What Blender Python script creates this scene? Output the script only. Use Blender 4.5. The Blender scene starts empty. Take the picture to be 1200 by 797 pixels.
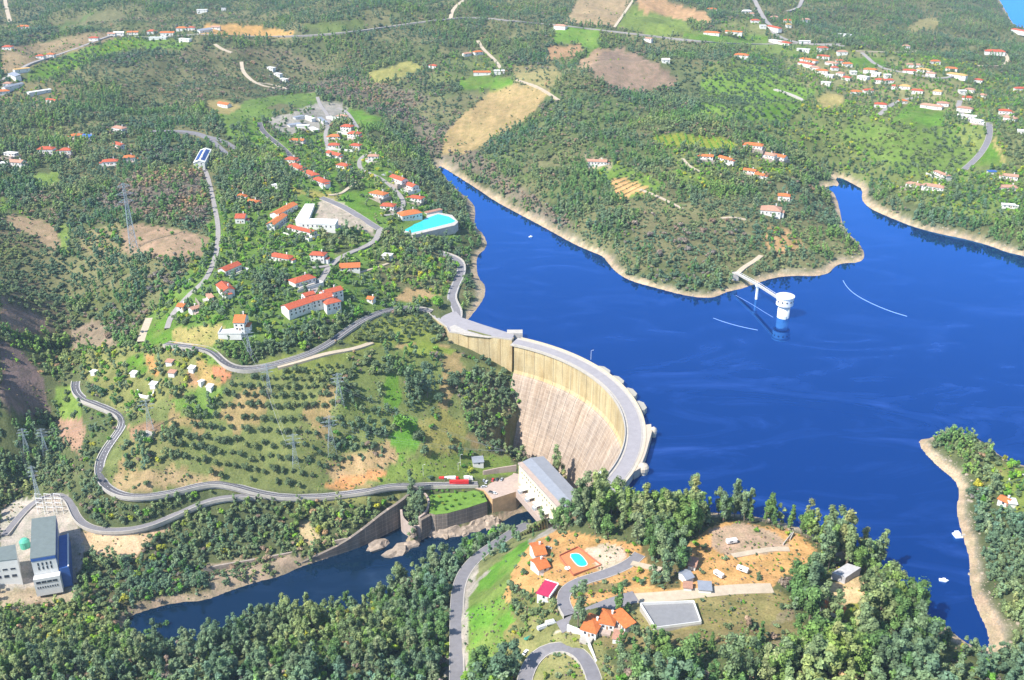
import bpy, bmesh, math, random
import numpy as np
from mathutils import Vector, Matrix
from mathutils.geometry import tessellate_polygon

# ---------------------------------------------------------------- camera, sky, sun, exposure
scene = bpy.context.scene
COL = scene.collection
PITCH = math.radians(25.0); FOC = 1198.0; CAMH = 360.0      # photograph is 1200 x 797
cam_data = bpy.data.cameras.new("camera"); cam = bpy.data.objects.new("camera", cam_data)
COL.objects.link(cam); scene.camera = cam
cam.location = (0, 0, CAMH); cam.rotation_euler = (math.radians(90) - PITCH, 0, 0)
cam_data.sensor_width = 36.0; cam_data.lens = 36.0 * FOC / 1200.0
cam_data.clip_start = 5.0; cam_data.clip_end = 60000.0

SUN_EL = math.radians(48.0)
SUN_AZ = math.radians(-124.0)        # compass style: 0 = +Y, positive to +X ; the sun stands at the left
world = bpy.data.worlds.new("World"); scene.world = world; world.use_nodes = True
wn = world.node_tree.nodes; wl = world.node_tree.links
bg = wn["Background"]; sky = wn.new("ShaderNodeTexSky"); sky.sky_type = 'NISHITA'; sky.sun_disc = False
sky.sun_elevation = SUN_EL; sky.sun_rotation = SUN_AZ; sky.altitude = 100
sky.air_density = 1.0; sky.dust_density = 0.3; sky.ozone_density = 2.0
wl.new(sky.outputs[0], bg.inputs[0]); bg.inputs[1].default_value = 0.15
sd = bpy.data.lights.new("sun", 'SUN'); sd.energy = 5.0; sd.angle = math.radians(0.5); sd.color = (1.0, 0.95, 0.86)
sun = bpy.data.objects.new("sun", sd); COL.objects.link(sun)
_s = Vector((math.sin(SUN_AZ) * math.cos(SUN_EL), math.cos(SUN_AZ) * math.cos(SUN_EL), math.sin(SUN_EL)))
sun.rotation_euler = (-_s).to_track_quat('-Z', 'Y').to_euler(); sun.location = (0, 0, 500)
scene.view_settings.view_transform = 'Standard'; scene.view_settings.look = 'None'
scene.view_settings.exposure = 0.78; scene.view_settings.gamma = 1.0
scene.view_settings.use_curve_mapping = False
scene.render.engine = 'CYCLES'
scene.cycles.max_bounces = 5; scene.cycles.diffuse_bounces = 2; scene.cycles.glossy_bounces = 2
scene.cycles.transmission_bounces = 2; scene.cycles.volume_bounces = 0; scene.cycles.transparent_max_bounces = 6
scene.cycles.use_denoising = True

# ---------------------------------------------------------------- mapping photograph pixel <-> place
SP, CP = math.sin(PITCH), math.cos(PITCH)
def proj(x, y, z):
    dz = z - CAMH; zc = y * CP - dz * SP; yc = y * SP + dz * CP
    return 600 + FOC * x / zc, 398.5 - FOC * yc / zc
def back(px, py, z=0.0):
    X = (np.asarray(px, float) - 600) / FOC; Y = -(np.asarray(py, float) - 398.5) / FOC
    t = (z - CAMH) / (-SP + Y * CP)
    return X * t, (CP + Y * SP) * t
def scale_at(x, y, z):                       # photograph pixels per metre
    return FOC / (y * CP - (z - CAMH) * SP)
def smooth(a, b, x):
    t = np.clip((x - a) / (b - a), 0, 1); return t * t * (3 - 2 * t)
def hash2(ix, iy, s):
    n = (ix.astype(np.int64) * 374761393 + iy.astype(np.int64) * 668265263 + s * 974711) & 0x7fffffff
    n = ((n ^ (n >> 13)) * 1274126177) & 0x7fffffff
    return ((n ^ (n >> 16)) & 0xffff) / 65535.0
def vnoise(x, y, s=0):
    x = np.asarray(x, float); y = np.asarray(y, float)
    ix = np.floor(x); iy = np.floor(y); fx = x - ix; fy = y - iy
    fx = fx * fx * (3 - 2 * fx); fy = fy * fy * (3 - 2 * fy)
    a = hash2(ix, iy, s); b = hash2(ix + 1, iy, s); c = hash2(ix, iy + 1, s); d = hash2(ix + 1, iy + 1, s)
    return (a + (b - a) * fx) * (1 - fy) + (c + (d - c) * fx) * fy
def fbm(x, y, s=0, o=4):
    r = 0; a = .5; t = 0
    for k in range(o):
        r = r + a * vnoise(x, y, s + k * 7); t += a; a *= .5; x = x * 2.03; y = y * 2.03
    return r / t
def inside(poly, x, y):
    x = np.asarray(x, float); y = np.asarray(y, float); P = np.asarray(poly, float)
    m = np.zeros(x.shape, bool); sel = (x >= P[:, 0].min()) & (x <= P[:, 0].max()) & (y >= P[:, 1].min()) & (y <= P[:, 1].max())
    xs, ys = x[sel], y[sel]; r = np.zeros(xs.shape, bool)
    for i in range(len(P)):
        x0, y0 = P[i - 1]; x1, y1 = P[i]
        if y0 == y1: continue
        r ^= ((y0 > ys) != (y1 > ys)) & (xs < (x1 - x0) * (ys - y0) / (y1 - y0) + x0)
    m[sel] = r; return m
def dist_poly(P, x, y, closed=True):
    P = np.asarray(P, float); d = np.full(np.shape(x), 1e18)
    for i in range(0 if closed else 1, len(P)):
        ax, ay = P[i - 1]; bx, by = P[i]; vx, vy = bx - ax, by - ay; L = vx * vx + vy * vy
        if L < 1e-9: continue
        t = np.clip(((x - ax) * vx + (y - ay) * vy) / L, 0, 1)
        d = np.minimum(d, (x - ax - t * vx) ** 2 + (y - ay - t * vy) ** 2)
    return np.sqrt(d)
def smooth_line(pts, n=2):
    P = [tuple(map(float, p)) for p in pts]
    for _ in range(n):
        Q = [P[0]]
        for a, b in zip(P[:-1], P[1:]):
            Q.append(tuple(.75 * u + .25 * v for u, v in zip(a, b))); Q.append(tuple(.25 * u + .75 * v for u, v in zip(a, b)))
        Q.append(P[-1]); P = Q
    return P
def smooth_ring(pts, n=2):
    P = [tuple(map(float, p)) for p in pts]
    for _ in range(n):
        Q = []
        for i in range(len(P)):
            a, b = P[i], P[(i + 1) % len(P)]
            Q.append((.75 * a[0] + .25 * b[0], .75 * a[1] + .25 * b[1])); Q.append((.25 * a[0] + .75 * b[0], .25 * a[1] + .75 * b[1]))
        P = Q
    return P

# ---------------------------------------------------------------- materials
def new_mat(name):
    m = bpy.data.materials.new(name); m.use_nodes = True
    nt = m.node_tree; b = nt.nodes["Principled BSDF"]; b.inputs["Specular IOR Level"].default_value = .25
    return m, nt, b
def N(nt, kind, **kw):
    n = nt.nodes.new(kind)
    for k, v in kw.items(): setattr(n, k, v)
    return n
def ramp(nt, stops):
    r = nt.nodes.new("ShaderNodeValToRGB"); e = r.color_ramp.elements
    while len(e) > 1: e.remove(e[0])
    e[0].position = stops[0][0]; e[0].color = (*stops[0][1], 1)
    for p, c in stops[1:]:
        q = e.new(p); q.color = (*c, 1)
    return r
def mix(nt, a, b, f, mode='MIX'):
    m = nt.nodes.new("ShaderNodeMix"); m.data_type = 'RGBA'; m.blend_type = mode
    for s, v in ((m.inputs[6], a), (m.inputs[7], b), (m.inputs[0], f)):
        if isinstance(v, bpy.types.NodeSocket): nt.links.new(v, s)
        elif isinstance(v, tuple): s.default_value = (*v, 1) if len(v) == 3 else v
        else: s.default_value = v
    return m.outputs[2]
def noise(nt, scale, detail=4, rough=.6, coord=None, dist=0):
    n = nt.nodes.new("ShaderNodeTexNoise"); n.inputs["Scale"].default_value = scale
    n.inputs["Detail"].default_value = detail; n.inputs["Roughness"].default_value = rough; n.inputs["Distortion"].default_value = dist
    if coord is not None: nt.links.new(coord, n.inputs["Vector"])
    return n.outputs["Fac"]
def geo_pos(nt): return nt.nodes.new("ShaderNodeNewGeometry").outputs["Position"]
def add_bump(nt, b, h, strength=.5, dist=.3):
    n = nt.nodes.new("ShaderNodeBump"); n.inputs["Strength"].default_value = strength; n.inputs["Distance"].default_value = dist
    nt.links.new(h, n.inputs["Height"]); nt.links.new(n.outputs[0], b.inputs["Normal"])
def worn(name, col, var=.25, scale=.6, rough=.85, bump=.3, spec=.25, metallic=0, fine=6.0):
    m, nt, b = new_mat(name); p = geo_pos(nt)
    n1 = noise(nt, scale, 5, .65, p); n2 = noise(nt, fine * scale, 3, .6, p)
    dk = tuple(c * (1 - var) for c in col); lt = tuple(min(1, c * (1 + var)) for c in col)
    r = ramp(nt, [(.32, dk), (.68, lt)]); nt.links.new(n1, r.inputs[0])
    c = mix(nt, r.outputs[0], dk, n2); mm = mix(nt, r.outputs[0], c, .45)
    nt.links.new(mm, b.inputs["Base Color"]); b.inputs["Roughness"].default_value = rough
    b.inputs["Specular IOR Level"].default_value = spec; b.inputs["Metallic"].default_value = metallic
    if bump: add_bump(nt, b, n2, bump, .1)
    return m

def link(o, parent=None):
    COL.objects.link(o)
    if parent is not None: o.parent = parent
    return o
def tag(o, label=None, cat=None, group=None, kind=None):
    if label: o["label"] = label
    if cat: o["category"] = cat
    if group: o["group"] = group
    if kind: o["kind"] = kind
    return o
def thing(name, label, cat, loc=(0, 0, 0), rz=0, group=None):
    o = bpy.data.objects.new(name, None); o.location = loc; o.rotation_euler = (0, 0, rz); o.empty_display_size = 1
    COL.objects.link(o); return tag(o, label, cat, group)
def mesh_from(name, verts, faces, mats=None, smooth_shade=False, mi=None):
    me = bpy.data.meshes.new(name); me.from_pydata([tuple(v) for v in verts], [], [tuple(f) for f in faces])
    for m in (mats or []): me.materials.append(m)
    if mi is not None: me.polygons.foreach_set("material_index", mi)
    if smooth_shade: me.polygons.foreach_set("use_smooth", [True] * len(me.polygons))
    me.update(); return me
class MB:                                    # collects simple shapes, then becomes one mesh
    def __init__(s): s.v = []; s.f = []; s.m = []
    def add(s, v, f, m=0):
        o = len(s.v); s.v += [tuple(p) for p in v]; s.f += [tuple(i + o for i in q) for q in f]; s.m += [m] * len(f)
    def box(s, x0, x1, y0, y1, z0, z1, m=0):
        s.add([(x0, y0, z0), (x1, y0, z0), (x1, y1, z0), (x0, y1, z0), (x0, y0, z1), (x1, y0, z1), (x1, y1, z1), (x0, y1, z1)],
              [(0, 3, 2, 1), (4, 5, 6, 7), (0, 1, 5, 4), (1, 2, 6, 5), (2, 3, 7, 6), (3, 0, 4, 7)], m)
    def prism(s, ring, z0, z1, m=0):
        if sum(ring[i - 1][0] * ring[i][1] - ring[i][0] * ring[i - 1][1] for i in range(len(ring))) < 0: ring = ring[::-1]
        n = len(ring); za = z0 if hasattr(z0, '__len__') else [z0] * n; zb = z1 if hasattr(z1, '__len__') else [z1] * n
        v = [(p[0], p[1], za[i]) for i, p in enumerate(ring)] + [(p[0], p[1], zb[i]) for i, p in enumerate(ring)]
        f = [(i, (i + 1) % n, n + (i + 1) % n, n + i) for i in range(n)]
        if n <= 4: f += [tuple(range(n))[::-1], tuple(range(n, 2 * n))]
        else:
            tr = tessellate_polygon([[Vector((p[0], p[1], 0)) for p in ring]])
            f += [(n + a, n + b, n + c) for a, b, c in tr] + [(c, b, a) for a, b, c in tr]
        s.add(v, f, m)
    def cyl(s, c, r0, r1, z0, z1, n=12, m=0, cap=True):
        v = [(c[0] + r0 * math.cos(2 * math.pi * i / n), c[1] + r0 * math.sin(2 * math.pi * i / n), z0) for i in range(n)]
        v += [(c[0] + r1 * math.cos(2 * math.pi * i / n), c[1] + r1 * math.sin(2 * math.pi * i / n), z1) for i in range(n)]
        f = [(i, (i + 1) % n, n + (i + 1) % n, n + i) for i in range(n)]
        if cap: f += [tuple(range(n))[::-1], tuple(range(n, 2 * n))]
        s.add(v, f, m)
    def bar(s, a, b, r, m=0, n=4, r1=None):
        a = Vector(a); b = Vector(b); d = (b - a)
        if d.length < 1e-6: return
        d.normalize(); u = d.orthogonal().normalized(); w = d.cross(u); r1 = r if r1 is None else r1
        v = [a + (u * math.cos(2 * math.pi * i / n) + w * math.sin(2 * math.pi * i / n)) * r for i in range(n)]
        v += [b + (u * math.cos(2 * math.pi * i / n) + w * math.sin(2 * math.pi * i / n)) * r1 for i in range(n)]
        s.add(v, [(i, (i + 1) % n, n + (i + 1) % n, n + i) for i in range(n)] + [tuple(range(n))[::-1], tuple(range(n, 2 * n))], m)
    def build(s, name, mats, parent=None, smooth_shade=False):
        if not isinstance(mats, (list, tuple)): mats = [mats]
        me = mesh_from(name, s.v, s.f, mats, smooth_shade, s.m)
        bm = bmesh.new(); bm.from_mesh(me); bmesh.ops.recalc_face_normals(bm, faces=bm.faces); bm.to_mesh(me); bm.free()
        return link(bpy.data.objects.new(name, me), parent)

# ---------------------------------------------------------------- the dam's plan, the shores, the relief
CX, CY = -63.0, 624.8; R_UP, R_DN = 156.0, 142.0; CREST = 6.0; TAIL = -84.0
AZ0, AZ1 = math.radians(27), math.radians(127)
def dam_pt(az, r): return CX + r * math.sin(az), CY + r * math.cos(az)
dam_edge = [proj(*dam_pt(a, 149), 0) for a in np.linspace(AZ1, AZ0, 24)]
LAKE = [(512, 192), (530, 203), (560, 222), (580, 236), (610, 252), (640, 268), (670, 285), (690, 294), (706, 300), (712, 308), (722, 320),
        (740, 330), (770, 338), (800, 346), (820, 349), (838, 349), (852, 342), (868, 339), (885, 333), (905, 326), (930, 323), (955, 324),
        (972, 321), (978, 312), (990, 308), (1008, 308), (1015, 300), (1008, 286), (990, 270), (985, 250), (982, 235), (975, 222),
        (960, 224), (972, 217), (986, 219), (978, 208), (985, 208), (1000, 216), (1011, 222), (1009, 234), (1018, 244), (1040, 254), (1070, 266),
        (1100, 274), (1130, 280), (1160, 288), (1180, 296), (1200, 300), (1300, 335), (1500, 400), (1900, 520), (1500, 560), (1300, 560), (1230, 548),
        (1192, 545), (1172, 534), (1150, 516), (1135, 508), (1110, 503), (1092, 513), (1075, 515), (1080, 528), (1100, 548), (1118, 562), (1124, 575), (1120, 600),
        (1128, 630), (1136, 655), (1136, 690), (1145, 715), (1158, 742), (1158, 765), (1130, 752), (1110, 735), (1080, 715), (1050, 700),
        (1040, 680), (1025, 655), (1000, 645), (965, 630), (930, 615), (890, 605), (840, 600), (790, 600), (760, 600), (745, 598)] + dam_edge + [
        (602, 396), (566, 386), (541, 381), (537, 380), (546, 378), (556, 366), (568, 350), (570, 335), (560, 325), (558, 300), (572, 290), (568, 275), (556, 265), (558, 245), (552, 235), (535, 222), (517, 203)]
LAKE2 = [(1168, -6), (1176, 8), (1186, 26), (1196, 38), (1215, 46), (1400, 60), (1700, 20), (1700, -60), (1300, -60), (1190, -30)]
RIVER = [(655, 606), (625, 598), (603, 602), (590, 611), (572, 616), (556, 621), (545, 625), (520, 630), (503, 627), (497, 627), (489, 641), (474, 636), (481, 624), (468, 614), (450, 626),
         (425, 639), (400, 648), (375, 657), (352, 664), (330, 675), (300, 682), (270, 692), (240, 704), (205, 706), (175, 714), (152, 722), (143, 733), (146, 748),
         (165, 760), (200, 760), (240, 756), (290, 744), (340, 727), (400, 716), (450, 708), (480, 684), (510, 668), (540, 656), (565, 646), (600, 630), (640, 620)]
def to_world(ring, z=0.0): return [tuple(float(q) for q in back(px, py, z)) for px, py in ring]
LAKE_W = to_world(smooth_ring(LAKE, 1)); LAKE2_W = to_world(smooth_ring(LAKE2, 1)); RIVER_W = to_world(smooth_ring(RIVER, 1), TAIL)

CTRL = [(0,0,60),(150,10,70),(300,10,75),(450,10,80),(600,10,90),(750,0,100),(900,0,80),(1050,0,50),(1130,10,25),(-200,20,60),(-200,200,50),(-200,400,40),
 (100,60,75),(200,45,82),(300,42,80),(400,42,82),(550,22,92),(640,28,88),(800,48,75),(900,55,60),(20,90,62),
 (300,80,45),(420,110,25),(480,140,14),(230,90,50),(150,100,48),(60,115,52),(500,165,8),
 (350,140,40),(420,160,38),(450,200,30),(480,240,22),(520,260,15),(330,200,45),(300,250,40),(370,260,38),(440,280,28),(350,310,34),
 (380,350,28),(450,330,18),(540,300,10),(520,350,9),(290,300,35),(270,380,28),(230,410,18),(300,425,8),(400,390,12),(460,362,10),(500,362,7),(560,330,6),(545,365,5),
 (240,180,45),(200,200,40),(100,170,50),(50,180,50),(0,200,45),(150,280,30),(75,350,0),(75,420,-20),(60,500,-45),(40,560,-66),(0,600,-70),
 (20,450,-10),(0,350,30),(0,450,5),(0,520,-40),(110,400,-2),(150,400,6),(200,300,35),(170,400,12),(100,465,-15),(140,500,-25),(115,550,-40),
 (170,555,-38),(130,585,-57),(200,570,-48),(270,572,-52),(330,583,-60),(400,580,-62),(500,570,-65),(570,572,-66),(600,560,-66),(620,600,-70),
 (250,500,-22),(300,480,-12),(350,500,-22),(300,540,-42),(400,540,-48),(400,470,-6),(450,430,0),(450,500,-28),(500,525,-44),(550,430,-12),
 (560,480,-32),(560,535,-58),(600,441,-26),(608,490,-50),(612,530,-66),(520,400,-3),(505,378,3),(440,395,6),(350,440,2),
 (450,588,-63),(425,606,-67),(400,624,-71),(375,640,-76),(200,620,-72),(120,640,-73),(70,640,-74),(60,690,-82),(300,620,-74),(250,650,-82),(400,620,-70),(350,640,-80),(20,680,-76),(-100,640,-60),
 (0,720,-82),(100,750,-76),(0,797,-60),(150,780,-62),(250,770,-62),(250,797,-50),(350,750,-65),(400,725,-76),(400,797,-45),(480,710,-68),
 (480,760,-48),(530,797,-42),(535,700,-48),(540,670,-52),(575,642,-54),(605,625,-56),(640,606,-60),(565,700,-34),(590,680,-12),(620,640,-10),(590,740,-18),
 (570,797,-28),(640,700,0),(700,680,2),(680,640,-2),(760,640,4),(700,740,3),(640,797,-3),(760,797,6),(850,660,8),(950,640,6),(980,700,8),(850,740,9),
 (900,797,10),(1000,797,9),(1050,740,7),(1100,797,8),(1000,640,4),(660,612,-20),(740,588,5),(725,575,5),(800,590,3),(900,590,3),(700,610,0),(660,640,-6),
 (-100,850,-50),(300,900,-30),(600,900,-5),(900,900,10),(1200,900,12),(1400,797,15),
 (1150,560,12),(1200,520,8),(1130,515,6),(1170,650,14),(1200,700,16),(1200,797,16),(1190,600,16),(1400,650,20),
 (560,180,12),(620,200,26),(700,250,22),(760,300,14),(800,280,20),(850,300,14),(900,270,16),(960,280,8),(750,180,44),(850,150,45),(650,130,50),
 (560,130,34),(600,100,60),(700,90,66),(800,110,55),(900,110,45),(1000,130,40),(850,220,30),(900,200,26),(930,200,18),(540,170,10),
 (1000,60,50),(1100,60,40),(1100,130,38),(1050,180,28),(1150,200,24),(1100,230,14),(1200,230,20),(1200,130,40),(1020,215,9),(1000,190,12),
 (1180,60,12),(1400,150,40),(1400,260,20),(600,-60,110),(200,-60,100),(1000,-60,70),(1400,-60,40),(-300,-60,90),(600,-120,140),(-300,-120,120),(1500,-120,120)]
_c = np.array(CTRL, float); _cx, _cy = back(_c[:, 0], _c[:, 1], _c[:, 2])
_n = len(_c); _D = np.hypot(_cx[:, None] - _cx, _cy[:, None] - _cy)
_A = np.zeros((_n + 3, _n + 3)); _A[:_n, :_n] = _D - 2.0 * np.eye(_n); _A[:_n, _n] = 1; _A[:_n, _n + 1] = _cx / 1000; _A[:_n, _n + 2] = _cy / 1000; _A[_n:, :_n] = _A[:_n, _n:].T
_w = np.linalg.solve(_A, np.r_[_c[:, 2], 0, 0, 0])
def relief(x, y):
    r = _w[_n] + _w[_n + 1] * x / 1000 + _w[_n + 2] * y / 1000
    for i in range(_n): r = r + _w[i] * np.hypot(x - _cx[i], y - _cy[i])
    return r
GU = np.arange(-420, 1621, 3.0)
GV = np.r_[[-151, -146, -140, -133, -125, -116, -107, -98, -90, -82, -75, -68, -62, -56, -50, -45, -40, -36], np.arange(-32, 900, 2.5), np.arange(900, 1300, 8)]
UU, VV = np.meshgrid(GU, GV); GX, GY = back(UU, VV, 0.0)
Z = relief(GX, GY)
far = smooth(900, 2500, GY)
Z = Z + (fbm(GX / 90, GY / 90, 3) - .5) * (5 + 14 * far) + (fbm(GX / 20, GY / 20, 5) - .5) * 2.0 + (fbm(GX / 350, GY / 350, 9) - .5) * 40 * far
far2 = smooth(760, 1400, GY); Z = Z + (1 - np.abs(fbm(GX / 230 + 3, GY / 300, 71, 3) * 2 - 1) * 2) * 16 * far2 + (fbm(GX / 130, GY / 160, 72, 3) - .5) * 34 * far2
lef = smooth(-170, -330, GX) * smooth(500, 620, GY) * (1 - far2); Z = Z + (fbm(GX / 110, GY / 110, 73, 3) - .5) * 30 * lef
Z = np.clip(Z, TAIL + 1.5, 210)
R_ = np.hypot(GX - CX, GY - CY); AZ_ = np.arctan2(GX - CX, GY - CY)
wing_dn = to_world([(480, 372), (503, 369), (524, 388), (602, 402), (640, 470), (560, 470), (480, 440)], 0)
DOWN = ((R_ < 150) & (AZ_ > AZ0 - .9) & (AZ_ < AZ1 + .35)) | inside(wing_dn, GX, GY)
def shore(Z, ring, level, slope, top, width, keep=None):
    d = dist_poly(ring, GX, GY); ins = inside(ring, GX, GY)
    t = smooth(0, 1, d / width)
    Zo = (1 - t) * (level + np.minimum(slope * d, top)) + t * Z
    Zi = level - np.minimum(.35 * d + .3, 8)
    out = np.where(ins, Zi, Zo)
    if keep is not None: out = np.where(keep, Z, out)
    return out, np.where(ins, -d, d)
Z, DL = shore(Z, LAKE_W, 0.0, .33, 7.0, 60.0, DOWN)
Z, DL2 = shore(Z, LAKE2_W, 0.0, .33, 7.0, 120.0)
Z, DR = shore(Z, RIVER_W, TAIL, .9, 8.0, 22.0, (R_ > 150) & (GX > -20) & (GY > 560))
# under the dam's face the rock lies below the concrete
_face = np.where(R_ > 141, -24.0, -90 + (R_ - 111) * 70 / 31.0 - 3.5); _lim = np.where(R_ < 111, -72 + (111 - R_) * .25, _face)
_m = (AZ_ > AZ0 + .10) & (AZ_ < AZ1 + .12) & (R_ < 152) & (R_ > 92)
Z = np.where(_m, np.minimum(Z, _lim), Z)
DLK = np.minimum(DL, DL2)
def h_at(x, y):
    u, v = proj(np.asarray(x, float), np.asarray(y, float), 0.0)
    fu = np.clip((u - GU[0]) / 3.0, 0, len(GU) - 1.001); fv = np.clip(np.interp(v, GV, np.arange(len(GV))), 0, len(GV) - 1.001)
    i = fu.astype(int); j = fv.astype(int); a = fu - i; b = fv - j
    return (Z[j, i] * (1 - a) + Z[j, i + 1] * a) * (1 - b) + (Z[j + 1, i] * (1 - a) + Z[j + 1, i + 1] * a) * b
def ground(px, py, up=0.0):
    """the place on the ground that the photograph shows at a pixel (up: height of the seen point above ground)"""
    px = np.atleast_1d(np.asarray(px, float)); py = np.atleast_1d(np.asarray(py, float))
    zs = np.linspace(170, -92, 200); hit = np.full(px.shape, -92.0); done = np.zeros(px.shape, bool); last = zs[0]
    for z in zs:
        x, y = back(px, py, z); h = h_at(x, y) + up
        new = (~done) & (h >= z)
        hit[new] = z; done |= new
    lo = hit.copy(); hi = hit + (zs[0] - zs[1])
    for _ in range(9):
        m = (lo + hi) / 2; x, y = back(px, py, m); below = h_at(x, y) + up >= m
        lo = np.where(below, m, lo); hi = np.where(below, hi, m)
    x, y = back(px, py, lo); return x, y, lo - up
def gp(px, py, up=0.0):
    x, y, z = ground(px, py, up); return Vector((float(x[0]), float(y[0]), float(z[0])))
# ---------------------------------------------------------------- land cover (true colours of soil, grass and litter)
WOODS = (.105, .125, .055); SCRUB = (.125, .130, .062); GRASS = (.115, .235, .030); MEADOW = (.19, .235, .055); DRY = (.300, .255, .110)
CUT = (.285, .205, .150); EARTH = (.52, .30, .125); PINKE = (.40, .29, .21); RED = (.42, .17, .08); BURNT = (.13, .095, .095); BEACH = (.47, .36, .25)
DIRT = (.62, .51, .38); PAVE = (.42, .39, .37); ROCK = (.33, .26, .19); OLIVE_G = (.165, .195, .070)
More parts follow.
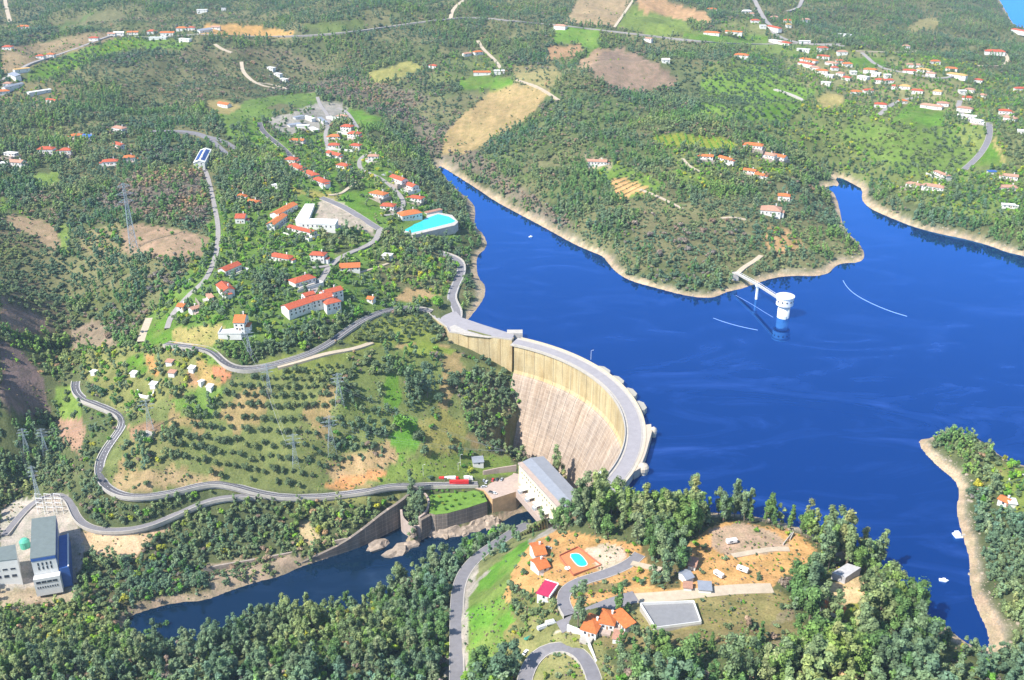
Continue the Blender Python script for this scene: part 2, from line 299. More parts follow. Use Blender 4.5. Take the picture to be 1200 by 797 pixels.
# each zone: outline on the photograph, ground colour, kind of planting, share of the places that carry a plant
ZONES = [
 ([(-60,-60),(1300,-60),(1300,900),(-60,900)], WOODS, 'wood', .93),
 # far hills
 ([(820,80),(880,60),(960,64),(1000,56),(1100,66),(1205,95),(1205,250),(1150,262),(1060,235),(1000,210),(960,190),(900,160),(830,140)], (.155,.19,.065), 'garden', .42),
 ([(560,190),(640,120),(720,120),(800,150),(860,185),(850,220),(780,240),(700,250),(620,225)], (.12,.15,.06), 'wood', .7),
 ([(640,100),(700,110),(760,120),(700,150),(640,140)], (.12,.16,.06), 'wood', .6),
 ([(470,130),(520,110),(560,180),(620,228),(680,270),(640,262),(560,205),(500,180)], (.19,.165,.12), 'bare', .85),
 ([(330,100),(420,90),(500,110),(520,150),(480,150),(430,125)], (.17,.155,.11), 'bare', .8),
 ([(0,110),(130,100),(200,120),(230,160),(160,175),(120,140),(0,150)], (.10,.12,.05), 'wood', .75),
 ([(380,45),(520,28),(640,35),(640,75),(560,60),(450,75),(380,70)], (.10,.12,.05), 'wood', .8),
 ([(210,60),(330,55),(380,80),(330,110),(260,110)], (.17,.15,.09), 'scrub', .6),
 ([(110,240),(160,205),(240,200),(245,262),(200,262),(150,250)], (.16,.14,.11), 'bare', .9),
 ([(85,300),(160,305),(235,300),(240,330),(200,370),(160,400),(95,385)], (.14,.15,.07), 'bare', .85),
 ([(0,58),(60,48),(110,38),(150,40),(120,55),(60,72),(25,84),(0,86)], (.26,.20,.12), 'field', .16),
 ([(62,28),(130,10),(150,20),(110,32),(70,38)], (.12,.17,.06), 'field', .10),
 ([(100,28),(200,20),(240,14),(320,22),(330,30),(200,36),(110,36)], (.10,.13,.05), 'scrub', .5),
 ([(35,78),(60,70),(130,46),(165,42),(225,48),(228,56),(160,58),(110,70),(60,92),(30,94)], GRASS, 'row', .30),
 ([(240,28),(300,31),(348,38),(330,42),(290,44),(236,41)], (.50,.30,.11), 'none', 0),
 ([(345,30),(390,25),(460,22),(455,30),(380,38)], (.12,.16,.05), 'field', .1),
 ([(125,85),(200,66),(300,62),(350,78),(372,100),(330,112),(230,125),(150,120)], SCRUB, 'scrub', .75),
 ([(0,100),(60,92),(100,104),(60,125),(0,125)], (.20,.18,.09), 'garden', .25),
 ([(250,128),(300,115),(370,108),(375,124),(330,132),(305,142),(262,152)], (.13,.21,.05), 'field', .08),
 ([(262,150),(306,140),(320,165),(300,178),(270,165)], (.14,.24,.05), 'garden', .35),
 ([(242,118),(262,116),(285,125),(265,135),(240,132)], DRY, 'none', .02),
 ([(398,125),(418,128),(448,139),(452,152),(425,150),(408,142)], GRASS, 'none', .01),
 ([(310,141),(340,132),(372,120),(395,118),(408,128),(396,142),(382,150),(345,157),(322,154)], (.33,.31,.28), 'garden', .06),
 ([(508,78),(560,58),(580,60),(600,80),(560,92),(500,100)], (.15,.18,.07), 'garden', .3),
 ([(430,86),(480,71),(497,79),(470,92),(440,98)], (.28,.27,.09), 'none', .03),
 ([(500,118),(540,106),(565,104),(560,118),(535,140),(515,150),(480,130)], (.12,.15,.06), 'scrub', .45),
 ([(536,95),(560,89),(602,91),(600,102),(575,105),(540,106)], GRASS, 'none', .03),
 ([(575,108),(600,98),(645,106),(628,130),(605,148),(575,163),(550,180),(515,178),(522,155),(545,132)], (.36,.27,.13), 'none', .035),
 ([(600,78),(650,76),(660,92),(640,104),(605,96)], (.27,.24,.11), 'scrub', .2),
 ([(662,27),(682,-10),(745,-10),(722,30)], (.36,.27,.16), 'none', .02),
 ([(650,34),(705,33),(700,58),(690,70),(680,50),(648,52)], (.14,.26,.04), 'none', .06),
 ([(641,54),(684,52),(680,64),(645,71)], (.40,.25,.14), 'scrub', .1),
 ([(722,31),(742,4),(800,18),(812,36),(850,41),(830,42),(760,42)], (.17,.23,.055), 'none', .02),
 ([(740,-10),(765,-10),(790,5),(828,14),(835,28),(800,24),(750,12)], (.48,.30,.16), 'none', .01),
 ([(674,72),(690,66),(697,56),(718,58),(700,78),(685,82)], (.36,.25,.16), 'none', .04),
 ([(690,80),(706,62),(728,56),(760,70),(778,80),(798,98),(770,104),(745,111),(722,104),(700,92)], CUT, 'none', .03),
 ([(800,40),(850,42),(885,50),(860,56),(805,48)], GRASS, 'none', .02), ([(858,50),(880,38),(900,42),(900,52),(875,54)], GRASS, 'garden', .1),
 ([(835,30),(875,20),(900,30),(895,40),(850,40)], (.18,.20,.08), 'garden', .2),
 ([(770,72),(800,68),(820,85),(822,118),(800,120),(798,98)], (.15,.18,.08), 'orchard', .36),
 ([(820,95),(870,76),(940,84),(960,104),(945,120),(912,146),(820,132)], (.15,.27,.045), 'orchard', .36),
 ([(895,100),(942,118),(938,126),(895,140)], GRASS, 'none', .04),
 ([(880,50),(960,52),(960,66),(905,66),(880,60)], (.16,.22,.06), 'garden', .12),
 ([(920,70),(1010,60),(1075,74),(1100,90),(1140,100),(1140,135),(1100,130),(1050,122),(1010,124),(960,108),(925,92)], (.23,.23,.11), 'garden', .3),
 ([(952,118),(968,109),(990,112),(987,122),(972,127)], (.34,.29,.12), 'none', 0),
 ([(990,68),(1032,67),(1042,78),(1004,80)], GRASS, 'none', .01),
 ([(1060,33),(1080,22),(1100,22),(1098,34),(1070,38)], (.30,.27,.12), 'none', .06),
 ([(1000,138),(1050,150),(1110,150),(1160,160),(1140,195),(1090,215),(1020,185),(985,160)], (.15,.24,.05), 'orchard', .36),
 ([(1046,142),(1064,122),(1108,130),(1104,146),(1085,154)], GRASS, 'none', .03),
 ([(1120,145),(1160,142),(1160,168),(1146,180),(1120,170)], (.20,.25,.07), 'garden', .2),
 ([(1164,164),(1176,195),(1140,194)], GRASS, 'none', 0), ([(1163,163),(1168,163),(1181,196),(1175,196)], (.36,.31,.11), 'none', 0),
 ([(1170,150),(1205,160),(1205,200),(1185,196)], (.17,.19,.08), 'orchard', .6),
 ([(1080,200),(1205,205),(1205,250),(1170,262),(1120,250),(1080,225)], (.15,.21,.06), 'garden', .5),
 ([(762,161),(792,157),(850,163),(863,170),(858,178),(800,173),(770,169)], (.26,.30,.045), 'none', 0),
 ([(690,184),(722,190),(778,214),(770,224),(725,233),(705,212)], (.16,.26,.05), 'garden', .18),
 ([(712,213),(730,208),(764,222),(725,233)], (.56,.34,.15), 'none', .02),
 ([(680,182),(712,186),(718,196),(690,198)], (.38,.32,.22), 'garden', .1),
 ([(770,170),(830,180),(860,190),(900,180),(930,190),(925,210),(880,205),(820,205),(790,195)], (.16,.19,.07), 'garden', .55),
 ([(790,200),(835,205),(850,215),(820,222),(795,210)], (.17,.24,.06), 'garden', .3),
 ([(740,255),(830,250),(880,270),(860,300),(800,315),(745,290)], (.17,.165,.085), 'scrub', .85),
 ([(900,262),(925,270),(945,290),(915,300),(895,285)], (.42,.27,.14), 'garden', .4),
 # village and left bank
 ([(305,160),(330,158),(420,150),(470,200),(535,262),(540,340),(480,362),(400,372),(330,402),(250,412),(170,410),(165,382),(235,300),(255,222),(270,180)], (.125,.215,.045), 'garden', .45),
 ([(385,200),(420,205),(455,240),(440,262),(400,238)], GRASS, 'garden', .06),
 ([(330,215),(355,222),(400,228),(390,238),(350,228)], (.28,.26,.08), 'garden', .1),
 ([(372,238),(384,232),(405,240),(440,266),(440,276),(420,268),(400,268),(370,262)], (.47,.40,.33), 'none', 0),
 ([(170,378),(195,372),(215,385),(208,405),(172,402)], GRASS, 'none', .04),
 ([(200,385),(262,380),(262,400),(232,412),(205,402)], (.33,.29,.11), 'none', .06),
 ([(450,292),(500,310),(520,335),(480,358),(440,350),(440,310)], (.13,.20,.05), 'garden', .5),
 ([(475,338),(520,345),(500,352),(460,354)], (.38,.27,.14), 'none', .04),
 ([(125,288),(140,270),(160,262),(215,270),(246,278),(236,298),(200,304),(165,300),(145,296)], (.31,.22,.15), 'none', .05),
 ([(100,270),(140,262),(145,296),(110,300),(92,290)], (.24,.21,.11), 'garden', .35),
 ([(40,205),(68,200),(70,212),(60,220),(38,220)], (.17,.25,.06), 'none', 0),
 ([(0,232),(10,236),(8,248),(0,250)], GRASS, 'none', .05),
 ([(8,254),(40,256),(66,265),(72,290),(60,292),(35,275),(5,266)], (.27,.20,.13), 'none', .08),
 ([(70,262),(80,262),(80,298),(72,298)], (.17,.24,.06), 'none', .03),
 ([(0,268),(40,278),(75,300),(84,400),(60,395),(0,345)], (.15,.13,.08), 'row', .7),
 ([(0,348),(30,362),(55,378),(60,390),(30,392),(0,385)], (.25,.18,.15), 'none', .06),
 ([(82,385),(118,372),(130,395),(140,412),(100,418),(84,405)], (.28,.22,.16), 'scrub', .2),
 ([(80,300),(180,300),(160,380),(85,372)], (.13,.15,.06), 'wood', .8),
 ([(0,398),(30,415),(52,445),(58,484),(30,492),(0,470)], (.19,.14,.13), 'none', .03),
 ([(62,455),(80,450),(118,476),(120,490),(100,500),(72,490)], (.15,.23,.05), 'garden', .18),
 ([(66,492),(110,486),(132,488),(128,510),(112,528),(95,534),(72,515)], (.33,.21,.15), 'none', .06),
 ([(90,408),(180,404),(240,412),(265,430),(250,470),(190,490),(140,488),(112,460),(100,440)], (.21,.22,.08), 'garden', .55),
 ([(146,420),(168,415),(174,436),(152,440)], GRASS, 'none', .1),
 ([(170,416),(180,418),(189,440),(178,439)], (.50,.25,.10), 'none', 0), ([(217,432),(229,430),(232,450),(222,455)], (.40,.24,.13), 'none', .03),
 ([(230,424),(246,420),(250,440),(262,452),(240,455),(232,440)], (.36,.26,.10), 'none', .05),
 ([(248,423),(256,426),(274,443),(262,447),(250,438)], (.50,.20,.11), 'none', 0), ([(193,402),(224,405),(222,409),(195,408)], (.55,.28,.10), 'none', 0),
 ([(225,412),(252,412),(262,430),(248,428),(240,420)], (.15,.24,.05), 'garden', .15),
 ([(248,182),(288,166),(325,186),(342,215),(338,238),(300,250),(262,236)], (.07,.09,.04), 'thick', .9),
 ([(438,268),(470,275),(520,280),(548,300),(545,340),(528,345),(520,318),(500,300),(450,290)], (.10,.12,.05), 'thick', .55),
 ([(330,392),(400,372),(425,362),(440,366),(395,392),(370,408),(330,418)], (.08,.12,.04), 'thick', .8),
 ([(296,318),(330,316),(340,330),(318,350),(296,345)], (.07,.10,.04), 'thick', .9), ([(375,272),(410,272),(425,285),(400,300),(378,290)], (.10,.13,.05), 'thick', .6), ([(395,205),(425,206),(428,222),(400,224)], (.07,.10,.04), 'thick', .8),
 # the olive grove slope
 ([(262,452),(285,442),(320,436),(360,428),(400,412),(430,408),(500,398),(520,402),(548,420),(600,442),(612,470),(612,530),(560,556),(500,560),(430,572),(330,578),(270,570),(200,574),(160,580),(128,572),(122,545),(148,500),(200,462)], OLIVE_G, 'grove', .0),
 ([(200,470),(240,450),(265,455),(245,490),(215,490)], (.14,.24,.05), 'garden', .3),
 ([(150,500),(175,492),(200,500),(190,520),(160,530)], (.30,.19,.12), 'none', .05),
 ([(130,560),(175,548),(250,556),(262,566),(190,572),(140,578)], (.36,.27,.15), 'scrub', .35), ([(140,520),(200,500),(215,535),(190,552),(150,550)], (.19,.20,.08), 'thick', .55), ([(398,425),(412,500),(450,505),(440,530),(400,545),(385,500)], (.16,.19,.07), 'thick', .5),
 ([(300,420),(420,405),(440,412),(400,440),(320,440)], (.19,.23,.06), 'grove', 0),
 ([(395,430),(420,412),(470,408),(520,420),(515,470),(470,490),(450,520),(400,500),(395,470)], (.15,.19,.06), 'wood', .8),
 ([(500,398),(540,414),(500,418),(470,410)], (.20,.26,.05), 'garden', .1),
 ([(525,440),(560,432),(600,445),(618,470),(618,538),(575,534),(548,505),(535,460)], (.15,.15,.08), 'thick', 1.3),
 ([(452,440),(466,436),(470,470),(460,482),(450,470)], GRASS, 'none', .03),
 ([(455,512),(480,486),(497,500),(488,530),(472,542),(462,530)], (.12,.27,.035), 'none', 0),
 ([(488,495),(520,480),(545,500),(545,530),(500,535)], (.26,.25,.08), 'garden', .1),
 ([(380,545),(420,530),(460,520),(470,540),(430,556),(390,566)], (.36,.26,.14), 'scrub', .3),
 ([(375,572),(400,560),(450,550),(465,552),(440,562),(400,574)], (.50,.25,.11), 'none', 0),
 ([(460,545),(500,535),(560,532),(600,536),(604,556),(560,560),(500,562),(440,568)], (.17,.24,.055), 'none', .05),
 ([(402,402),(420,385),(450,370),(500,370),(512,385),(515,400),(470,402),(430,408)], (.19,.235,.055), 'grove', 0),
 ([(340,586),(400,584),(470,578),(466,588),(430,598),(380,598),(345,594)], (.19,.20,.07), 'scrub', .5),
 ([(90,622),(150,628),(190,620),(210,616),(190,632),(150,660),(110,650),(88,640)], (.56,.40,.26), 'none', .04),
 ([(350,612),(362,612),(378,636),(362,640),(352,632)], (.56,.42,.26), 'none', 0),
 ([(0,680),(35,690),(72,680),(95,690),(88,708),(30,716),(0,716)], (.38,.31,.22), 'none', .02),
 ([(0,600),(20,585),(78,580),(86,600),(100,640),(90,690),(0,690)], (.40,.36,.32), 'none', 0),
 ([(0,716),(60,712),(120,720),(100,745),(0,760)], (.12,.15,.05), 'garden', .85),
 ([(108,695),(180,700),(250,660),(340,650),(352,664),(300,684),(200,710),(140,728)], (.20,.17,.11), 'scrub', .5),
 ([(240,660),(290,655),(340,650),(352,658),(330,672),(270,690),(240,690)], ROCK, 'scrub', .4),
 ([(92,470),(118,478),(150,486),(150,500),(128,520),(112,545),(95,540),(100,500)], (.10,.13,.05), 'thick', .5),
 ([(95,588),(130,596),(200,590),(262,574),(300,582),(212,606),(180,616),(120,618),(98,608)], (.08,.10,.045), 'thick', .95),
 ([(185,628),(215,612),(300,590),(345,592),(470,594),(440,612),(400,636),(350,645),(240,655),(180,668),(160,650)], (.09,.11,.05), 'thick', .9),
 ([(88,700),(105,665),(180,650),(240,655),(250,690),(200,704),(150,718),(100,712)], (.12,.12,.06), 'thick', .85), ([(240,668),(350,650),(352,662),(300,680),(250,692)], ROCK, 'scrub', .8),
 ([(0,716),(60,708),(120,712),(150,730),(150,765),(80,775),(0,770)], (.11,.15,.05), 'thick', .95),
 ([(350,612),(362,612),(378,636),(362,640),(352,632)], (.46,.36,.22), 'none', 0),
 # near bank on the right of the road
 ([(520,797),(526,720),(530,690),(548,662),(575,640),(606,618),(640,606),(655,620),(600,650),(575,690),(560,720),(556,797)], (.36,.33,.29), 'none', .06),
 ([(548,700),(562,680),(592,650),(614,628),(622,640),(600,680),(592,700),(604,730),(612,760),(600,797),(548,797)], (.115,.26,.035), 'none', .02),
 ([(590,700),(598,672),(620,638),(650,622),(690,626),(710,632),(760,640),(770,660),(800,640),(830,620),(860,606),(930,618),(965,655),(940,680),(920,672),(905,690),(915,704),(880,715),(830,722),(820,700),(760,700),(740,700),(700,690),(670,700),(660,716),(640,690),(610,712)], EARTH, 'garden', .13),
 ([(830,622),(870,612),(905,622),(925,640),(900,650),(850,650),(835,640)], PINKE, 'none', .05),
 ([(668,690),(700,680),(740,672),(740,690),(690,698)], (.30,.26,.12), 'garden', .3),
 ([(684,645),(705,637),(728,642),(735,655),(722,665),(706,672)], (.60,.48,.38), 'none', 0),
 ([(958,690),(975,682),(1010,675),(1022,690),(1012,705),(990,722),(960,708)], (.62,.45,.26), 'none', .02),
 ([(990,708),(1010,704),(1020,720),(1000,735),(988,722)], (.22,.25,.05), 'none', .1),
 ([(900,712),(930,712),(932,760),(905,765)], (.25,.21,.13), 'scrub', .3),
 ([(612,797),(620,765),(640,745),(660,736),(690,742),(700,760),(704,797)], (.52,.46,.36), 'none', 0),
 ([(630,797),(638,778),(655,766),(672,768),(688,784),(692,797)], (.13,.20,.05), 'scrub', .35),
 ([(590,740),(612,720),(640,715),(655,725),(625,745),(612,775),(604,797),(590,797)], (.20,.19,.07), 'garden', .8),
 ([(1145,515),(1175,520),(1205,545),(1205,570),(1170,575),(1150,560)], (.20,.22,.07), 'garden', .3),
([(735,700),(905,688),(930,703),(900,732),(830,738),(745,742)], (.24,.21,.09), 'none', .05), ([(655,740),(700,742),(745,742),(830,738),(900,732),(945,725),(945,748),(820,756),(700,760)], (.20,.17,.08), 'scrub', .6),
 ([(1168,560),(1205,552),(1205,640),(1175,625)], (.18,.24,.06), 'garden', .3),
 ([(655,688),(700,676),(745,664),(750,700),(700,706),(670,716),(660,704)], EARTH, 'garden', .12), ([(600,690),(645,700),(668,704),(668,728),(650,740),(612,748),(598,720)], (.17,.18,.07), 'thick', 1.0),
 ([(560,655),(590,632),(612,618),(640,604),(655,612),(640,622),(606,640),(580,662),(560,680)], (.20,.22,.09), 'tall', .32),
 ([(606,748),(640,742),(700,742),(722,790),(730,870),(600,870)], (.24,.24,.10), 'garden', .25),
 ([(735,598),(800,596),(860,602),(905,605),(965,622),(1010,640),(1060,685),(1045,705),(1022,690),(1012,660),(985,646),(950,634),(925,620),(860,612),(800,620),(760,630),(738,622)], (.12,.12,.06), 'tall', .55),
 ([(752,636),(795,634),(806,660),(795,690),(764,686)], (.15,.13,.06), 'tall', .4), ([(655,690),(735,680),(742,686),(700,694),(668,700)], (.2,.18,.08), 'garden', .3),
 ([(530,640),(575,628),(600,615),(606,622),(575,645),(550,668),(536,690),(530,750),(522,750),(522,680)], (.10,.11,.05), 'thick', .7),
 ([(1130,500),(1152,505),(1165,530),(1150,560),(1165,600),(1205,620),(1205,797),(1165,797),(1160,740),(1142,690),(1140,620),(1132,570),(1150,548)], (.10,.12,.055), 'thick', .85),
]
GZ = Z
PU, PV = proj(GX, GY, GZ)
JX = PU + (fbm(GX / 7, GY / 7, 21) - .5) * 7; JY = PV + (fbm(GX / 7, GY / 7, 22) - .5) * 4
cover = np.zeros(GX.shape + (3,)); cover[:] = WOODS
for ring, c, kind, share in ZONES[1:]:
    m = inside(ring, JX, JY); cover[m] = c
op = fbm(GX / 80, GY / 80, 62, 3); mo = (op > .57) & (GY > 850) & (np.abs(cover - np.array(WOODS)).sum(-1) < .12); cover[mo] = (.165, .165, .082)
dr_ = fbm(GX / 28, GY / 28, 63, 3); mg = (np.abs(cover - np.array(OLIVE_G)).sum(-1) < .01) & (dr_ > .60); cover[mg] = (.30, .23, .11)
gm = np.clip(cover[..., 1] / (cover[..., 0] + .01) - 1.35, 0, 1) * smooth(.42, .68, fbm(GX / 13, GY / 13, 64, 4)) * .75
cover = cover * (1 - gm[..., None]) + np.array((.20, .205, .075)) * gm[..., None]
# bare bank between the waterline and the highest water of the year
wid = 4 + 12 * fbm(GX / 45, GY / 45, 31) + 5 * (fbm(GX / 9, GY / 9, 32) - .5)
b = (DLK > -40) & (DLK < wid) & ~DOWN; t = (1 - smooth(wid - 6, wid, DLK))[..., None]
bandc = np.where(((DLK / wid)[..., None] > .5 + .25 * (fbm(GX / 25, GY / 25, 34)[..., None] - .5)), np.array((.33, .285, .22)), np.array(BEACH)) * (.85 + .3 * vnoise(DLK * .9, GX * 0 + GY / 200, 8)[..., None])
cover = np.where(b[..., None], cover * (1 - t) + bandc * t, cover)
wr = 1 + 5 * fbm(GX / 20, GY / 20, 33); m = (DR < wr) & (DR > -30)
cover[m] = ROCK
v = (fbm(GX / 45, GY / 45, 41) - .5)[..., None] * .5 + (fbm(GX / 6, GY / 6, 42) - .5)[..., None] * .55
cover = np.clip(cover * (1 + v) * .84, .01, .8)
nv, nu = GX.shape
verts = np.stack([GX, GY, GZ], -1).reshape(-1, 3)
idx = np.arange(nv * nu).reshape(nv, nu)
quads = np.stack([idx[1:, :-1], idx[1:, 1:], idx[:-1, 1:], idx[:-1, :-1]], -1).reshape(-1, 4)
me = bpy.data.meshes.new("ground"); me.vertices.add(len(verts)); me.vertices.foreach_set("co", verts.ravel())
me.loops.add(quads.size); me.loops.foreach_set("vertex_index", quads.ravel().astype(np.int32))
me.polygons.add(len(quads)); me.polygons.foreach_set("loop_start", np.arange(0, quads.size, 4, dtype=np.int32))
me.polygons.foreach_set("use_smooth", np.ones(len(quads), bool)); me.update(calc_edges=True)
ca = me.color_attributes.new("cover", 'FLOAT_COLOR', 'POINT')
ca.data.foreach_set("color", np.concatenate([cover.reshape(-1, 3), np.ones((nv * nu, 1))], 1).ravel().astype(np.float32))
m, nt, bs = new_mat("ground"); p = geo_pos(nt)
at = nt.nodes.new("ShaderNodeAttribute"); at.attribute_name = "cover"
n1 = noise(nt, .9, 4, .7, p); n2 = noise(nt, .12, 5, .65, p); n3 = noise(nt, .35, 3, .6, p)
r1 = ramp(nt, [(.3, (.55, .58, .5)), (.5, (1, 1, 1)), (.72, (1.35, 1.3, 1.2))]); nt.links.new(n1, r1.inputs[0])
r2 = ramp(nt, [(.35, (.8, .85, .75)), (.65, (1.2, 1.12, 1.1))]); nt.links.new(n2, r2.inputs[0])
c = mix(nt, at.outputs["Color"], r1.outputs[0], .75, 'MULTIPLY'); c = mix(nt, c, r2.outputs[0], 1.0, 'MULTIPLY')
nt.links.new(c, bs.inputs["Base Color"]); bs.inputs["Roughness"].default_value = .95; bs.inputs["Specular IOR Level"].default_value = .1
add_bump(nt, bs, n3, .6, 1.2)
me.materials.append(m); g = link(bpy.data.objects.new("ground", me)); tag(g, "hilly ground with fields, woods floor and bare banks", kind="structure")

# ---------------------------------------------------------------- water
def water_mat(name, deep, rip, rough, tint=(.10, .40, 1.0)):
    m, nt, b = new_mat(name); p = geo_pos(nt)
    mp = nt.nodes.new("ShaderNodeMapping"); nt.links.new(p, mp.inputs[0]); mp.inputs["Scale"].default_value = (.010, .022, .01); mp.inputs["Rotation"].default_value = (0, 0, -.2)
    s = noise(nt, 1.0, 7, .62, mp.outputs[0], 1.6)
    r = ramp(nt, [(.0, deep), (.50, deep), (.60, tuple(min(1, q * 1.25 + .004) for q in deep)), (.76, tuple(min(1, q * 2.0 + .022) for q in deep))]); nt.links.new(s, r.inputs[0])
    nt.nodes.remove(b); df = nt.nodes.new("ShaderNodeBsdfDiffuse"); nt.links.new(r.outputs[0], df.inputs[0]); gl = nt.nodes.new("ShaderNodeBsdfGlossy"); gl.inputs["Color"].default_value = (*tint, 1); gl.inputs["Roughness"].default_value = rough
    fr = nt.nodes.new("ShaderNodeFresnel"); fr.inputs[0].default_value = 1.33; mu = nt.nodes.new("ShaderNodeMath"); mu.operation = 'MULTIPLY'; mu.use_clamp = True; nt.links.new(fr.outputs[0], mu.inputs[0]); mu.inputs[1].default_value = 3.2
    bp = nt.nodes.new("ShaderNodeBump"); bp.inputs["Strength"].default_value = rip; bp.inputs["Distance"].default_value = .25; nt.links.new(noise(nt, .55, 3, .6, p), bp.inputs["Height"]); nt.links.new(bp.outputs[0], gl.inputs["Normal"])
    mx = nt.nodes.new("ShaderNodeMixShader"); nt.links.new(mu.outputs[0], mx.inputs[0]); nt.links.new(df.outputs[0], mx.inputs[1]); nt.links.new(gl.outputs[0], mx.inputs[2]); nt.links.new(mx.outputs[0], nt.nodes["Material Output"].inputs[0])
    return m
def offset_ring(ring, d):
    n = len(ring); A = sum(ring[i - 1][0] * ring[i][1] - ring[i][0] * ring[i - 1][1] for i in range(n)); s = 1 if A > 0 else -1; out = []
    for i in range(n):
        a, b = ring[i - 1], ring[(i + 1) % n]; tx, ty = b[0] - a[0], b[1] - a[1]; L = math.hypot(tx, ty) or 1
        out.append((ring[i][0] + s * ty / L * d, ring[i][1] - s * tx / L * d))
    return out
def sheet(name, rings, z, mat, **kw):
    vs = []; fs = []
    for r in rings:
        o = len(vs); vs += [(x, y, z) for x, y in r]
        for t3 in tessellate_polygon([[Vector((x, y, 0)) for x, y in r]]):
            a, b_, c_ = (vs[o + i] for i in t3)
            ccw = (b_[0] - a[0]) * (c_[1] - a[1]) - (b_[1] - a[1]) * (c_[0] - a[0]) > 0
            fs.append(tuple(o + i for i in (t3 if ccw else t3[::-1])))
    return link(bpy.data.objects.new(name, mesh_from(name, vs, fs, [mat])))
LAKE_M = water_mat("lake_water", (.002, .024, .120), .02, .02); RIVER_M = water_mat("river_water", (.002, .014, .036), .018, .03, (.2, .36, .58))
tag(sheet("lake_water", [offset_ring(LAKE_W, 2.5), offset_ring(LAKE2_W, 5)], 0.0, LAKE_M), "deep blue water of the reservoir behind the dam", kind="structure")
tag(sheet("river_water", [offset_ring(RIVER_W, 1.5)], TAIL, RIVER_M), "dark blue river pool below the dam", kind="structure")
# ---------------------------------------------------------------- building materials
STREET = worn("street_paving", (.30, .275, .26), .15, .3, .9, .1)
CONC = worn("concrete", (.50, .45, .38), .2, .25); CREAM = None
PALE = worn("pale_concrete", (.44, .405, .36), .15, .4); STONE = worn("retaining_stone", (.36, .30, .25), .3, .5, .9, .5)
ASPH = worn("asphalt", (.20, .19, .20), .14, .3, .9, .1); ASPHD = worn("dark_asphalt", (.12, .115, .125), .15, .3, .9, .1); DIRTM = worn("dirt_track", (.46, .38, .28), .15, .3, .95, .2)
ROADC = worn("crest_paving", (.31, .29, .30), .10, .25, .9, .1); PAINT = worn("white_paint", (.8, .8, .78), .05, .5, .6, 0)
WHITE = worn("white_render", (.66, .65, .62), .08, .4, .8, .1); CREAMW = worn("cream_render", (.74, .66, .44), .10, .3, .8, .1); YELW = worn("yellow_render", (.80, .62, .24), .1, .4, .8, .1)
BLUEW = worn("blue_cladding", (.045, .12, .36), .12, .4, .6, .1); GREYR = worn("grey_roofing", (.15, .18, .175), .12, .25, .8, .1); METR = worn("light_metal_roof", (.25, .27, .31), .10, .3, .5, .15)
GALV = worn("galvanised_steel", (.55, .58, .62), .12, 2, .5, 0, .5); DARKG, _nt, _b = new_mat("window_glass"); _b.inputs["Base Color"].default_value = (.03, .04, .06, 1); _b.inputs["Roughness"].default_value = .15; _b.inputs["Specular IOR Level"].default_value = .6
PORC = worn("porcelain", (.45, .30, .22), .2, 1)
WOOD = worn("old_wood", (.30, .19, .12), .25, 2)
def tile_mat(name, col, var=.3):
    m, nt, b = new_mat(name); p = geo_pos(nt); oi = nt.nodes.new("ShaderNodeObjectInfo")
    n1 = noise(nt, .7, 4, .7, p); w = nt.nodes.new("ShaderNodeTexWave"); w.inputs["Scale"].default_value = 1.1; w.inputs["Distortion"].default_value = 1; nt.links.new(p, w.inputs["Vector"])
    r = ramp(nt, [(.3, tuple(c * (1 - var) for c in col)), (.7, tuple(min(1, c * (1 + var * .7)) for c in col))]); nt.links.new(n1, r.inputs[0])
    rr = ramp(nt, [(0, (.8, .82, .85)), (.5, (1, 1, 1)), (1, (1.1, 1.2, 1.25))]); nt.links.new(oi.outputs["Random"], rr.inputs[0])
    c = mix(nt, r.outputs[0], rr.outputs[0], 1.0, 'MULTIPLY'); c = mix(nt, c, tuple(q * .7 for q in col), w.outputs["Fac"]); 
    mx = mix(nt, r.outputs[0], c, .55); nt.links.new(mx, b.inputs["Base Color"]); b.inputs["Roughness"].default_value = .85; add_bump(nt, b, w.outputs["Fac"], .5, .1); return m
ROOF = {'r': tile_mat("red_tiles", (.47, .105, .05)), 'o': tile_mat("orange_tiles", (.56, .165, .05)), 'p': tile_mat("weathered_tiles", (.46, .25, .17)), 'd': tile_mat("old_brown_tiles", (.42, .22, .15)),
        'w': WHITE, 'g': METR, 'b': BLUEW, 'y': tile_mat("ochre_tiles", (.56, .34, .12)), 'm': worn("magenta_sheet", (.42, .03, .085), .12, .4, .6, .1)}
WALLM = {'w': WHITE, 'c': CREAMW, 'y': YELW, 's': STONE, 'b': BLUEW, 'k': PALE}
KEEP_CLEAR = []; ROAD_LINES = []
def ring_at(ring, z): return [tuple(float(q) for q in back(px, py, z)) for px, py in ring]
def clear_ring(r, grow=2.5): KEEP_CLEAR.append((offset_ring(r, grow), 0))
def prism_obj(name, ring, z0, z1, mat, parent=None, top=None, topmat=None):
    m = MB(); m.prism(ring, z0, z1, 0); o = m.build(name, [mat] + ([topmat] if topmat else []), parent)
    if topmat:
        for p in o.data.polygons:
            if p.normal.z > .7: p.material_index = 1
    return o

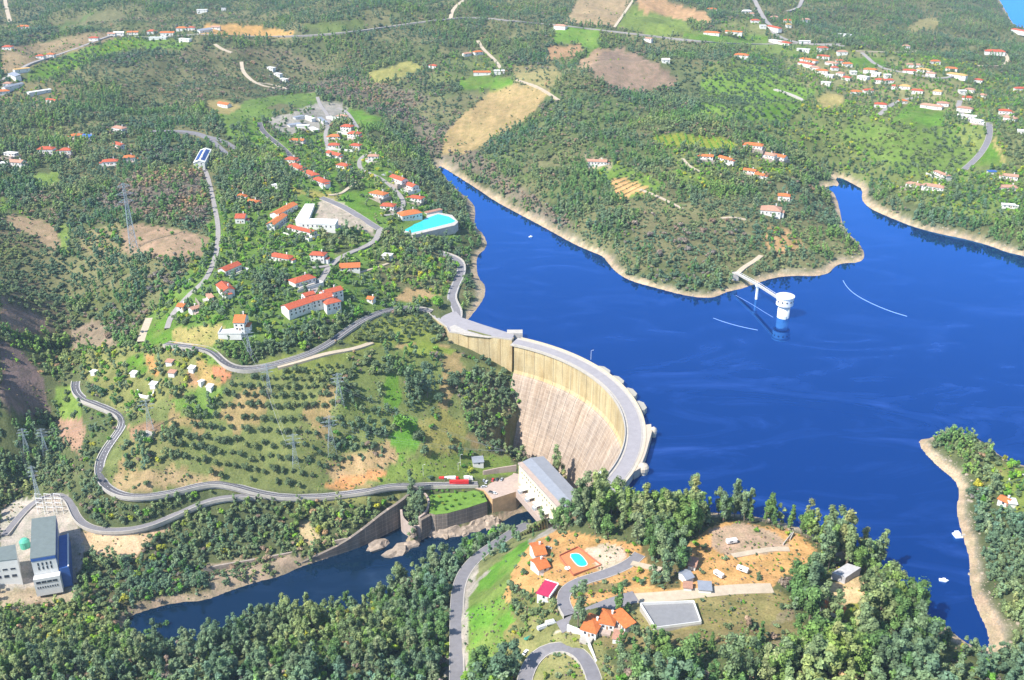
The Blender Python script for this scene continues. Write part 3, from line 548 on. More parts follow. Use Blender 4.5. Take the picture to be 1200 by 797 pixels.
# ---------------------------------------------------------------- the arch dam
def face_mat(name, base, dark, light, cell_w, cell_h, streak):
    m, nt, b = new_mat(name); p = geo_pos(nt)
    s = nt.nodes.new("ShaderNodeVectorMath"); s.operation = 'SUBTRACT'; nt.links.new(p, s.inputs[0]); s.inputs[1].default_value = (CX, CY, 0)
    sx = nt.nodes.new("ShaderNodeSeparateXYZ"); nt.links.new(s.outputs[0], sx.inputs[0])
    at = nt.nodes.new("ShaderNodeMath"); at.operation = 'ARCTAN2'; nt.links.new(sx.outputs[0], at.inputs[0]); nt.links.new(sx.outputs[1], at.inputs[1])
    mu = nt.nodes.new("ShaderNodeMath"); mu.operation = 'MULTIPLY'; nt.links.new(at.outputs[0], mu.inputs[0]); mu.inputs[1].default_value = 142
    cb = nt.nodes.new("ShaderNodeCombineXYZ"); nt.links.new(mu.outputs[0], cb.inputs[0]); nt.links.new(sx.outputs[2], cb.inputs[1])
    br = nt.nodes.new("ShaderNodeTexBrick"); br.offset = 0; br.inputs["Color1"].default_value = (*base, 1); br.inputs["Color2"].default_value = (*[q * .86 for q in base], 1); br.inputs["Mortar"].default_value = (*light, 1)
    br.inputs["Scale"].default_value = 1; br.inputs["Mortar Size"].default_value = .16; br.inputs["Brick Width"].default_value = cell_w; br.inputs["Row Height"].default_value = cell_h; br.inputs["Bias"].default_value = 0
    nt.links.new(cb.outputs[0], br.inputs["Vector"])
    mp = nt.nodes.new("ShaderNodeMapping"); mp.inputs["Scale"].default_value = (.22, .02, 1); nt.links.new(cb.outputs[0], mp.inputs[0]); n1 = noise(nt, 1, 6, .7, mp.outputs[0])
    r1 = ramp(nt, [(.38, (1, 1, 1)), (.66, tuple(dark))]); nt.links.new(n1, r1.inputs[0])
    n2 = noise(nt, .035, 5, .7, p); r2 = ramp(nt, [(.35, (.82, .80, .80)), (.65, (1.12, 1.05, .98))]); nt.links.new(n2, r2.inputs[0])
    c = mix(nt, br.outputs[0], r1.outputs[0], streak, 'MULTIPLY'); c = mix(nt, c, r2.outputs[0], 1.0, 'MULTIPLY'); n3 = noise(nt, 1.2, 4, .7, p); r3 = ramp(nt, [(.35, (.82, .82, .82)), (.65, (1.1, 1.1, 1.1))]); nt.links.new(n3, r3.inputs[0])
    c = mix(nt, c, r3.outputs[0], 1.0, 'MULTIPLY'); nt.links.new(c, b.inputs["Base Color"]); b.inputs["Roughness"].default_value = .9; add_bump(nt, b, br.outputs["Fac"], .35, .3); return m
CREAM = face_mat("cream_concrete", (.58, .50, .30), (.66, .56, .44), (.60, .52, .34), 30, 30, .9)
FACE = face_mat("stepped_concrete", (.43, .355, .29), (.60, .55, .51), (.52, .45, .37), 5.6, 3.0, .85)
dam = thing("arch_dam", "curved concrete arch dam with cream upper band, holding back the blue reservoir", "dam", (CX, CY, 0))
def arc_mesh(a0, a1, prof, n, closed=True):
    """ring of cross sections; prof = [(radius, height, material)]"""
    m = MB(); k = len(prof); vs = []; fs = []; mi = []
    for i in range(n + 1):
        a = a0 + (a1 - a0) * i / n
        for r, z, _ in prof: vs.append((r * math.sin(a), r * math.cos(a), z))
    for i in range(n):
        for j in range(k if closed else k - 1):
            q = (j + 1) % k; fs.append((i * k + j, i * k + q, (i + 1) * k + q, (i + 1) * k + j)); mi.append(prof[j][2])
    if closed: fs += [tuple(range(k)), tuple(range(n * k, n * k + k))[::-1]]; mi += [0, 0]
    m.v, m.f, m.m = vs, fs, mi; return m
NB = 26; cu = [AZ0 + (AZ1 - AZ0) * i / NB for i in range(NB + 1)]; jt = .14 / 142
for i in range(NB):
    pr = [(155.4, 4.6, 0), (142.4, 4.6, 1), (142.4, -17.5, 1), (141.2, -20, 2), (139.2, -22.5, 2), (111, -90, 0), (148, -90, 0), (155.4, -25, 0)]
    arc_mesh(cu[i] + jt, cu[i + 1] - jt, pr, 4).build("concrete_block", [CONC, CREAM, FACE], dam)
arc_mesh(AZ0, AZ1, [(150, 4.4, 0), (150, -84.3, 0), (112.6, -89, 0), (143.4, -19, 0), (143.4, 4.4, 0)], 60).build("joint_filling", [CONC], dam)
arc_mesh(AZ0 - .02, AZ1 + .02, [(155.9, 5.2, 0), (141.3, 5.2, 0), (141.3, 4.2, 0), (142.3, 3.6, 0), (142.35, 4.5, 0), (155.3, 4.5, 0), (155.9, 4.0, 0)], 90).build("crest_slab", [PALE], dam)
arc_mesh(AZ0 - .02, AZ1 + .1, [(152.6, 5.26, 0), (144.0, 5.26, 0), (144.0, 5.1, 0), (152.6, 5.1, 0)], 90).build("roadway", [ROADC], dam)
for r0, r1, z1 in ((153.2, 152.7, 5.42), (143.9, 143.4, 5.42)): arc_mesh(AZ0, AZ1, [(r0, z1, 0), (r1, z1, 0), (r1, 5.15, 0), (r0, 5.15, 0)], 90).build("kerb", [PALE], dam)
for r0, r1 in ((155.9, 155.3), (141.9, 141.3)): arc_mesh(AZ0, AZ1, [(r0, 6.4, 0), (r1, 6.4, 0), (r1, 5.15, 0), (r0, 5.15, 0)], 90).build("parapet", [worn("parapet_cream", (.52, .44, .32), .12, .5)] if r0 > 150 else [PALE], dam)
def az_of(px, py, z=4.0):
    x, y = back(px, py, z); return math.atan2(float(x) - CX, float(y) - CY)
for px, py in ((711, 432), (727, 444), (742, 459), (753, 475)):
    a = az_of(px, py); w = .044
    m = MB(); m.prism([(r * math.sin(q), r * math.cos(q)) for q, r in ((a - w, 155.95), (a + w, 155.95), (a + w, 159.5), (a + w * .55, 162), (a - w * .55, 162), (a - w, 159.5))], -14, 4.1)
    m.build("gate_platform", [worn("gate_platform_top", (.36, .34, .29), .1, .5)], dam)
for sgn in (0,):
    ring = [(p[0] - CX, p[1] - CY) for p in ring_at([(756, 498), (763, 497), (764, 506), (757, 531), (750, 549), (743, 553), (746, 540), (753, 525), (757, 510)], 6)]
    m = MB(); m.prism(ring, -20, 6.1); m.build("spillway_deck", [worn("spillway_beige", (.48, .40, .31), .1, .5)], dam)
def turret(px, py, r, z1, dome):
    x, y = back(px, py, z1); m = MB(); c = (float(x) - CX, float(y) - CY); m.cyl(c, r * .8, r * .8, -20, z1 - 2.5, 14); m.cyl(c, r, r, z1 - 2.5, z1, 14)
    if dome: m.cyl(c, r, r * .75, z1, z1 + 1.4, 14); m.cyl(c, r * .75, .3, z1 + 1.4, z1 + 2.6, 14)
    m.build("pier_turret", [worn("turret_beige", (.50, .43, .34), .1, .5)], dam)
turret(753.5, 547, 4.0, 5, True); turret(766, 504, 2.4, 5, True)
m = MB(); x, y = back(604, 389, 6); m.box(x - CX - 7, x - CX + 6, y - CY - 2, y - CY + 5, -6, 5.8); m.build("gate_platform", [PALE], dam)
# the straight wing wall at the left end
wing = thing("wing_wall", "cream gravity wall carrying a widened road at the dam's left end", "wall", (*[float(q) for q in back(560, 375, 5)], 0))
wt = [(501, 367), (507, 372), (523, 384), (526, 390), (560, 394), (600, 399), (603, 392), (566, 380.5), (541, 372), (531, 360), (520, 353), (505, 361)]
wr_ = [(x - wing.location.x, y - wing.location.y) for x, y in ring_at(wt, 4.8)]
def seg_wall(i, n=1):
    a, b_ = wr_[i], wr_[i + 1]; out = []
    for k in range(n):
        p = [a[j] + (b_[j] - a[j]) * k / n for j in (0, 1)]; q = [a[j] + (b_[j] - a[j]) * (k + 1) / n for j in (0, 1)]
        L = math.hypot(q[0] - p[0], q[1] - p[1]); tx, ty = (q[0] - p[0]) / L, (q[1] - p[1]) / L; nx, ny = -ty, tx
        p = [p[0] + tx * .12, p[1] + ty * .12]; q = [q[0] - tx * .12, q[1] - ty * .12]
        m = MB(); m.v = [(p[0], p[1], 4.8), (q[0], q[1], 4.8), (q[0] + nx * 6, q[1] + ny * 6, 4.8), (p[0] + nx * 6, p[1] + ny * 6, 4.8), (p[0] - nx * 0, p[1], -45), (q[0], q[1], -45), (q[0] + nx * 8, q[1] + ny * 8, -45), (p[0] + nx * 8, p[1] + ny * 8, -45)]
        m.f = [(0, 1, 2, 3), (4, 7, 6, 5), (0, 4, 5, 1), (1, 5, 6, 2), (2, 6, 7, 3), (3, 7, 4, 0)]; m.m = [0] * 6; m.build("wall_panel", [CREAM], wing)
for i, n in ((0, 1), (1, 2), (2, 1), (3, 3), (4, 3)): seg_wall(i, n)
prism_obj("road_platform", offset_ring(wr_, -.5), -40, 5.05, PALE, wing, topmat=ROADC)
m = MB()
for i in range(0, 5):
    a, b_ = wr_[i], wr_[i + 1]; L = math.hypot(b_[0] - a[0], b_[1] - a[1]); nx, ny = -(b_[1] - a[1]) / L, (b_[0] - a[0]) / L
    m.add([(a[0], a[1], 4.9), (b_[0], b_[1], 4.9), (b_[0] + nx * .5, b_[1] + ny * .5, 4.9), (a[0] + nx * .5, a[1] + ny * .5, 4.9), (a[0], a[1], 6.1), (b_[0], b_[1], 6.1), (b_[0] + nx * .5, b_[1] + ny * .5, 6.1), (a[0] + nx * .5, a[1] + ny * .5, 6.1)], [(0, 3, 2, 1), (4, 5, 6, 7), (0, 1, 5, 4), (1, 2, 6, 5), (2, 3, 7, 6), (3, 0, 4, 7)])
m.build("parapet", [PALE], wing)
pk = MB(); r_ = [(x - wing.location.x, y - wing.location.y) for x, y in ring_at([(527, 383), (533, 381), (549, 389), (578, 396), (572, 396), (545, 393), (529, 389)], 5)]; pk.prism(r_, 5.0, 5.25); pk.build("traffic_island", [PALE], wing)
pk = MB(); r_ = [(x - wing.location.x, y - wing.location.y) for x, y in ring_at([(548, 387.5), (552, 388), (576, 394.5), (573, 395)], 5)]; pk.prism(r_, 5.2, 5.9); pk.build("planting_bed", [worn("low_hedge", (.16, .17, .06), .3, 1)], wing)
clear_ring(ring_at(wt, 5), 3)

# ---------------------------------------------------------------- powerhouse at the foot of the dam
def building_box(name, corners, ztop, zbot, label, cat, wall, roofm, eave=.8, rise=0, parapet=None):
    """corners: four pixels of the roof, front-left, back-left, back-right, front-right"""
    c = [Vector((*[float(q) for q in back(px, py, ztop)], 0)) for px, py in corners]
    o = thing(name, label, cat, ((c[0] + c[1] + c[2] + c[3]) / 4).to_tuple()[:2] + (zbot,)); L = [(p.x - o.location.x, p.y - o.location.y) for p in c]; H_ = ztop - zbot
    clear_ring([(p.x, p.y) for p in c], 3 if name != "powerhouse" else 9); inn = offset_ring(L, -eave) if eave else L
    prism_obj("wall", inn, -6, H_ - .4, wall, o)
    if rise:
        a = [(L[0][i] + L[3][i]) / 2 for i in (0, 1)]; m = MB()
        p0, p1, p2, p3 = L; mA = [(p0[i] + p1[i]) / 2 for i in (0, 1)]; mB = [(p3[i] + p2[i]) / 2 for i in (0, 1)]
        m.add([(*p0, H_ - .4), (*p1, H_ - .4), (*p2, H_ - .4), (*p3, H_ - .4), (*mA, H_ + rise), (*mB, H_ + rise), (*p0, H_ - .9), (*p1, H_ - .9), (*p2, H_ - .9), (*p3, H_ - .9)],
              [(0, 4, 5, 3), (4, 1, 2, 5), (0, 1, 4), (3, 5, 2), (6, 9, 8, 7), (0, 3, 9, 6), (3, 2, 8, 9), (2, 1, 7, 8), (1, 0, 6, 7)]); m.build("roof", [roofm], o)
    else: prism_obj("roof", L, H_ - .4, H_, roofm, o)
    return o, L, inn, H_
def wall_windows(o, a, b, n, z, w, h, mat=DARKG, name="window", inset=.08, rows=1, dz=3, m0=.06):
    """windows on the wall running from a to b (local coordinates), outside to the right of a->b"""
    a = Vector((*a, 0)); b = Vector((*b, 0)); d = (b - a); L = d.length; d.normalize(); nrm = Vector((d.y, -d.x, 0)); out = []
    me_ = None
    for r in range(rows):
        for k in range(n):
            c = a + d * L * (m0 + (1 - 2 * m0) * (k + .5) / n)
            if me_ is None:
                q = MB(); q.box(-w / 2, w / 2, -.10, .14, -h / 2, h / 2, 0); q.box(-w / 2 - .12, w / 2 + .12, -.1, .2, -h / 2 - .2, -h / 2, 1)
                me_ = mesh_from(name, q.v, q.f, [mat, PALE], False, q.m)
            ob = link(bpy.data.objects.new(name, me_), o); ob.location = (c.x + nrm.x * .0, c.y + nrm.y * .0, z + r * dz); ob.rotation_euler = (0, 0, math.atan2(-d.y, -d.x)); out.append(ob)
    return out
ph, L, inn, H_ = building_box("powerhouse", [(607, 543), (637, 534), (685.5, 586), (656, 597)], -48, -65.5, "long cream powerhouse with pale grey roof at the foot of the dam", "powerhouse", CREAMW, METR, .6, 1.6)
wall_windows(ph, inn[0], inn[3], 16, H_ - 5, 1.2, 1.1); wall_windows(ph, inn[0], inn[3], 9, H_ - 9, 1.2, 1.4)
wall_windows(ph, inn[1], inn[0], 3, H_ - 6, 1.4, 1.6)
def strip_along(o, a, b, off0, off1, z0, z1, name, mat, m0=0, m1=1):
    a = Vector((*a, 0)); b = Vector((*b, 0)); d = (b - a); p = a + d * m0; q = a + d * m1; d = d.normalized(); n = Vector((d.y, -d.x, 0))
    r = [p + n * off0, q + n * off0, q + n * off1, p + n * off1]; m = MB(); m.prism([(v_.x, v_.y) for v_ in r], z0, z1); return m.build(name, [mat], o)
PINKC = worn("pink_concrete", (.42, .33, .28), .15, .5)
strip_along(ph, L[0], L[3], 0, -3.6, H_ - .3, H_ + .55, "front_gutter_strip", PINKC)
strip_along(ph, inn[0], inn[3], .2, 7, -5, .6, "transformer_deck", PINKC, -.02, 1.02)
for k in range(5): strip_along(ph, inn[0], inn[3], .3, 4.6, 3.2, 3.7, "canopy", WHITE, .14 + .17 * k, .24 + .17 * k)
tr0 = Vector((*inn[0], 0)); trd = (Vector((*inn[3], 0)) - tr0)
for k in range(4):
    c = tr0 + trd * (.2 + .18 * k); dd = trd.normalized(); nn = Vector((dd.y, -dd.x, 0)); c = c + nn * 5.2 + ph.location
    t = thing("transformer", ("first", "second", "third", "fourth")[k] + " light grey transformer from the left in front of the cream powerhouse", "transformer", (c.x, c.y, ph.location.z + .6), math.atan2(dd.y, dd.x))
    q = MB(); q.box(-1.8, 1.8, -1, 1, 0, 2.4); q.build("tank", [GALV], t); q = MB()
    for i in range(6): q.box(-1.5 + .55 * i, -1.3 + .55 * i, -1.5, -1.0, .3, 2.1)
    q.build("radiator", [GALV], t)
    for i in (-1, 0, 1): q = MB(); q.cyl((i * 1.0, .2), .16, .1, 2.4, 3.7, 6); q.build("bushing", [PALE], t)
# small valve house and steps at the right foot
def simple_block(name, label, cat, corners, ztop, zbot, wall, roofm, **k): return building_box(name, corners, ztop, zbot, label, cat, wall, roofm, **k)
vh, L, inn, H_ = simple_block("valve_house", "small white hut on the slope inside the dam's right end", "hut", [(699, 556), (703, 551), (712, 554), (708, 560)], -8, -12, WHITE, WHITE, eave=.2)
wall_windows(vh, inn[0], inn[3], 2, 2, .9, 1)

# ---------------------------------------------------------------- yard, terraces and river walls
QUAY = face_mat("quay_stone", (.28, .25, .215), (.5, .45, .42), (.46, .38, .31), 9, 3.2, .9); ORQ = worn("rust_stained_wall", (.58, .38, .20), .2, .3)
yr = ring_at([(548, 571), (567, 574), (577, 585), (605, 576), (613, 570), (609, 556), (590, 551), (566, 557), (555, 563)], -65.5)
o = prism_obj("work_yard", yr, -90, -65.5, ORQ, topmat=PINKC); tag(o, kind="structure"); clear_ring(yr, 4)
gr_ = ring_at([(497, 575), (548, 572.5), (566, 577.5), (571, 587.5), (548, 595), (524, 601.5), (510, 603), (503, 601), (504, 592), (503, 583)], -66)
TERR = worn("terrace_grass", (.13, .24, .035), .25, .3); o = prism_obj("garden_terrace", gr_, -90, -66, QUAY, topmat=TERR); tag(o, kind="structure"); clear_ring(gr_, 3)
def wall_line(name, label, pts, thick, zb, mat, drop=None, capm=None, parts=None):
    """pts: (px, py, z of the top)"""
    P = [Vector((*[float(q) for q in back(a, b, c)], c)) for a, b, c in pts]; o = thing(name, label, "wall", (P[0].x, P[0].y, 0)); k = max(1, 1)
    for a, b in zip(P[:-1], P[1:]):
        d = (b - a); d.z = 0; n = Vector((-d.y, d.x, 0)).normalized() * thick / 2; bz = (zb if zb is not None else min(a.z, b.z) - drop); Lc = a - o.location; Lb = b - o.location
        m = MB(); q = [Lc - n, Lb - n, Lb + n, Lc + n]; m.prism([(v_.x, v_.y) for v_ in q], bz, [q[0].z, q[1].z, q[2].z, q[3].z] if sum((q[i - 1].x * q[i].y - q[i].x * q[i - 1].y) for i in range(4)) > 0 else [q[3].z, q[2].z, q[1].z, q[0].z]); m.build("wall_section", [mat], o)
    return o
def dense(pts, n=2): return smooth_line(pts, n)
def smooth_line3(P, n=1):
    for _ in range(n):
        Q = [P[0]]
        for a, b in zip(P[:-1], P[1:]): Q += [tuple(.75 * u + .25 * v for u, v in zip(a, b)), tuple(.25 * u + .75 * v for u, v in zip(a, b))]
        Q.append(P[-1]); P = Q
    return P
wall_line("spillway_wall", "long dark retaining wall slanting down to the river from the road bend", smooth_line3([(481, 577, -62), (468, 588, -62.5), (450, 599.5, -64.5), (425, 619.6, -70), (400, 637, -76), (375, 649, -79.5), (353, 658.5, -82)], 1), 2.2, -90, QUAY)
wall_line("curved_wall", "curved pale wall ringing the stilling pool below the road", smooth_line3([(470, 597, -67), (471, 606, -71), (478, 613, -73), (487, 617, -73), (493, 615, -72)], 1), 1.6, -90, PINKC)
wall_line("ring_wall", "round terrace wall curling beside the green garden terrace", smooth_line3([(484, 574, -65), (494, 575, -65), (501, 581, -65), (503, 590, -65), (499, 600, -65), (491, 606, -66)], 1), 1.4, -90, PINKC)
wall_line("river_pier", "stout angled pier wall between the stilling pool and the river", [(492, 609, -67), (503, 603, -67), (503.5, 612, -74), (492, 628, -82), (470, 644, -86)], 3.0, -90, QUAY)
wall_line("bank_wall", "low old stone wall across the scrubby river slope", smooth_line3([(238, 666, -78), (262, 661, -78), (300, 655, -78), (352, 645, -78), (378, 636, -77), (410, 630, -75)], 1), 1.2, -84, STONE)
wall_line("yard_wall", "pinkish retaining wall behind the parked cars", [(566, 552, -60), (585, 548, -60), (605, 545, -60)], 1.0, -68, PINKC)
# rocks on the water's edge
ROCKM = worn("grey_rock", (.34, .27, .21), .35, .4, .95, .8)
def rock(px, py, z, w, d, h, label, seed):
    R = random.Random(seed); bm = bmesh.new(); bmesh.ops.create_icosphere(bm, subdivisions=2, radius=1)
    for v_ in bm.verts: v_.co = Vector((v_.co.x * w, v_.co.y * d, max(-.5, v_.co.z) * h)) * R.uniform(.62, 1.3)
    me_ = bpy.data.meshes.new("rock"); bm.to_mesh(me_); bm.free(); me_.materials.append(ROCKM); x, y = back(px, py, z); o = link(bpy.data.objects.new("rock", me_)); o.location = (float(x), float(y), z); o.rotation_euler = (0, 0, R.random() * 6); tag(o, label, "rock")
for a in [(441, 642, -84.3, 9, 6, 4.2, "big grey rock in the river left of the stilling pool", 1), (450, 636, -84.3, 4, 3, 2.4, "smaller grey rock behind the big one left of the stilling pool", 2), (465, 646, -84.3, 11, 6, 3.6, "jagged rock below the angled pier at the river edge", 3),
          (483, 640, -84.3, 6, 4, 3.5, "pale rock at the tip of the angled pier", 4), (520, 628, -84.3, 7, 3, 2.2, "flat rock ledge under the garden terrace wall", 5), (545, 624, -84.3, 6, 3, 1.8, "low rock at the foot of the terrace wall towards the yard", 6), (572, 616, -84.3, 8, 3, 1.0, "brown flat shoal beside the yard wall", 7)]: rock(*a)

# ---------------------------------------------------------------- station at the lower left
st, L, inn, H_ = building_box("station_building", [(35, 655), (37, 608), (65.5, 604), (65, 650)], -52, -75, "tall white and blue power station building with a flat grey-green roof", "power station", WHITE, GREYR, .3)
strip_along(st, inn[0], inn[3], .05, .25, H_ - 2.6, H_ - .5, "blue_band", BLUEW); strip_along(st, inn[3], inn[2], .05, .3, H_ - 7, H_ - .5, "blue_band", BLUEW)
wall_windows(st, inn[0], inn[3], 4, H_ - 5.5, .9, 2.2, rows=2, dz=-3.2, m0=.16)
strip_along(st, inn[0], inn[3], .3, 5.0, -4, 9.5, "lower_hall", WHITE, -.02, 1.06); 
a_ = Vector((*inn[0], 0)); b_ = Vector((*inn[3], 0)); d_ = (b_ - a_).normalized(); n_ = Vector((d_.y, -d_.x, 0))
wall_windows(st, (a_ + n_ * 5.0).to_tuple()[:2], (b_ + n_ * 5.0).to_tuple()[:2], 4, 6.6, 2.8, 1.6, m0=.05); wall_windows(st, (a_ + n_ * 5.0).to_tuple()[:2], (b_ + n_ * 5.0).to_tuple()[:2], 9, 2.6, .7, 1.2, m0=.05)
strip_along(st, inn[3], inn[2], .3, 6.5, -4, 11.5, "side_wing", BLUEW, .0, .82)
strip_along(st, inn[3], inn[2], 5.7, 6.6, 11.5, 12.2, "wing_parapet", WHITE, .0, .82)
for k in range(5): strip_along(st, inn[0], inn[1], .1, .4, 2, H_ - 1, "wall_rib", PALE, .1 + .2 * k, .115 + .2 * k)
s2, L, inn, H_ = building_box("station_annex", [(-14, 659), (-12, 643), (18, 638), (20, 655)], -56, -77, "white station annex with dark grey roof at the left edge of the photo", "power station", WHITE, GREYR, .3)
wall_windows(s2, inn[0], inn[3], 3, 8, 3.0, 2.0, m0=.08); wall_windows(s2, inn[0], inn[3], 3, 13.5, 3.0, 1.2, m0=.08)
p = gp(30, 641); tk = thing("storage_tank", "green domed tank between the two station buildings", "tank", p); GRT = worn("green_paint", (.10, .42, .30), .1, .5, .5, 0); q = MB(); q.cyl((0, 0), 3.4, 3.4, -2, 5, 16); q.build("tank_shell", [GRT], tk); q = MB(); q.cyl((0, 0), 3.5, 2.2, 5, 6.6, 16); q.cyl((0, 0), 2.2, .2, 6.6, 7.3, 16); q.build("dome", [GRT], tk)
clear_ring([tuple(gp(x, y)[:2]) for x, y in ((0, 700), (-5, 640), (25, 600), (45, 582), (80, 582), (88, 640), (84, 690))], 2)
gi = 0
for row in range(4):
    for cc in range(3):
        p = gp(46 + cc * 11 + row * 1.0, 587 + row * 5.2); gi += 1
        t = thing("switchyard_gantry", "white steel portal of the switchyard behind the station building, row %s from the back" % ("one", "two", "three", "four")[row], "gantry", p, -.15, "portals of row %s in the switchyard" % ("one", "two", "three", "four")[row])
        for sx in (-2.6, 2.6): q = MB(); q.bar((sx, 0, -1), (sx, 0, 6), .16); q.build("post", [PAINT], t)
        q = MB(); q.bar((-2.8, 0, 6), (2.8, 0, 6), .2); q.build("beam", [PAINT], t)
        for sx in (-1.6, 0, 1.6): q = MB(); q.cyl((sx, .0), .22, .16, 4.4, 5.8, 6); q.build("insulator", [PORC], t)
# ---------------------------------------------------------------- intake tower and footbridge
x0, y0 = (float(q) for q in back(917.5, 371.5, 0)); it = thing("intake_tower", "white round intake tower with a wide drum head standing in the reservoir", "tower", (x0, y0, 0))
q = MB(); q.cyl((0, 0), 5.2, 5.2, -20, 12.6, 28); q.build("shaft", [WHITE], it, True)
q = MB(); q.cyl((0, 0), 7.4, 7.4, 12, 19.2, 32); q.build("drum", [WHITE], it, False)
q = MB(); q.cyl((0, 0), 8.0, 8.0, 19.2, 20.2, 32); q.build("roof", [WHITE], it)
q = MB(); q.cyl((0, 0), 5.8, 5.8, 11.2, 12, 28); q.build("collar", [WOOD], it)
for k in range(12):
    a = 2 * math.pi * k / 12; q = MB(); q.bar((7.3 * math.cos(a), 7.3 * math.sin(a), 16), (7.55 * math.cos(a), 7.55 * math.sin(a), 16), .75, 0, 10); q.build("porthole", [DARKG], it)
q = MB(); q.box(-1, 1, -5.9, -5.0, 0, 3); q.build("landing", [WHITE], it)
A = Vector((*[float(t) for t in back(912, 350, 17.0)], 17.0)); B = Vector((*[float(t) for t in back(863, 321, 10.0)], 10.0)); M_ = Vector((*[float(t) for t in back(888, 334.5, 13.5)], 13.5))
fb = thing("footbridge", "slim white footbridge linking the wooded shore to the intake tower", "bridge", (M_.x, M_.y, 0))
for a, b in ((A, M_), (M_, B)):
    d = (b - a).normalized(); n = Vector((-d.y, d.x, 0)).normalized(); o_ = fb.location; m = MB(); w = 1.5
    m.add([a - o_ - n * w, b - o_ - n * w, b - o_ + n * w, a - o_ + n * w, a - o_ - n * w + Vector((0, 0, 1.2)), b - o_ - n * w + Vector((0, 0, 1.2)), b - o_ + n * w + Vector((0, 0, 1.2)), a - o_ + n * w + Vector((0, 0, 1.2))], [(0, 3, 2, 1), (4, 5, 6, 7), (0, 1, 5, 4), (1, 2, 6, 5), (2, 3, 7, 6), (3, 0, 4, 7)]); m.build("deck", [PALE], fb)
    for s in (-1, 1):
        m = MB(); m.bar(a - o_ + n * w * s + Vector((0, 0, 2.3)), b - o_ + n * w * s + Vector((0, 0, 2.3)), .12)
        for k in range(12): c = a + (b - a) * (k / 11) - o_ + n * w * s; m.bar(c + Vector((0, 0, 1.1)), c + Vector((0, 0, 2.3)), .08)
        m.build("railing", [PAINT], fb)
q = MB(); q.cyl((0, 0), 1.3, 1.3, -15, 13.6, 12); q.box(-1.8, 1.8, -1.8, 1.8, 12.2, 13.7); q.build("pier", [WHITE], fb)
q = MB(); q.box(B.x - fb.location.x - 4, B.x - fb.location.x + 2, B.y - fb.location.y - 2, B.y - fb.location.y + 4, 3, 10.6); q.build("abutment", [PALE], fb)
clear_ring([tuple(back(x, y, 9)) for x, y in ((855, 318), (870, 314), (885, 330), (875, 334))], 1)
# floating boom lines
FLO = worn("float_line", (.22, .34, .62), .1, 1, .6, 0)
def boom(pts, label, r=.30):
    P = smooth_line(pts, 2); W = [Vector((*[float(t) for t in back(a, b, 0)], .05)) for a, b in P]; o = thing("floating_boom", label, "boom", (W[0].x, W[0].y, 0)); m = MB()
    for a, b in zip(W[:-1], W[1:]): m.bar(a - o.location, b - o.location, r, 0, 5)
    m.build("float_line", [FLO], o)
boom([(988, 329), (992, 336), (1000, 344), (1015, 353), (1040, 364), (1063, 371)], "thin curved floating line on open water right of the intake tower", .38)
boom([(836, 373), (850, 378), (868, 383), (888, 387)], "thin pale floating line on the water left of the intake tower", .26)
boom([(862, 346), (880, 356), (896, 366), (906, 372)], "faint cable line on the water between the shore and the intake tower", .18)

# rocky toe below the terrace wall
def rocky_bank(name, label, top, bot, zt_, zb_):
    n = 26; m = 7; T = [top[0]]; A = np.array(smooth_line(top, 2)); B_ = np.array(smooth_line(bot, 2)); tt = np.linspace(0, 1, n); vs = []
    ia = lambda P, t: np.stack([np.interp(t, np.linspace(0, 1, len(P)), P[:, k]) for k in (0, 1)], 1)
    a = ia(A, tt); b = ia(B_, tt); ax, ay = back(a[:, 0], a[:, 1], zt_); bx, by = back(b[:, 0], b[:, 1], zb_); R = random.Random(3)
    for j in range(m):
        f = j / (m - 1)
        for i in range(n): vs.append((ax[i] + (bx[i] - ax[i]) * f + R.uniform(-.9, .9), ay[i] + (by[i] - ay[i]) * f + R.uniform(-.9, .9), zt_ + (zb_ - 1.5 - zt_) * f ** 1.3 + R.uniform(-1, 1)))
    fs = [(j * n + i, j * n + i + 1, (j + 1) * n + i + 1, (j + 1) * n + i) for j in range(m - 1) for i in range(n - 1)]
    o = link(bpy.data.objects.new(name, mesh_from(name, vs, fs, [ROCKM]))); tag(o, label, kind="structure")
rocky_bank("rocky_bank", "bare rocky toe under the terrace wall", [(499, 616), (524, 618), (548, 611), (572, 603), (584, 606)], [(499, 631), (525, 634), (555, 627), (588, 616)], -78.5, -84.5)
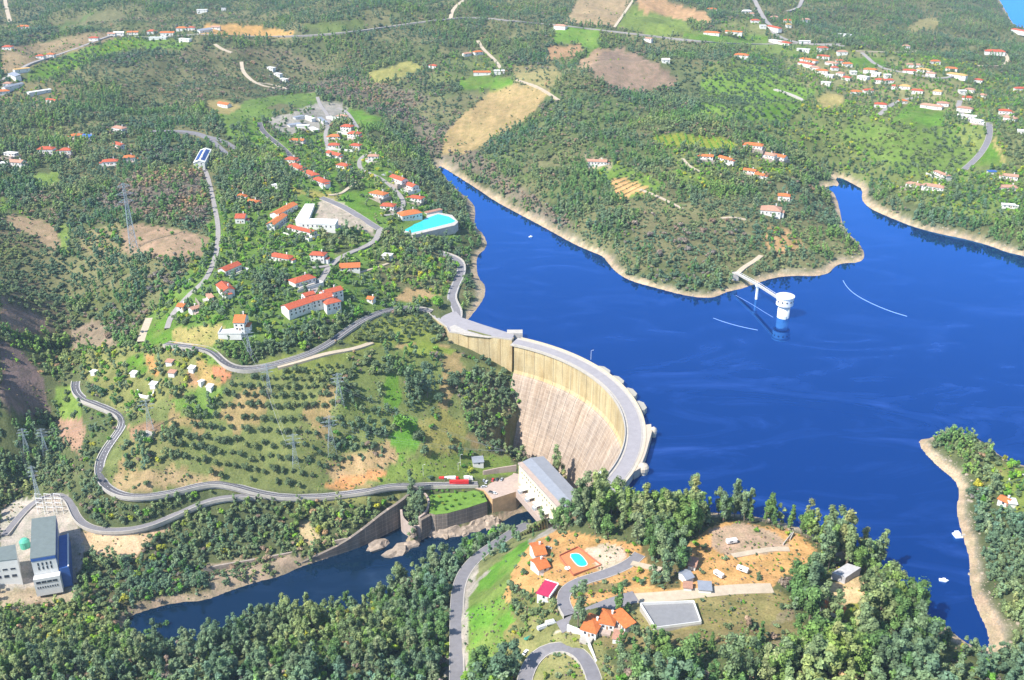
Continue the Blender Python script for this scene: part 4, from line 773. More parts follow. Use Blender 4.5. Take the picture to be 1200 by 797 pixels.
# ---------------------------------------------------------------- roads, tracks and their walls
RN = [0]
def road(name, pts, width, mat, edge=None, line=False, level=None, n=3, label=None, wall=None):
    P = smooth_line(pts, n); A = np.array(P); x, y, z = ground(A[:, 0], A[:, 1])
    # even spacing
    d = np.r_[0, np.cumsum(np.hypot(np.diff(x), np.diff(y)))]; k = max(4, int(d[-1] / max(3.0, width * .6))); t = np.linspace(0, d[-1], k)
    x = np.interp(t, d, x); y = np.interp(t, d, y)
    for _ in range(3): x[1:-1] = (x[:-2] + 2 * x[1:-1] + x[2:]) / 4; y[1:-1] = (y[:-2] + 2 * y[1:-1] + y[2:]) / 4
    tx = np.gradient(x); ty = np.gradient(y); L = np.hypot(tx, ty); nx = -ty / L; ny = tx / L; RN[0] += 1
    hh = np.max([h_at(x + nx * width * f, y + ny * width * f) for f in (-.42, 0, .42)], axis=0)
    for _ in range(7): s_ = hh.copy(); s_[1:-1] = (hh[:-2] + 2 * hh[1:-1] + hh[2:]) / 4; hh = np.maximum(s_, hh - .3)
    hh = hh + .25 + .013 * (RN[0] % 12); vs = []; fs = []; mi = []; hw = width / 2; e = .35 if edge else .0
    prof = [(-hw - .02 - e, -3.0, 0), (-hw - e, .12 if edge else 0, 1), (-hw, .12 if edge else 0, 1), (-hw, 0, 0), (hw, 0, 1), (hw, .12 if edge else 0, 1), (hw + e, .12 if edge else 0, 1), (hw + .02 + e, -3.0, 1)]
    c = len(prof)
    for i in range(k):
        for o, dz, _ in prof: vs.append((x[i] + nx[i] * o, y[i] + ny[i] * o, hh[i] + dz))
    for i in range(k - 1):
        for j in range(c - 1): fs.append((i * c + j, (i + 1) * c + j, (i + 1) * c + j + 1, i * c + j + 1)[::-1]); mi.append(0 if j == 3 else 1)
    o = link(bpy.data.objects.new(name, mesh_from(name, vs, fs, [mat, edge or mat], False, mi))); tag(o, label, kind="structure")
    if line:
        vs = []; fs = []
        for off in line:
            b = len(vs)
            for i in range(k): vs += [(x[i] + nx[i] * (off - .09), y[i] + ny[i] * (off - .09), hh[i] + .012), (x[i] + nx[i] * (off + .09), y[i] + ny[i] * (off + .09), hh[i] + .012)]
            for i in range(k - 1): fs.append((b + 2 * i, b + 2 * i + 1, b + 2 * i + 3, b + 2 * i + 2)[::-1])
        tag(link(bpy.data.objects.new("road_marking", mesh_from("road_marking", vs, fs, [PAINT]))), kind="structure")
    if wall:
        side, wh, wt_, lab = wall; w = thing("guard_wall", lab, "wall", (float(x[0]), float(y[0]), float(hh[0]))); m = MB(); o0 = side * (hw + e + .1); o1 = side * (hw + e + .1 + wt_); vs = []
        for i in range(k): vs += [(x[i] + nx[i] * q - x[0], y[i] + ny[i] * q - y[0], hh[i] - hh[0] + zz) for q, zz in ((o0, -1.5), (o0, wh), (o1, wh), (o1, -1.5))]
        fs = [];
        for i in range(k - 1):
            for j in range(3): fs.append((4 * i + j, 4 * i + j + 1, 4 * i + j + 5, 4 * i + j + 4))
        m.v = vs; m.f = fs; m.m = [0] * len(fs); m.build("wall_run", [PALE], w)
    ROAD_LINES.append((list(zip(x.tolist(), y.tolist())), width / 2 + 1.3))
    return x, y, hh, nx, ny
EDG = PALE
road("road", [(534, 378), (538, 368), (531, 356), (528, 349), (534, 334), (541, 320), (540, 309), (532, 302), (516, 297)], 7.5, ASPH, EDG, line=[-3.3, 3.3], label="grey road curving north from the dam's left end", wall=(-1, .9, .4, "pale guard wall of the bend above the reservoir north of the dam"))
road("road", [(506, 366), (494, 362), (470, 361), (445, 367), (422, 378), (402, 392), (384, 405), (362, 416), (338, 424), (312, 431), (288, 435), (270, 432), (259, 424), (252, 414), (240, 409), (214, 407), (194, 404)], 5.0, ASPHD, EDG, line=[0], label="grey hillside road running left from the dam", wall=(-1, .8, .35, "low pale guard wall of the hillside road left of the dam"))
road("track", [(436, 402), (415, 410), (385, 414), (352, 424), (325, 431)], 5, DIRTM, label="pale service track above the olive grove")
road("road", [(90, 449), (88, 457), (92, 465), (100, 471), (112, 475), (128, 482), (146, 489), (147, 497), (138, 510), (125, 527), (117, 545), (117, 562), (127, 577), (150, 585), (180, 585), (205, 580), (228, 572), (252, 567), (274, 570), (296, 578), (325, 584), (360, 585), (400, 581), (440, 575), (480, 571), (520, 569), (560, 568)], 5.4, ASPHD, EDG, line=[-2.4, 0, 2.4], label="dark lower road looping down to the powerhouse", wall=(-1, 1.0, .6, "long pale guard wall along the lower road to the powerhouse"))
road("road", [(300, 583), (270, 584), (245, 588), (222, 598), (200, 610), (175, 619), (145, 624), (115, 623), (97, 616), (88, 604), (84, 590), (76, 582), (60, 580), (44, 586), (30, 598), (18, 612), (5, 628)], 4.8, ASPH, EDG, label="grey access road curling to the power station", wall=(1, .9, .5, "cream guard wall of the access road at the power station"))
road("street", [(446, 268), (441, 283), (425, 291), (403, 299), (386, 312), (378, 327), (368, 341), (360, 352)], 6, STREET, label="pale village street falling from the square")
road("street", [(366, 314), (376, 314), (387, 311)], 5, STREET)
road("street", [(376, 232), (392, 238), (410, 247), (428, 259), (444, 269)], 8, ASPH, EDG, label="grey street crossing the village square")
road("street", [(304, 144), (306, 152), (314, 160), (326, 169), (338, 180), (342, 186)], 6, ASPHD, EDG, label="straight street entering the village from the north west")
road("street", [(372, 114), (375, 124), (384, 134), (386, 146), (381, 156), (382, 166), (386, 178)], 5, STREET); road("street", [(395, 127), (405, 130), (413, 140), (420, 152)], 5, STREET)
road("street", [(436, 178), (424, 184), (420, 192), (424, 200), (436, 204), (448, 210), (460, 220), (470, 230), (474, 240), (468, 250), (455, 253), (446, 252)], 5, STREET, label="winding lane between the village houses above the pool")
road("track", [(165, 402), (169, 389), (175, 374)], 6, DIRTM); road("track", [(196, 386), (200, 372), (214, 354), (226, 341), (240, 330), (250, 310), (255, 290), (256, 265), (252, 245), (248, 225), (243, 205), (238, 195)], 4.5, STREET, label="pale track climbing beside the dark trees left of the village")
road("track", [(420, 213), (406, 222), (400, 228), (385, 229)], 4, DIRTM); road("track", [(455, 309), (447, 312), (435, 316), (420, 320)], 3, DIRTM)
road("road", [(178, 154), (210, 154), (235, 157), (248, 165), (258, 174), (268, 184)], 8, ASPH, label="grey road behind the white hall with solar panels"); road("road", [(240, 160), (256, 163), (270, 170), (276, 175)], 8, ASPH)
road("far_road", [(0, 95), (20, 84), (34, 75), (60, 67), (92, 56), (120, 45), (134, 41), (165, 44), (200, 43), (232, 40), (260, 41), (300, 43), (345, 43), (395, 40), (440, 34), (480, 28), (520, 23), (558, 20), (600, 25), (650, 29), (700, 35), (760, 42), (810, 48), (850, 51), (890, 52), (930, 51), (990, 54)], 6, STREET, label="pale ridge road crossing the far hills")
road("far_road", [(940, 0), (936, 10), (922, 14)], 8, STREET); road("far_road", [(884, 0), (895, 22), (904, 32), (905, 38), (920, 47), (945, 52), (985, 52)], 9, STREET); road("far_road", [(1010, 62), (1030, 80), (1065, 86), (1095, 92), (1112, 92), (1122, 86)], 7, STREET)
road("far_road", [(1030, 135), (1045, 122), (1062, 116), (1078, 114)], 7, STREET); road("far_road", [(1125, 118), (1122, 128), (1136, 143), (1158, 148)], 7, STREET); road("far_road", [(1145, 77), (1175, 78), (1182, 70), (1178, 63)], 6, DIRTM)
road("road", [(1159, 144), (1160, 158), (1156, 170), (1148, 182), (1140, 190), (1130, 199)], 7, ASPH, EDG, label="grey country road among orchards at the upper right")
road("far_track", [(6, 0), (8, 12), (12, 26)], 8, DIRTM); road("far_track", [(252, 52), (260, 58), (272, 62)], 6, DIRTM); road("far_track", [(283, 73), (284, 84), (296, 96), (312, 102), (334, 105)], 6, DIRTM); road("far_track", [(300, 97), (320, 99), (338, 105)], 5, DIRTM)
road("far_track", [(528, 22), (530, 12), (538, 4), (544, 0)], 7, DIRTM); road("far_track", [(560, 48), (566, 58), (580, 70), (588, 82)], 6, DIRTM); road("far_track", [(606, 94), (630, 102), (640, 108), (655, 118)], 5, DIRTM); road("far_track", [(742, 0), (730, 18), (720, 32)], 5, DIRTM); road("far_track", [(1002, 60), (1050, 62), (1075, 60)], 5, DIRTM); road("far_track", [(908, 105), (925, 110), (942, 118)], 6, PALE)
road("track", [(750, 222), (775, 232), (790, 240), (800, 245)], 4, DIRTM); road("track", [(864, 321), (872, 313), (885, 306), (892, 300)], 5, DIRTM); road("track", [(800, 186), (808, 196), (824, 203)], 4, DIRTM); road("track", [(845, 256), (860, 254), (875, 258)], 4, DIRTM)
# near bank
road("road", [(535, 850), (535, 797), (535, 750), (535, 715), (537, 690), (546, 669), (566, 650), (590, 634), (612, 621), (632, 608), (645, 600)], 7.2, ASPH, EDG, label="wide pale road descending along the near bank", wall=(-1, .8, .4, "pale kerb wall along the descending near road"))
road("road", [(610, 830), (614, 800), (622, 778), (636, 762), (655, 756), (675, 760), (689, 776), (697, 797), (702, 820)], 7.0, ASPH, EDG, label="asphalt hairpin loop at the bottom edge")
road("drive", [(750, 650), (742, 659), (728, 667), (706, 675), (682, 681), (664, 689), (657, 700), (660, 712), (668, 722)], 6.5, ASPH, EDG, label="curved grey drive below the pool terrace")
road("drive", [(655, 736), (672, 728), (690, 718), (712, 709), (738, 702), (745, 700)], 9, ASPH, label="grey forecourt of the orange-roofed house")
road("dirt_road", [(742, 702), (775, 700), (810, 697), (845, 692), (880, 690), (905, 690)], 8, DIRTM, label="broad pale dirt road above the walled court"); road("dirt_road", [(858, 652), (880, 648), (905, 643), (925, 644)], 4, DIRTM)
road("dirt_road", [(740, 660), (755, 664), (775, 668)], 4, DIRTM)
# ---------------------------------------------------------------- houses
WIN_ME = {}
def win_mesh(w, h, mat=None):
    k = (round(w, 1), round(h, 1))
    if k not in WIN_ME:
        q = MB(); q.box(-w / 2, w / 2, -.05, .06, -h / 2, h / 2, 0); q.box(-w / 2 - .15, w / 2 + .15, -.05, .14, -h / 2 - .15, -h / 2, 1); WIN_ME[k] = mesh_from("window", q.v, q.f, [DARKG, PALE], False, q.m)
    return WIN_ME[k]
def house(cx, cy, ax, ay, dep, h, kind, col, label, wall='w', cat="house", name="house", group=None, rise=None, up=None, detail=None, wins=None, chim=True):
    """cx,cy: middle of the roof on the photograph; ax,ay: the long side as seen; dep: the other side in metres; h: wall height"""
    p = gp(cx, cy, h if up is None else up); s = scale_at(p.x, p.y, p.z); sa = math.sin(PITCH + math.atan((cy - 398.5) / FOC))
    wx, wy = ax / s, -ay / (s * sa); Ln = math.hypot(wx, wy); ang = math.atan2(wy, wx)
    if ang > math.pi / 2: ang -= math.pi
    if ang < -math.pi / 2: ang += math.pi
    zs = [float(h_at(p.x + dx * math.cos(ang) - dy * math.sin(ang), p.y + dx * math.sin(ang) + dy * math.cos(ang))) for dx in (-Ln / 2, 0, Ln / 2) for dy in (-dep / 2, 0, dep / 2)]
    zb = (max(zs) + p.z) / 2 + .1; o = thing(name, label, cat, (p.x, p.y, zb), ang, group); a, b = Ln / 2, dep / 2; clear_ring([(p.x + dx * math.cos(ang) - dy * math.sin(ang), p.y + dx * math.sin(ang) + dy * math.cos(ang)) for dx, dy in ((-a, -b), (a, -b), (a, b), (-a, b))], 3.2)
    q = MB(); q.box(-a, a, -b, b, -4, h)
    if kind == 'g': q.add([(-a, -b, h), (-a, b, h), (-a, 0, h - .1 + (dep * .24 if rise is None else rise) * b / (b + .55)), (a, -b, h), (a, b, h), (a, 0, h - .1 + (dep * .24 if rise is None else rise) * b / (b + .55))], [(0, 2, 1), (3, 4, 5)])
    q.build("wall", [WALLM[wall]], o); e = .55; r = (dep * .24 if rise is None else rise); q = MB(); A, B = a + e, b + e; z0 = h - .12; t = .22
    if kind == 'h':
        k = min(A, B) if A > B else A * .98; k = min(k, A * .98)
        q.add([(-A, -B, z0), (A, -B, z0), (A, B, z0), (-A, B, z0), (-A + k, 0, z0 + r + t), (A - k, 0, z0 + r + t), (-A, -B, z0 + t), (A, -B, z0 + t), (A, B, z0 + t), (-A, B, z0 + t)],
              [(0, 3, 2, 1), (0, 1, 7, 6), (1, 2, 8, 7), (2, 3, 9, 8), (3, 0, 6, 9), (6, 7, 5, 4), (7, 8, 5), (8, 9, 4, 5), (9, 6, 4)])
    elif kind == 'g':
        for s_ in (-1, 1): q.add([(-A, s_ * B, z0), (A, s_ * B, z0), (A, 0, z0 + r), (-A, 0, z0 + r), (-A, s_ * B, z0 + t), (A, s_ * B, z0 + t), (A, 0, z0 + r + t), (-A, 0, z0 + r + t)], [(0, 3, 2, 1), (4, 5, 6, 7), (0, 1, 5, 4), (1, 2, 6, 5), (2, 3, 7, 6), (3, 0, 4, 7)])
    elif kind == 's': q.add([(-A, -B, z0), (A, -B, z0), (A, B, z0 + r), (-A, B, z0 + r), (-A, -B, z0 + t), (A, -B, z0 + t), (A, B, z0 + r + t), (-A, B, z0 + r + t)], [(0, 3, 2, 1), (4, 5, 6, 7), (0, 1, 5, 4), (1, 2, 6, 5), (2, 3, 7, 6), (3, 0, 4, 7)])
    else: q.box(-A, A, -B, B, z0 + .12, z0 + .45)
    rf = q.build("roof", [ROOF[col]], o); px_ = s * Ln
    det = detail if detail is not None else (2 if cy > 128 else 1)
    if wins is None: wins = 0 if Ln < 5 or h < 2.3 else max(1, min(6, int(Ln / 3.6)))
    if det == 1: wins = min(2, wins)
    m = win_mesh(1.3, 1.4); fl = 2 if h > 5 else 1
    for f in range(fl):
        z = 1.75 + f * 2.9
        for k in range(wins):
            w = link(bpy.data.objects.new("window", m), o); w.location = (-a + 2 * a * (k + .5 + (.08 if f == 0 else 0)) / max(1, wins), -b, z)
        if det == 2 and dep > 6:
            for sx in ((-1,) if p.x > 200 else (1,)):
                for k in range(2):
                    w = link(bpy.data.objects.new("window", m), o); w.location = (sx * a, -b + dep * (.3 + .4 * k), z); w.rotation_euler = (0, 0, math.pi / 2)
    if det == 2 and wins:
        q = MB(); q.box(-.55, .55, -b - .07, -b + .02, 0, 2.1); d = q.build("door", [WOOD], o); d.location = (a * .1 if wins % 2 == 0 else a / wins, 0, 0)
        if chim and kind in 'hg': q = MB(); q.box(-.45, .45, -.45, .45, h, h + r + 1.3); q.box(-.6, .6, -.6, .6, h + r + 1.3, h + r + 1.5); c = q.build("chimney", [WALLM['w']], rf); c.location = (a * .45, b * .3, 0)
    if det == 2 and name == "house" and Ln > 7:
        hr = random.Random(int(cx * 7 + cy)); k = hr.random()
        if k < .7: q = MB(); q.box(-a * .8, a * .7, -b - 3.6, -b, -2.5, .12); q.build("patio", [PALE if k < .4 else PINKC], o)
        if k > .35 and cy < 600: q = MB(); sx = 1 if k > .6 else -1; q.box(*sorted((sx * a, sx * (a + 3.2))), -b * .7, b * .4, -3, 2.3); x_ = q.build("annex", [WALLM[wall]], o); q = MB(); q.box(*sorted((sx * (a + .02), sx * (a + 3.6))), -b * .7 - .3, b * .4 + .3, 2.3, 2.55); q.build("annex_roof", [ROOF[col]], x_)
        if k < .5 and cy < 420:
            q = MB(); g_ = 7 + 4 * k
            for x0_, x1_, y0_, y1_ in ((-a - 3, a + 3, -b - g_, -b - g_ + .35), (a + 2.7, a + 3, -b - g_, b)): q.box(x0_, x1_, y0_, y1_, -3, .9)
            q.build("garden_wall", [WALLM['w'] if k < .25 else STONE], o)
    return o
H = house
V = "houses of the upper village"
rows = [
 (401,137,12,1,9,3.5,'h','p',"pale weathered roofed house topping the right-hand column of village houses"),
 (407,148,13,1,10,5.6,'h','r',"white two-floor house with red roof, second from the top of the right-hand column"),
 (415.5,157,14,1,10,5.6,'h','r',"broad white house with pinkish red roof, third down the right-hand column"),
 (417,170.5,12,1,9,4,'h','r',"red-roofed house with a dark gable patch, lowest of the right-hand column"),
 (392.5,159.5,13,0,9,3.2,'h','o',"orange-roofed bungalow half hidden by trees, top of the inner column"),
 (391.5,169.5,13,0,9,3.2,'h','r',"red-roofed bungalow below the orange one in the inner column"),
 (392.5,181,17,4,9,3.6,'g','r',"long white house with red gable roof in the middle of the inner column"),
 (402.5,193.5,13,2,9,3.6,'h','r',"red-roofed house at the foot of the inner column by the green slope"),
 (349.5,164.5,15,1,7,3,'g','o',"low orange-roofed house under the pale works yard"),
 (341.5,186.5,13,1,10,3.6,'h','r',"first red-roofed house of the diagonal terrace beside the straight street"),
 (348.5,195.5,14,5,9,3.6,'h','r',"second red-roofed house of the diagonal terrace, touching the first"),
 (364.5,203,14,5,9,3.6,'h','r',"third red-roofed house of the diagonal terrace"),
 (376.5,212,15,5,10,3.6,'h','r',"lowest red-roofed house of the diagonal terrace above the curved lawn path"),
 (437.5,183,12,0,8,6.2,'h','p',"tall white house with faded red roof standing alone inside the lane loop"),
 (467.5,210,16,5,9,4,'g','r',"long white red-roofed house just below the parked cars, upper of two"),
 (480.5,218,15,5,9,4,'g','r',"red-roofed house stepping down from the upper of two above the pool"),
 (488,232,16,2,9,3.2,'h','r',"red-roofed bungalow beside the yellow tree above the pool"),
 (444.5,227.5,17,3,10,3.4,'h','o',"orange-red house left of the lane with a white terrace"),
 (455,241,16,1,10,3.4,'h','r',"red hip-roofed house at the lane's inner bend left of the pool"),
 (330,300,26,4,9,3.6,'h','r',"long white house with red roof among the trees, left of the street fork"),
 (373,298,17,1,9,6,'h','r',"square two-floor cream house with red roof by the street fork"),
 (354,269,33,7,7,3.4,'g','r',"very long low red-roofed row house below the white hall"),
 (332.5,246,15,-12,9,4.2,'g','o',"tall slanting orange-roofed house left of the white hall"),
 (324.5,258,8,-11,8,5,'g','o',"narrow orange-roofed house in front of the slanting one left of the hall"),
 (282.5,254,11,0,12,5,'g','r',"square white house with red gable roof and dark shadow in the bright green garden"),
 (296,236,14,2,8,3.4,'h','o',"cream house with orange roof among trees above the bright green garden"),
 (282.5,229,9,1,7,2.8,'h','o',"small orange-roofed house hidden in the dark trees at the village's left"),
 (269,313,13,-8,9,4.2,'g','r',"small white house with red gable roof beside the rising track"),
 (264,337,13,8,10,4.6,'g','r',"white house with red roof on the garden slope below the rising track"),
 (213.5,359,8,1,7,3,'g','o',"little orange-roofed cottage at the bend of the rising track"),
 (227.5,362,7,-3,6,2.6,'g','p',"tiny pale-roofed shed right of the little cottage at the track bend"),
 (246,348,6,4,4,2.2,'s','p',"small rusty lean-to under the trees left of the garden-slope house"),
 (354,327,20,-7,11,3.8,'h','r',"broad orange-red house above the school complex, left of the falling street"),
 (54.5,175,18,0,10,5,'h','r',"large white house with bright red roof, left one of the pair in the left valley"),
 (77.5,176,13,0,9,4,'h','r',"white house with red roof, right one of the pair in the left valley"),
 (90,159,13,-1,8,3.5,'h','o',"orange-roofed house touching the blue-roofed one"),
 (140,150,15,2,9,4.5,'h','p',"white house with brownish roof near the small green lawn at the left"),
 (140,169.5,13,3,7,3.5,'g','r',"red-roofed house at the end of the long pink wall"),
 (129,188.5,17,-1,9,4,'h','r',"white house with pale red roof at the lower end of the left hamlet"),
 (151,184,12,-1,9,4.8,'h','o',"cube-like white house with orange roof right of the left hamlet"),
 (20,190,17,1,9,3.6,'g','p',"pale house with a long faded roof at the left edge behind dark trees"),
 (263,122,14,2,8,4,'g','o',"lone white house with orange roof on the scrub hillside"),
 (700,190,22,1,8,3.6,'g','p',"whitish pink villa left of the orange terraces"),
 (919,229,13,1,9,5,'h','o',"orange-roofed house among the trees above the round pink villa"),
 (903.6,246,22,2,15,4.2,'h','p',"round-looking pink villa with white walls near the arm of the reservoir"),
 (883,171,20,2,10,3.6,'h','o',"wide orange-roofed villa right of the vineyard"),
 (899,183,17,3,9,3.6,'h','p',"pale pinkish villa between two orange-roofed ones right of the vineyard"),
 (914,185,11,3,8,3.4,'g','o',"small orange-roofed house at the right end of the row by the vineyard"),
 (828,183,15,1,7,3,'g','o',"long low orange-roofed house below the vineyard"),
 (851,187,12,4,7,3,'g','o',"short orange-roofed house right of the long low one below the vineyard"),
 (879,200,12,2,7,3,'g','o',"orange-roofed cottage in the woods under the vineyard road"),
 (891,205,9,2,7,3,'g','o',"smaller orange cottage beside the woodland one under the vineyard road"),
 (1104,204,7,6,6,3,'h','p',"small pale-roofed chapel-like house above the two pink villas"),
 (1071,216,12,3,8,3.6,'h','p',"left one of the two faded pink-roofed villas near the reservoir at the right"),
 (1094,219,20,4,9,3.6,'h','p',"right one of the two faded pink-roofed villas near the reservoir at the right"),
 (1184,206,15,2,8,3.6,'g','p',"pale orange-roofed house beside the blue-covered pool yard"),
 (1183,219,16,1,9,3.6,'h','p',"white house with patchy pink roof below the blue-covered pool yard"),
 (1182,240,14,1,6,3,'f','w',"flat white building among trees near the right edge of the photo"),
 (657,30.5,13,1,10,5,'h','p',"pink-roofed house alone beside the ridge road and the bright green field"),
 (834,38.5,17,1,9,4,'h','o',"long orange-roofed farmhouse in the walled yard on the ridge"),
 (860,38,18,1,7,3.4,'g','o',"low orange farm wing right of the long farmhouse on the ridge"),
 (869,65,15,1,10,4,'h','o',"orange-roofed house below the ridge road beside its garden"),
 (565,85,20,0,8,4,'g','o',"long white house with orange roof on the green hill left of the brown clearing"),
 (585,83,12,0,9,5,'f','w',"blocky white house right of the long orange-roofed one on the green hill"),
 (508,77,9,1,8,3.5,'h','r',"small red-roofed house at the dry yellow field"),
 (560,61,9,-1,8,3.6,'h','o',"orange-roofed house by the winding hill track"),
 (547,63,8,-1,7,3.4,'g','p',"pale-roofed house left of the orange one by the winding hill track"),
 (28,31,14,0,10,4,'h','o',"orange-roofed house alone on the upper left hillside"),
 (9,55,11,0,10,4,'h','r',"pinkish red house near the left edge of the upper hillside"),
 (47.5,66,9,0,8,3.6,'h','r',"small red-roofed house left of the orange one by the rising ridge road"),
 (59.5,64,9,0,8,4,'h','o',"white house with orange-red roof by the rising ridge road"),
 (110,44.5,11,0,8,4,'h','r',"red-roofed house on bare red ground above the ridge road"),
 (131,40,9,0,8,3.5,'g','p',"pale house where the ridge road levels at the vineyard"), (139.5,39,12,0,8,4,'g','w',"bright white house where the ridge road levels at the vineyard"), (156,38,13,0,8,3.6,'g','o',"orange-roofed house right of the bright white one at the vineyard"),
 (178,37,10,0,10,4.5,'h','r',"deep red-roofed house in the middle of the ridge hamlet"), (196.5,39,16,0,8,4,'g','o',"long orange-roofed house in the middle of the ridge hamlet"),
 (185,44,20,0,7,3.6,'f','w',"long white building facing the vineyard in the ridge hamlet"), (213,33,12,0,9,4,'h','o',"orange house at the right of the ridge hamlet"), (224.5,32.5,8,0,8,4,'h','r',"small red house right of the orange one in the ridge hamlet"),
 (217,46,14,1,7,3.4,'f','w',"low white house under the right end of the ridge hamlet"), (240,35,11,-2,8,4,'s','g',"dark grey-roofed shed beside the orange field"), (253,32,10,0,8,3.4,'g','p',"pale shed on the edge of the orange field"),
 (237,12,12,0,8,4,'f','w',"white building alone in the woods near the top edge"), (262,10,5,0,5,5,'f','w',"tiny white tower-like hut near the top edge"),
 (25,81,13,-2,10,4,'f','y',"sandy yellow-walled yard building at the road bend on the left"), (17,89,16,3,8,3.6,'s','g',"grey-blue roofed workshop below the sandy yard at the left"), (4,107,12,-1,9,4,'h','o',"orange-roofed house cut by the left edge of the photo"),
 (15,102,10,-5,7,3.6,'g','g',"narrow bluish-roofed house beside the orange one at the left edge"), (46,107,18,-4,7,3.4,'f','w',"long white shed with flat roof at the left"), (63,118,18,2,7,3,'g','r',"long faded red roof in the scrub at the left"), (9,98,9,0,8,3.8,'h','p',"pinkish house above the bluish-roofed one at the left"),
 (780,70.5,9,0,8,3.6,'g','w',"little white house at the corner of the brown clear-cut"), (760,46,8,1,7,3.5,'g','p',"small pale house just under the ridge road fork"), (834,11,11,0,9,4,'h','o',"orange house on bare orange ground at the top"), (875,13,11,0,9,4,'h','w',"white villa near the top right of the ridge"),
 (1166,60.5,21,1,13,4.5,'h','r',"big red hip-roofed villa alone on a terrace at the right"), (1195,37,8,3,9,5,'h','r',"red-roofed house on the far shore at the right edge"), (1062,54,8,0,8,4,'h','p',"pale house alone in the wooded slope at the upper right"),
]
for r in rows: H(*r)
# the far hill village at the upper right: alike specks in one cluster share a label, the rest say what stands out
far = [
 (881,16,7,0,'p',0),(885,24,10,0,'r',"red-roofed house left of the hill road at the top right"),(894,30,7,0,'w',0),(908,20,10,0,'p',"pale villa right of the hill road at the top right"),(923,24,9,0,'o',"orange house right of the pale villa at the top right"),(924,29,6,0,'y',0),
 (907,34,9,3,'r',"red-roofed house inside the bend of the hill road"),(910,48,12,2,'w',"white house with small pool yard at the hill road junction"),(920,50,10,2,'r',"dusty red roof right of the white house at the hill road junction"),(943,48,13,0,'w',"wide white house on the hill road, right of the junction"),(944,23,10,0,'p',"pink-white ruin-like house in the scrub above the hill road"),
 (990,41,13,1,'w',"white house in the fields above the end of the hill road"),(941.5,58,13,1,'w',"white house in the green field above the dense village cluster"),
 (964,57,12,0,'r',1),(965,66,13,1,'r',1),(948,70,14,3,'o',"orange-red house at the left tip of the dense village cluster"),(945,75,12,3,'r',1),(987,61,12,0,'p',"long pale shed right of the dense village cluster"),(993,75,11,0,'o',"bright orange roof at the right of the dense village cluster"),
 (984,71,8,0,'r',1),(963,83,13,1,'o',"orange-roofed white house under the dense village cluster"),(955,79,10,1,'p',1),(975,74,10,2,'p',1),(1020,82,14,1,'o',"orange-roofed house between the bright field and the village lane"),(1027,86,8,1,'w',0),(968,97,9,1,'w',"white house alone above the tan pond"),
 (992,91,8,1,'r',1),(978,79,8,0,'r',1),(1000,84,7,0,'w',1),(1032,94,11,1,'r',"red-roofed house in the middle of the long village"),(1043,94,8,0,'r',"small red roof right of the mid-village red house"),(1060.5,101,11,1,'y',"ochre yellow house in the middle of the long village"),(1050,101,9,1,'r',"brick-red house touching the ochre yellow one"),
 (1003,108,12,1,'o',"orange house at the foot of the brown field in the village"),(1018,106,12,0,'r',"red shed beside the orange house at the brown field"),(1032,122,13,1,'r',"bright red-orange roof where the lane meets the orchard"),(1058,118,9,0,'o',"small orange roof on the lane beside the green field"),
 (1096,72,11,0,'o',"orange house at the forest edge above the long village"),(1072,76,18,1,'p',"long faded pink row house on the upper lane"),(1066,83,14,1,'r',"white house with red porch roof on the upper lane"),(1083,82,12,2,'y',"ochre-roofed house on the upper lane"),(1091,86,9,1,'p',0),
 (1115,80,12,1,'o',"orange house above the big ochre one on the upper lane"),(1121.5,89,16,3,'y',"big ochre yellow house at the right end of the upper lane"),(1146.6,94,8,1,'r',"small red-roofed house among trees right of the ochre one"),(1075,106,12,1,'r',"deep red roof in the middle of the long village, right of the ochre house"),
 (1099,107,8,1,'y',"small ochre house behind the dark round tree"),(1195,104,12,0,'r',"red-roofed house at the right edge above the orchards"),(1134,115,11,1,'r',"square red-roofed house at the lower village crossing"),(1137,105,9,1,'p',0),(1128,107,9,0,'w',0),(1151,111,8,1,'p',0),
 (1092,124,20,3,'p',"very long whitish row house above the bright green field"),(1105,121,12,1,'d',"dark purple-brown roof behind the long whitish row house"),(1131,127,14,2,'d',"brown-roofed house above the walled white compound"),(1133,136,18,2,'w',"walled white compound at the top of the country road"),(1145,141,9,2,'w',0),
 (1178,130,13,1,'r',"red-roofed white house right of the country road"),(1183,138,11,3,'p',"pinkish house below the red-roofed one right of the country road"),(1198,153,9,1,'w',"white house with violet shade at the right edge"),(1040,88,7,0,'w',0),(1012,90,8,2,'w',1),(972,88,8,1,'w',1),(985,86,7,1,'p',1),
]
for cx, cy, ax, ay, c, lab in far:
    g = None
    if lab == 0: lab, g = "tiny pale house scattered along the lanes of the long hill village", "tiny pale houses along the village lanes"
    elif lab == 1: lab, g = "small red or white roofed house packed inside the dense village cluster", "houses of the dense village cluster"
    H(cx, cy, ax, ay, 8.5, 4, 'f' if c == 'w' else 'h', c, lab, group=g)
# special buildings of the village
H(104,160,13,1,10,4,'g','b',"house with a vivid blue roof in the left valley hamlet")
H(13,180,14,1,7,3,'f','w',"low white building at the left edge behind the conifers"); H(5,191,9,0,7,3,'f','w',"small white block at the left edge under the low white building")
H(454,299,10,1,7,4,'f','w',"lone white cube hut on the green slope under the square", name="hut", cat="hut", wins=0)
H(324,217,9,1,5,3,'f','w',"small white hut in the dark trees left of the terrace", name="hut", cat="hut", wins=1)
H(410,313,23,-1,9,3,'s','o',"long open-fronted shed with orange roof right of the street fork", name="shed", cat="shed", rise=1.2)
hall = H(237.5,184,8,15,12,6,'g','w',"white hall with two banks of solar panels at the left of the village", name="hall", cat="hall", wins=3, rise=2.2)
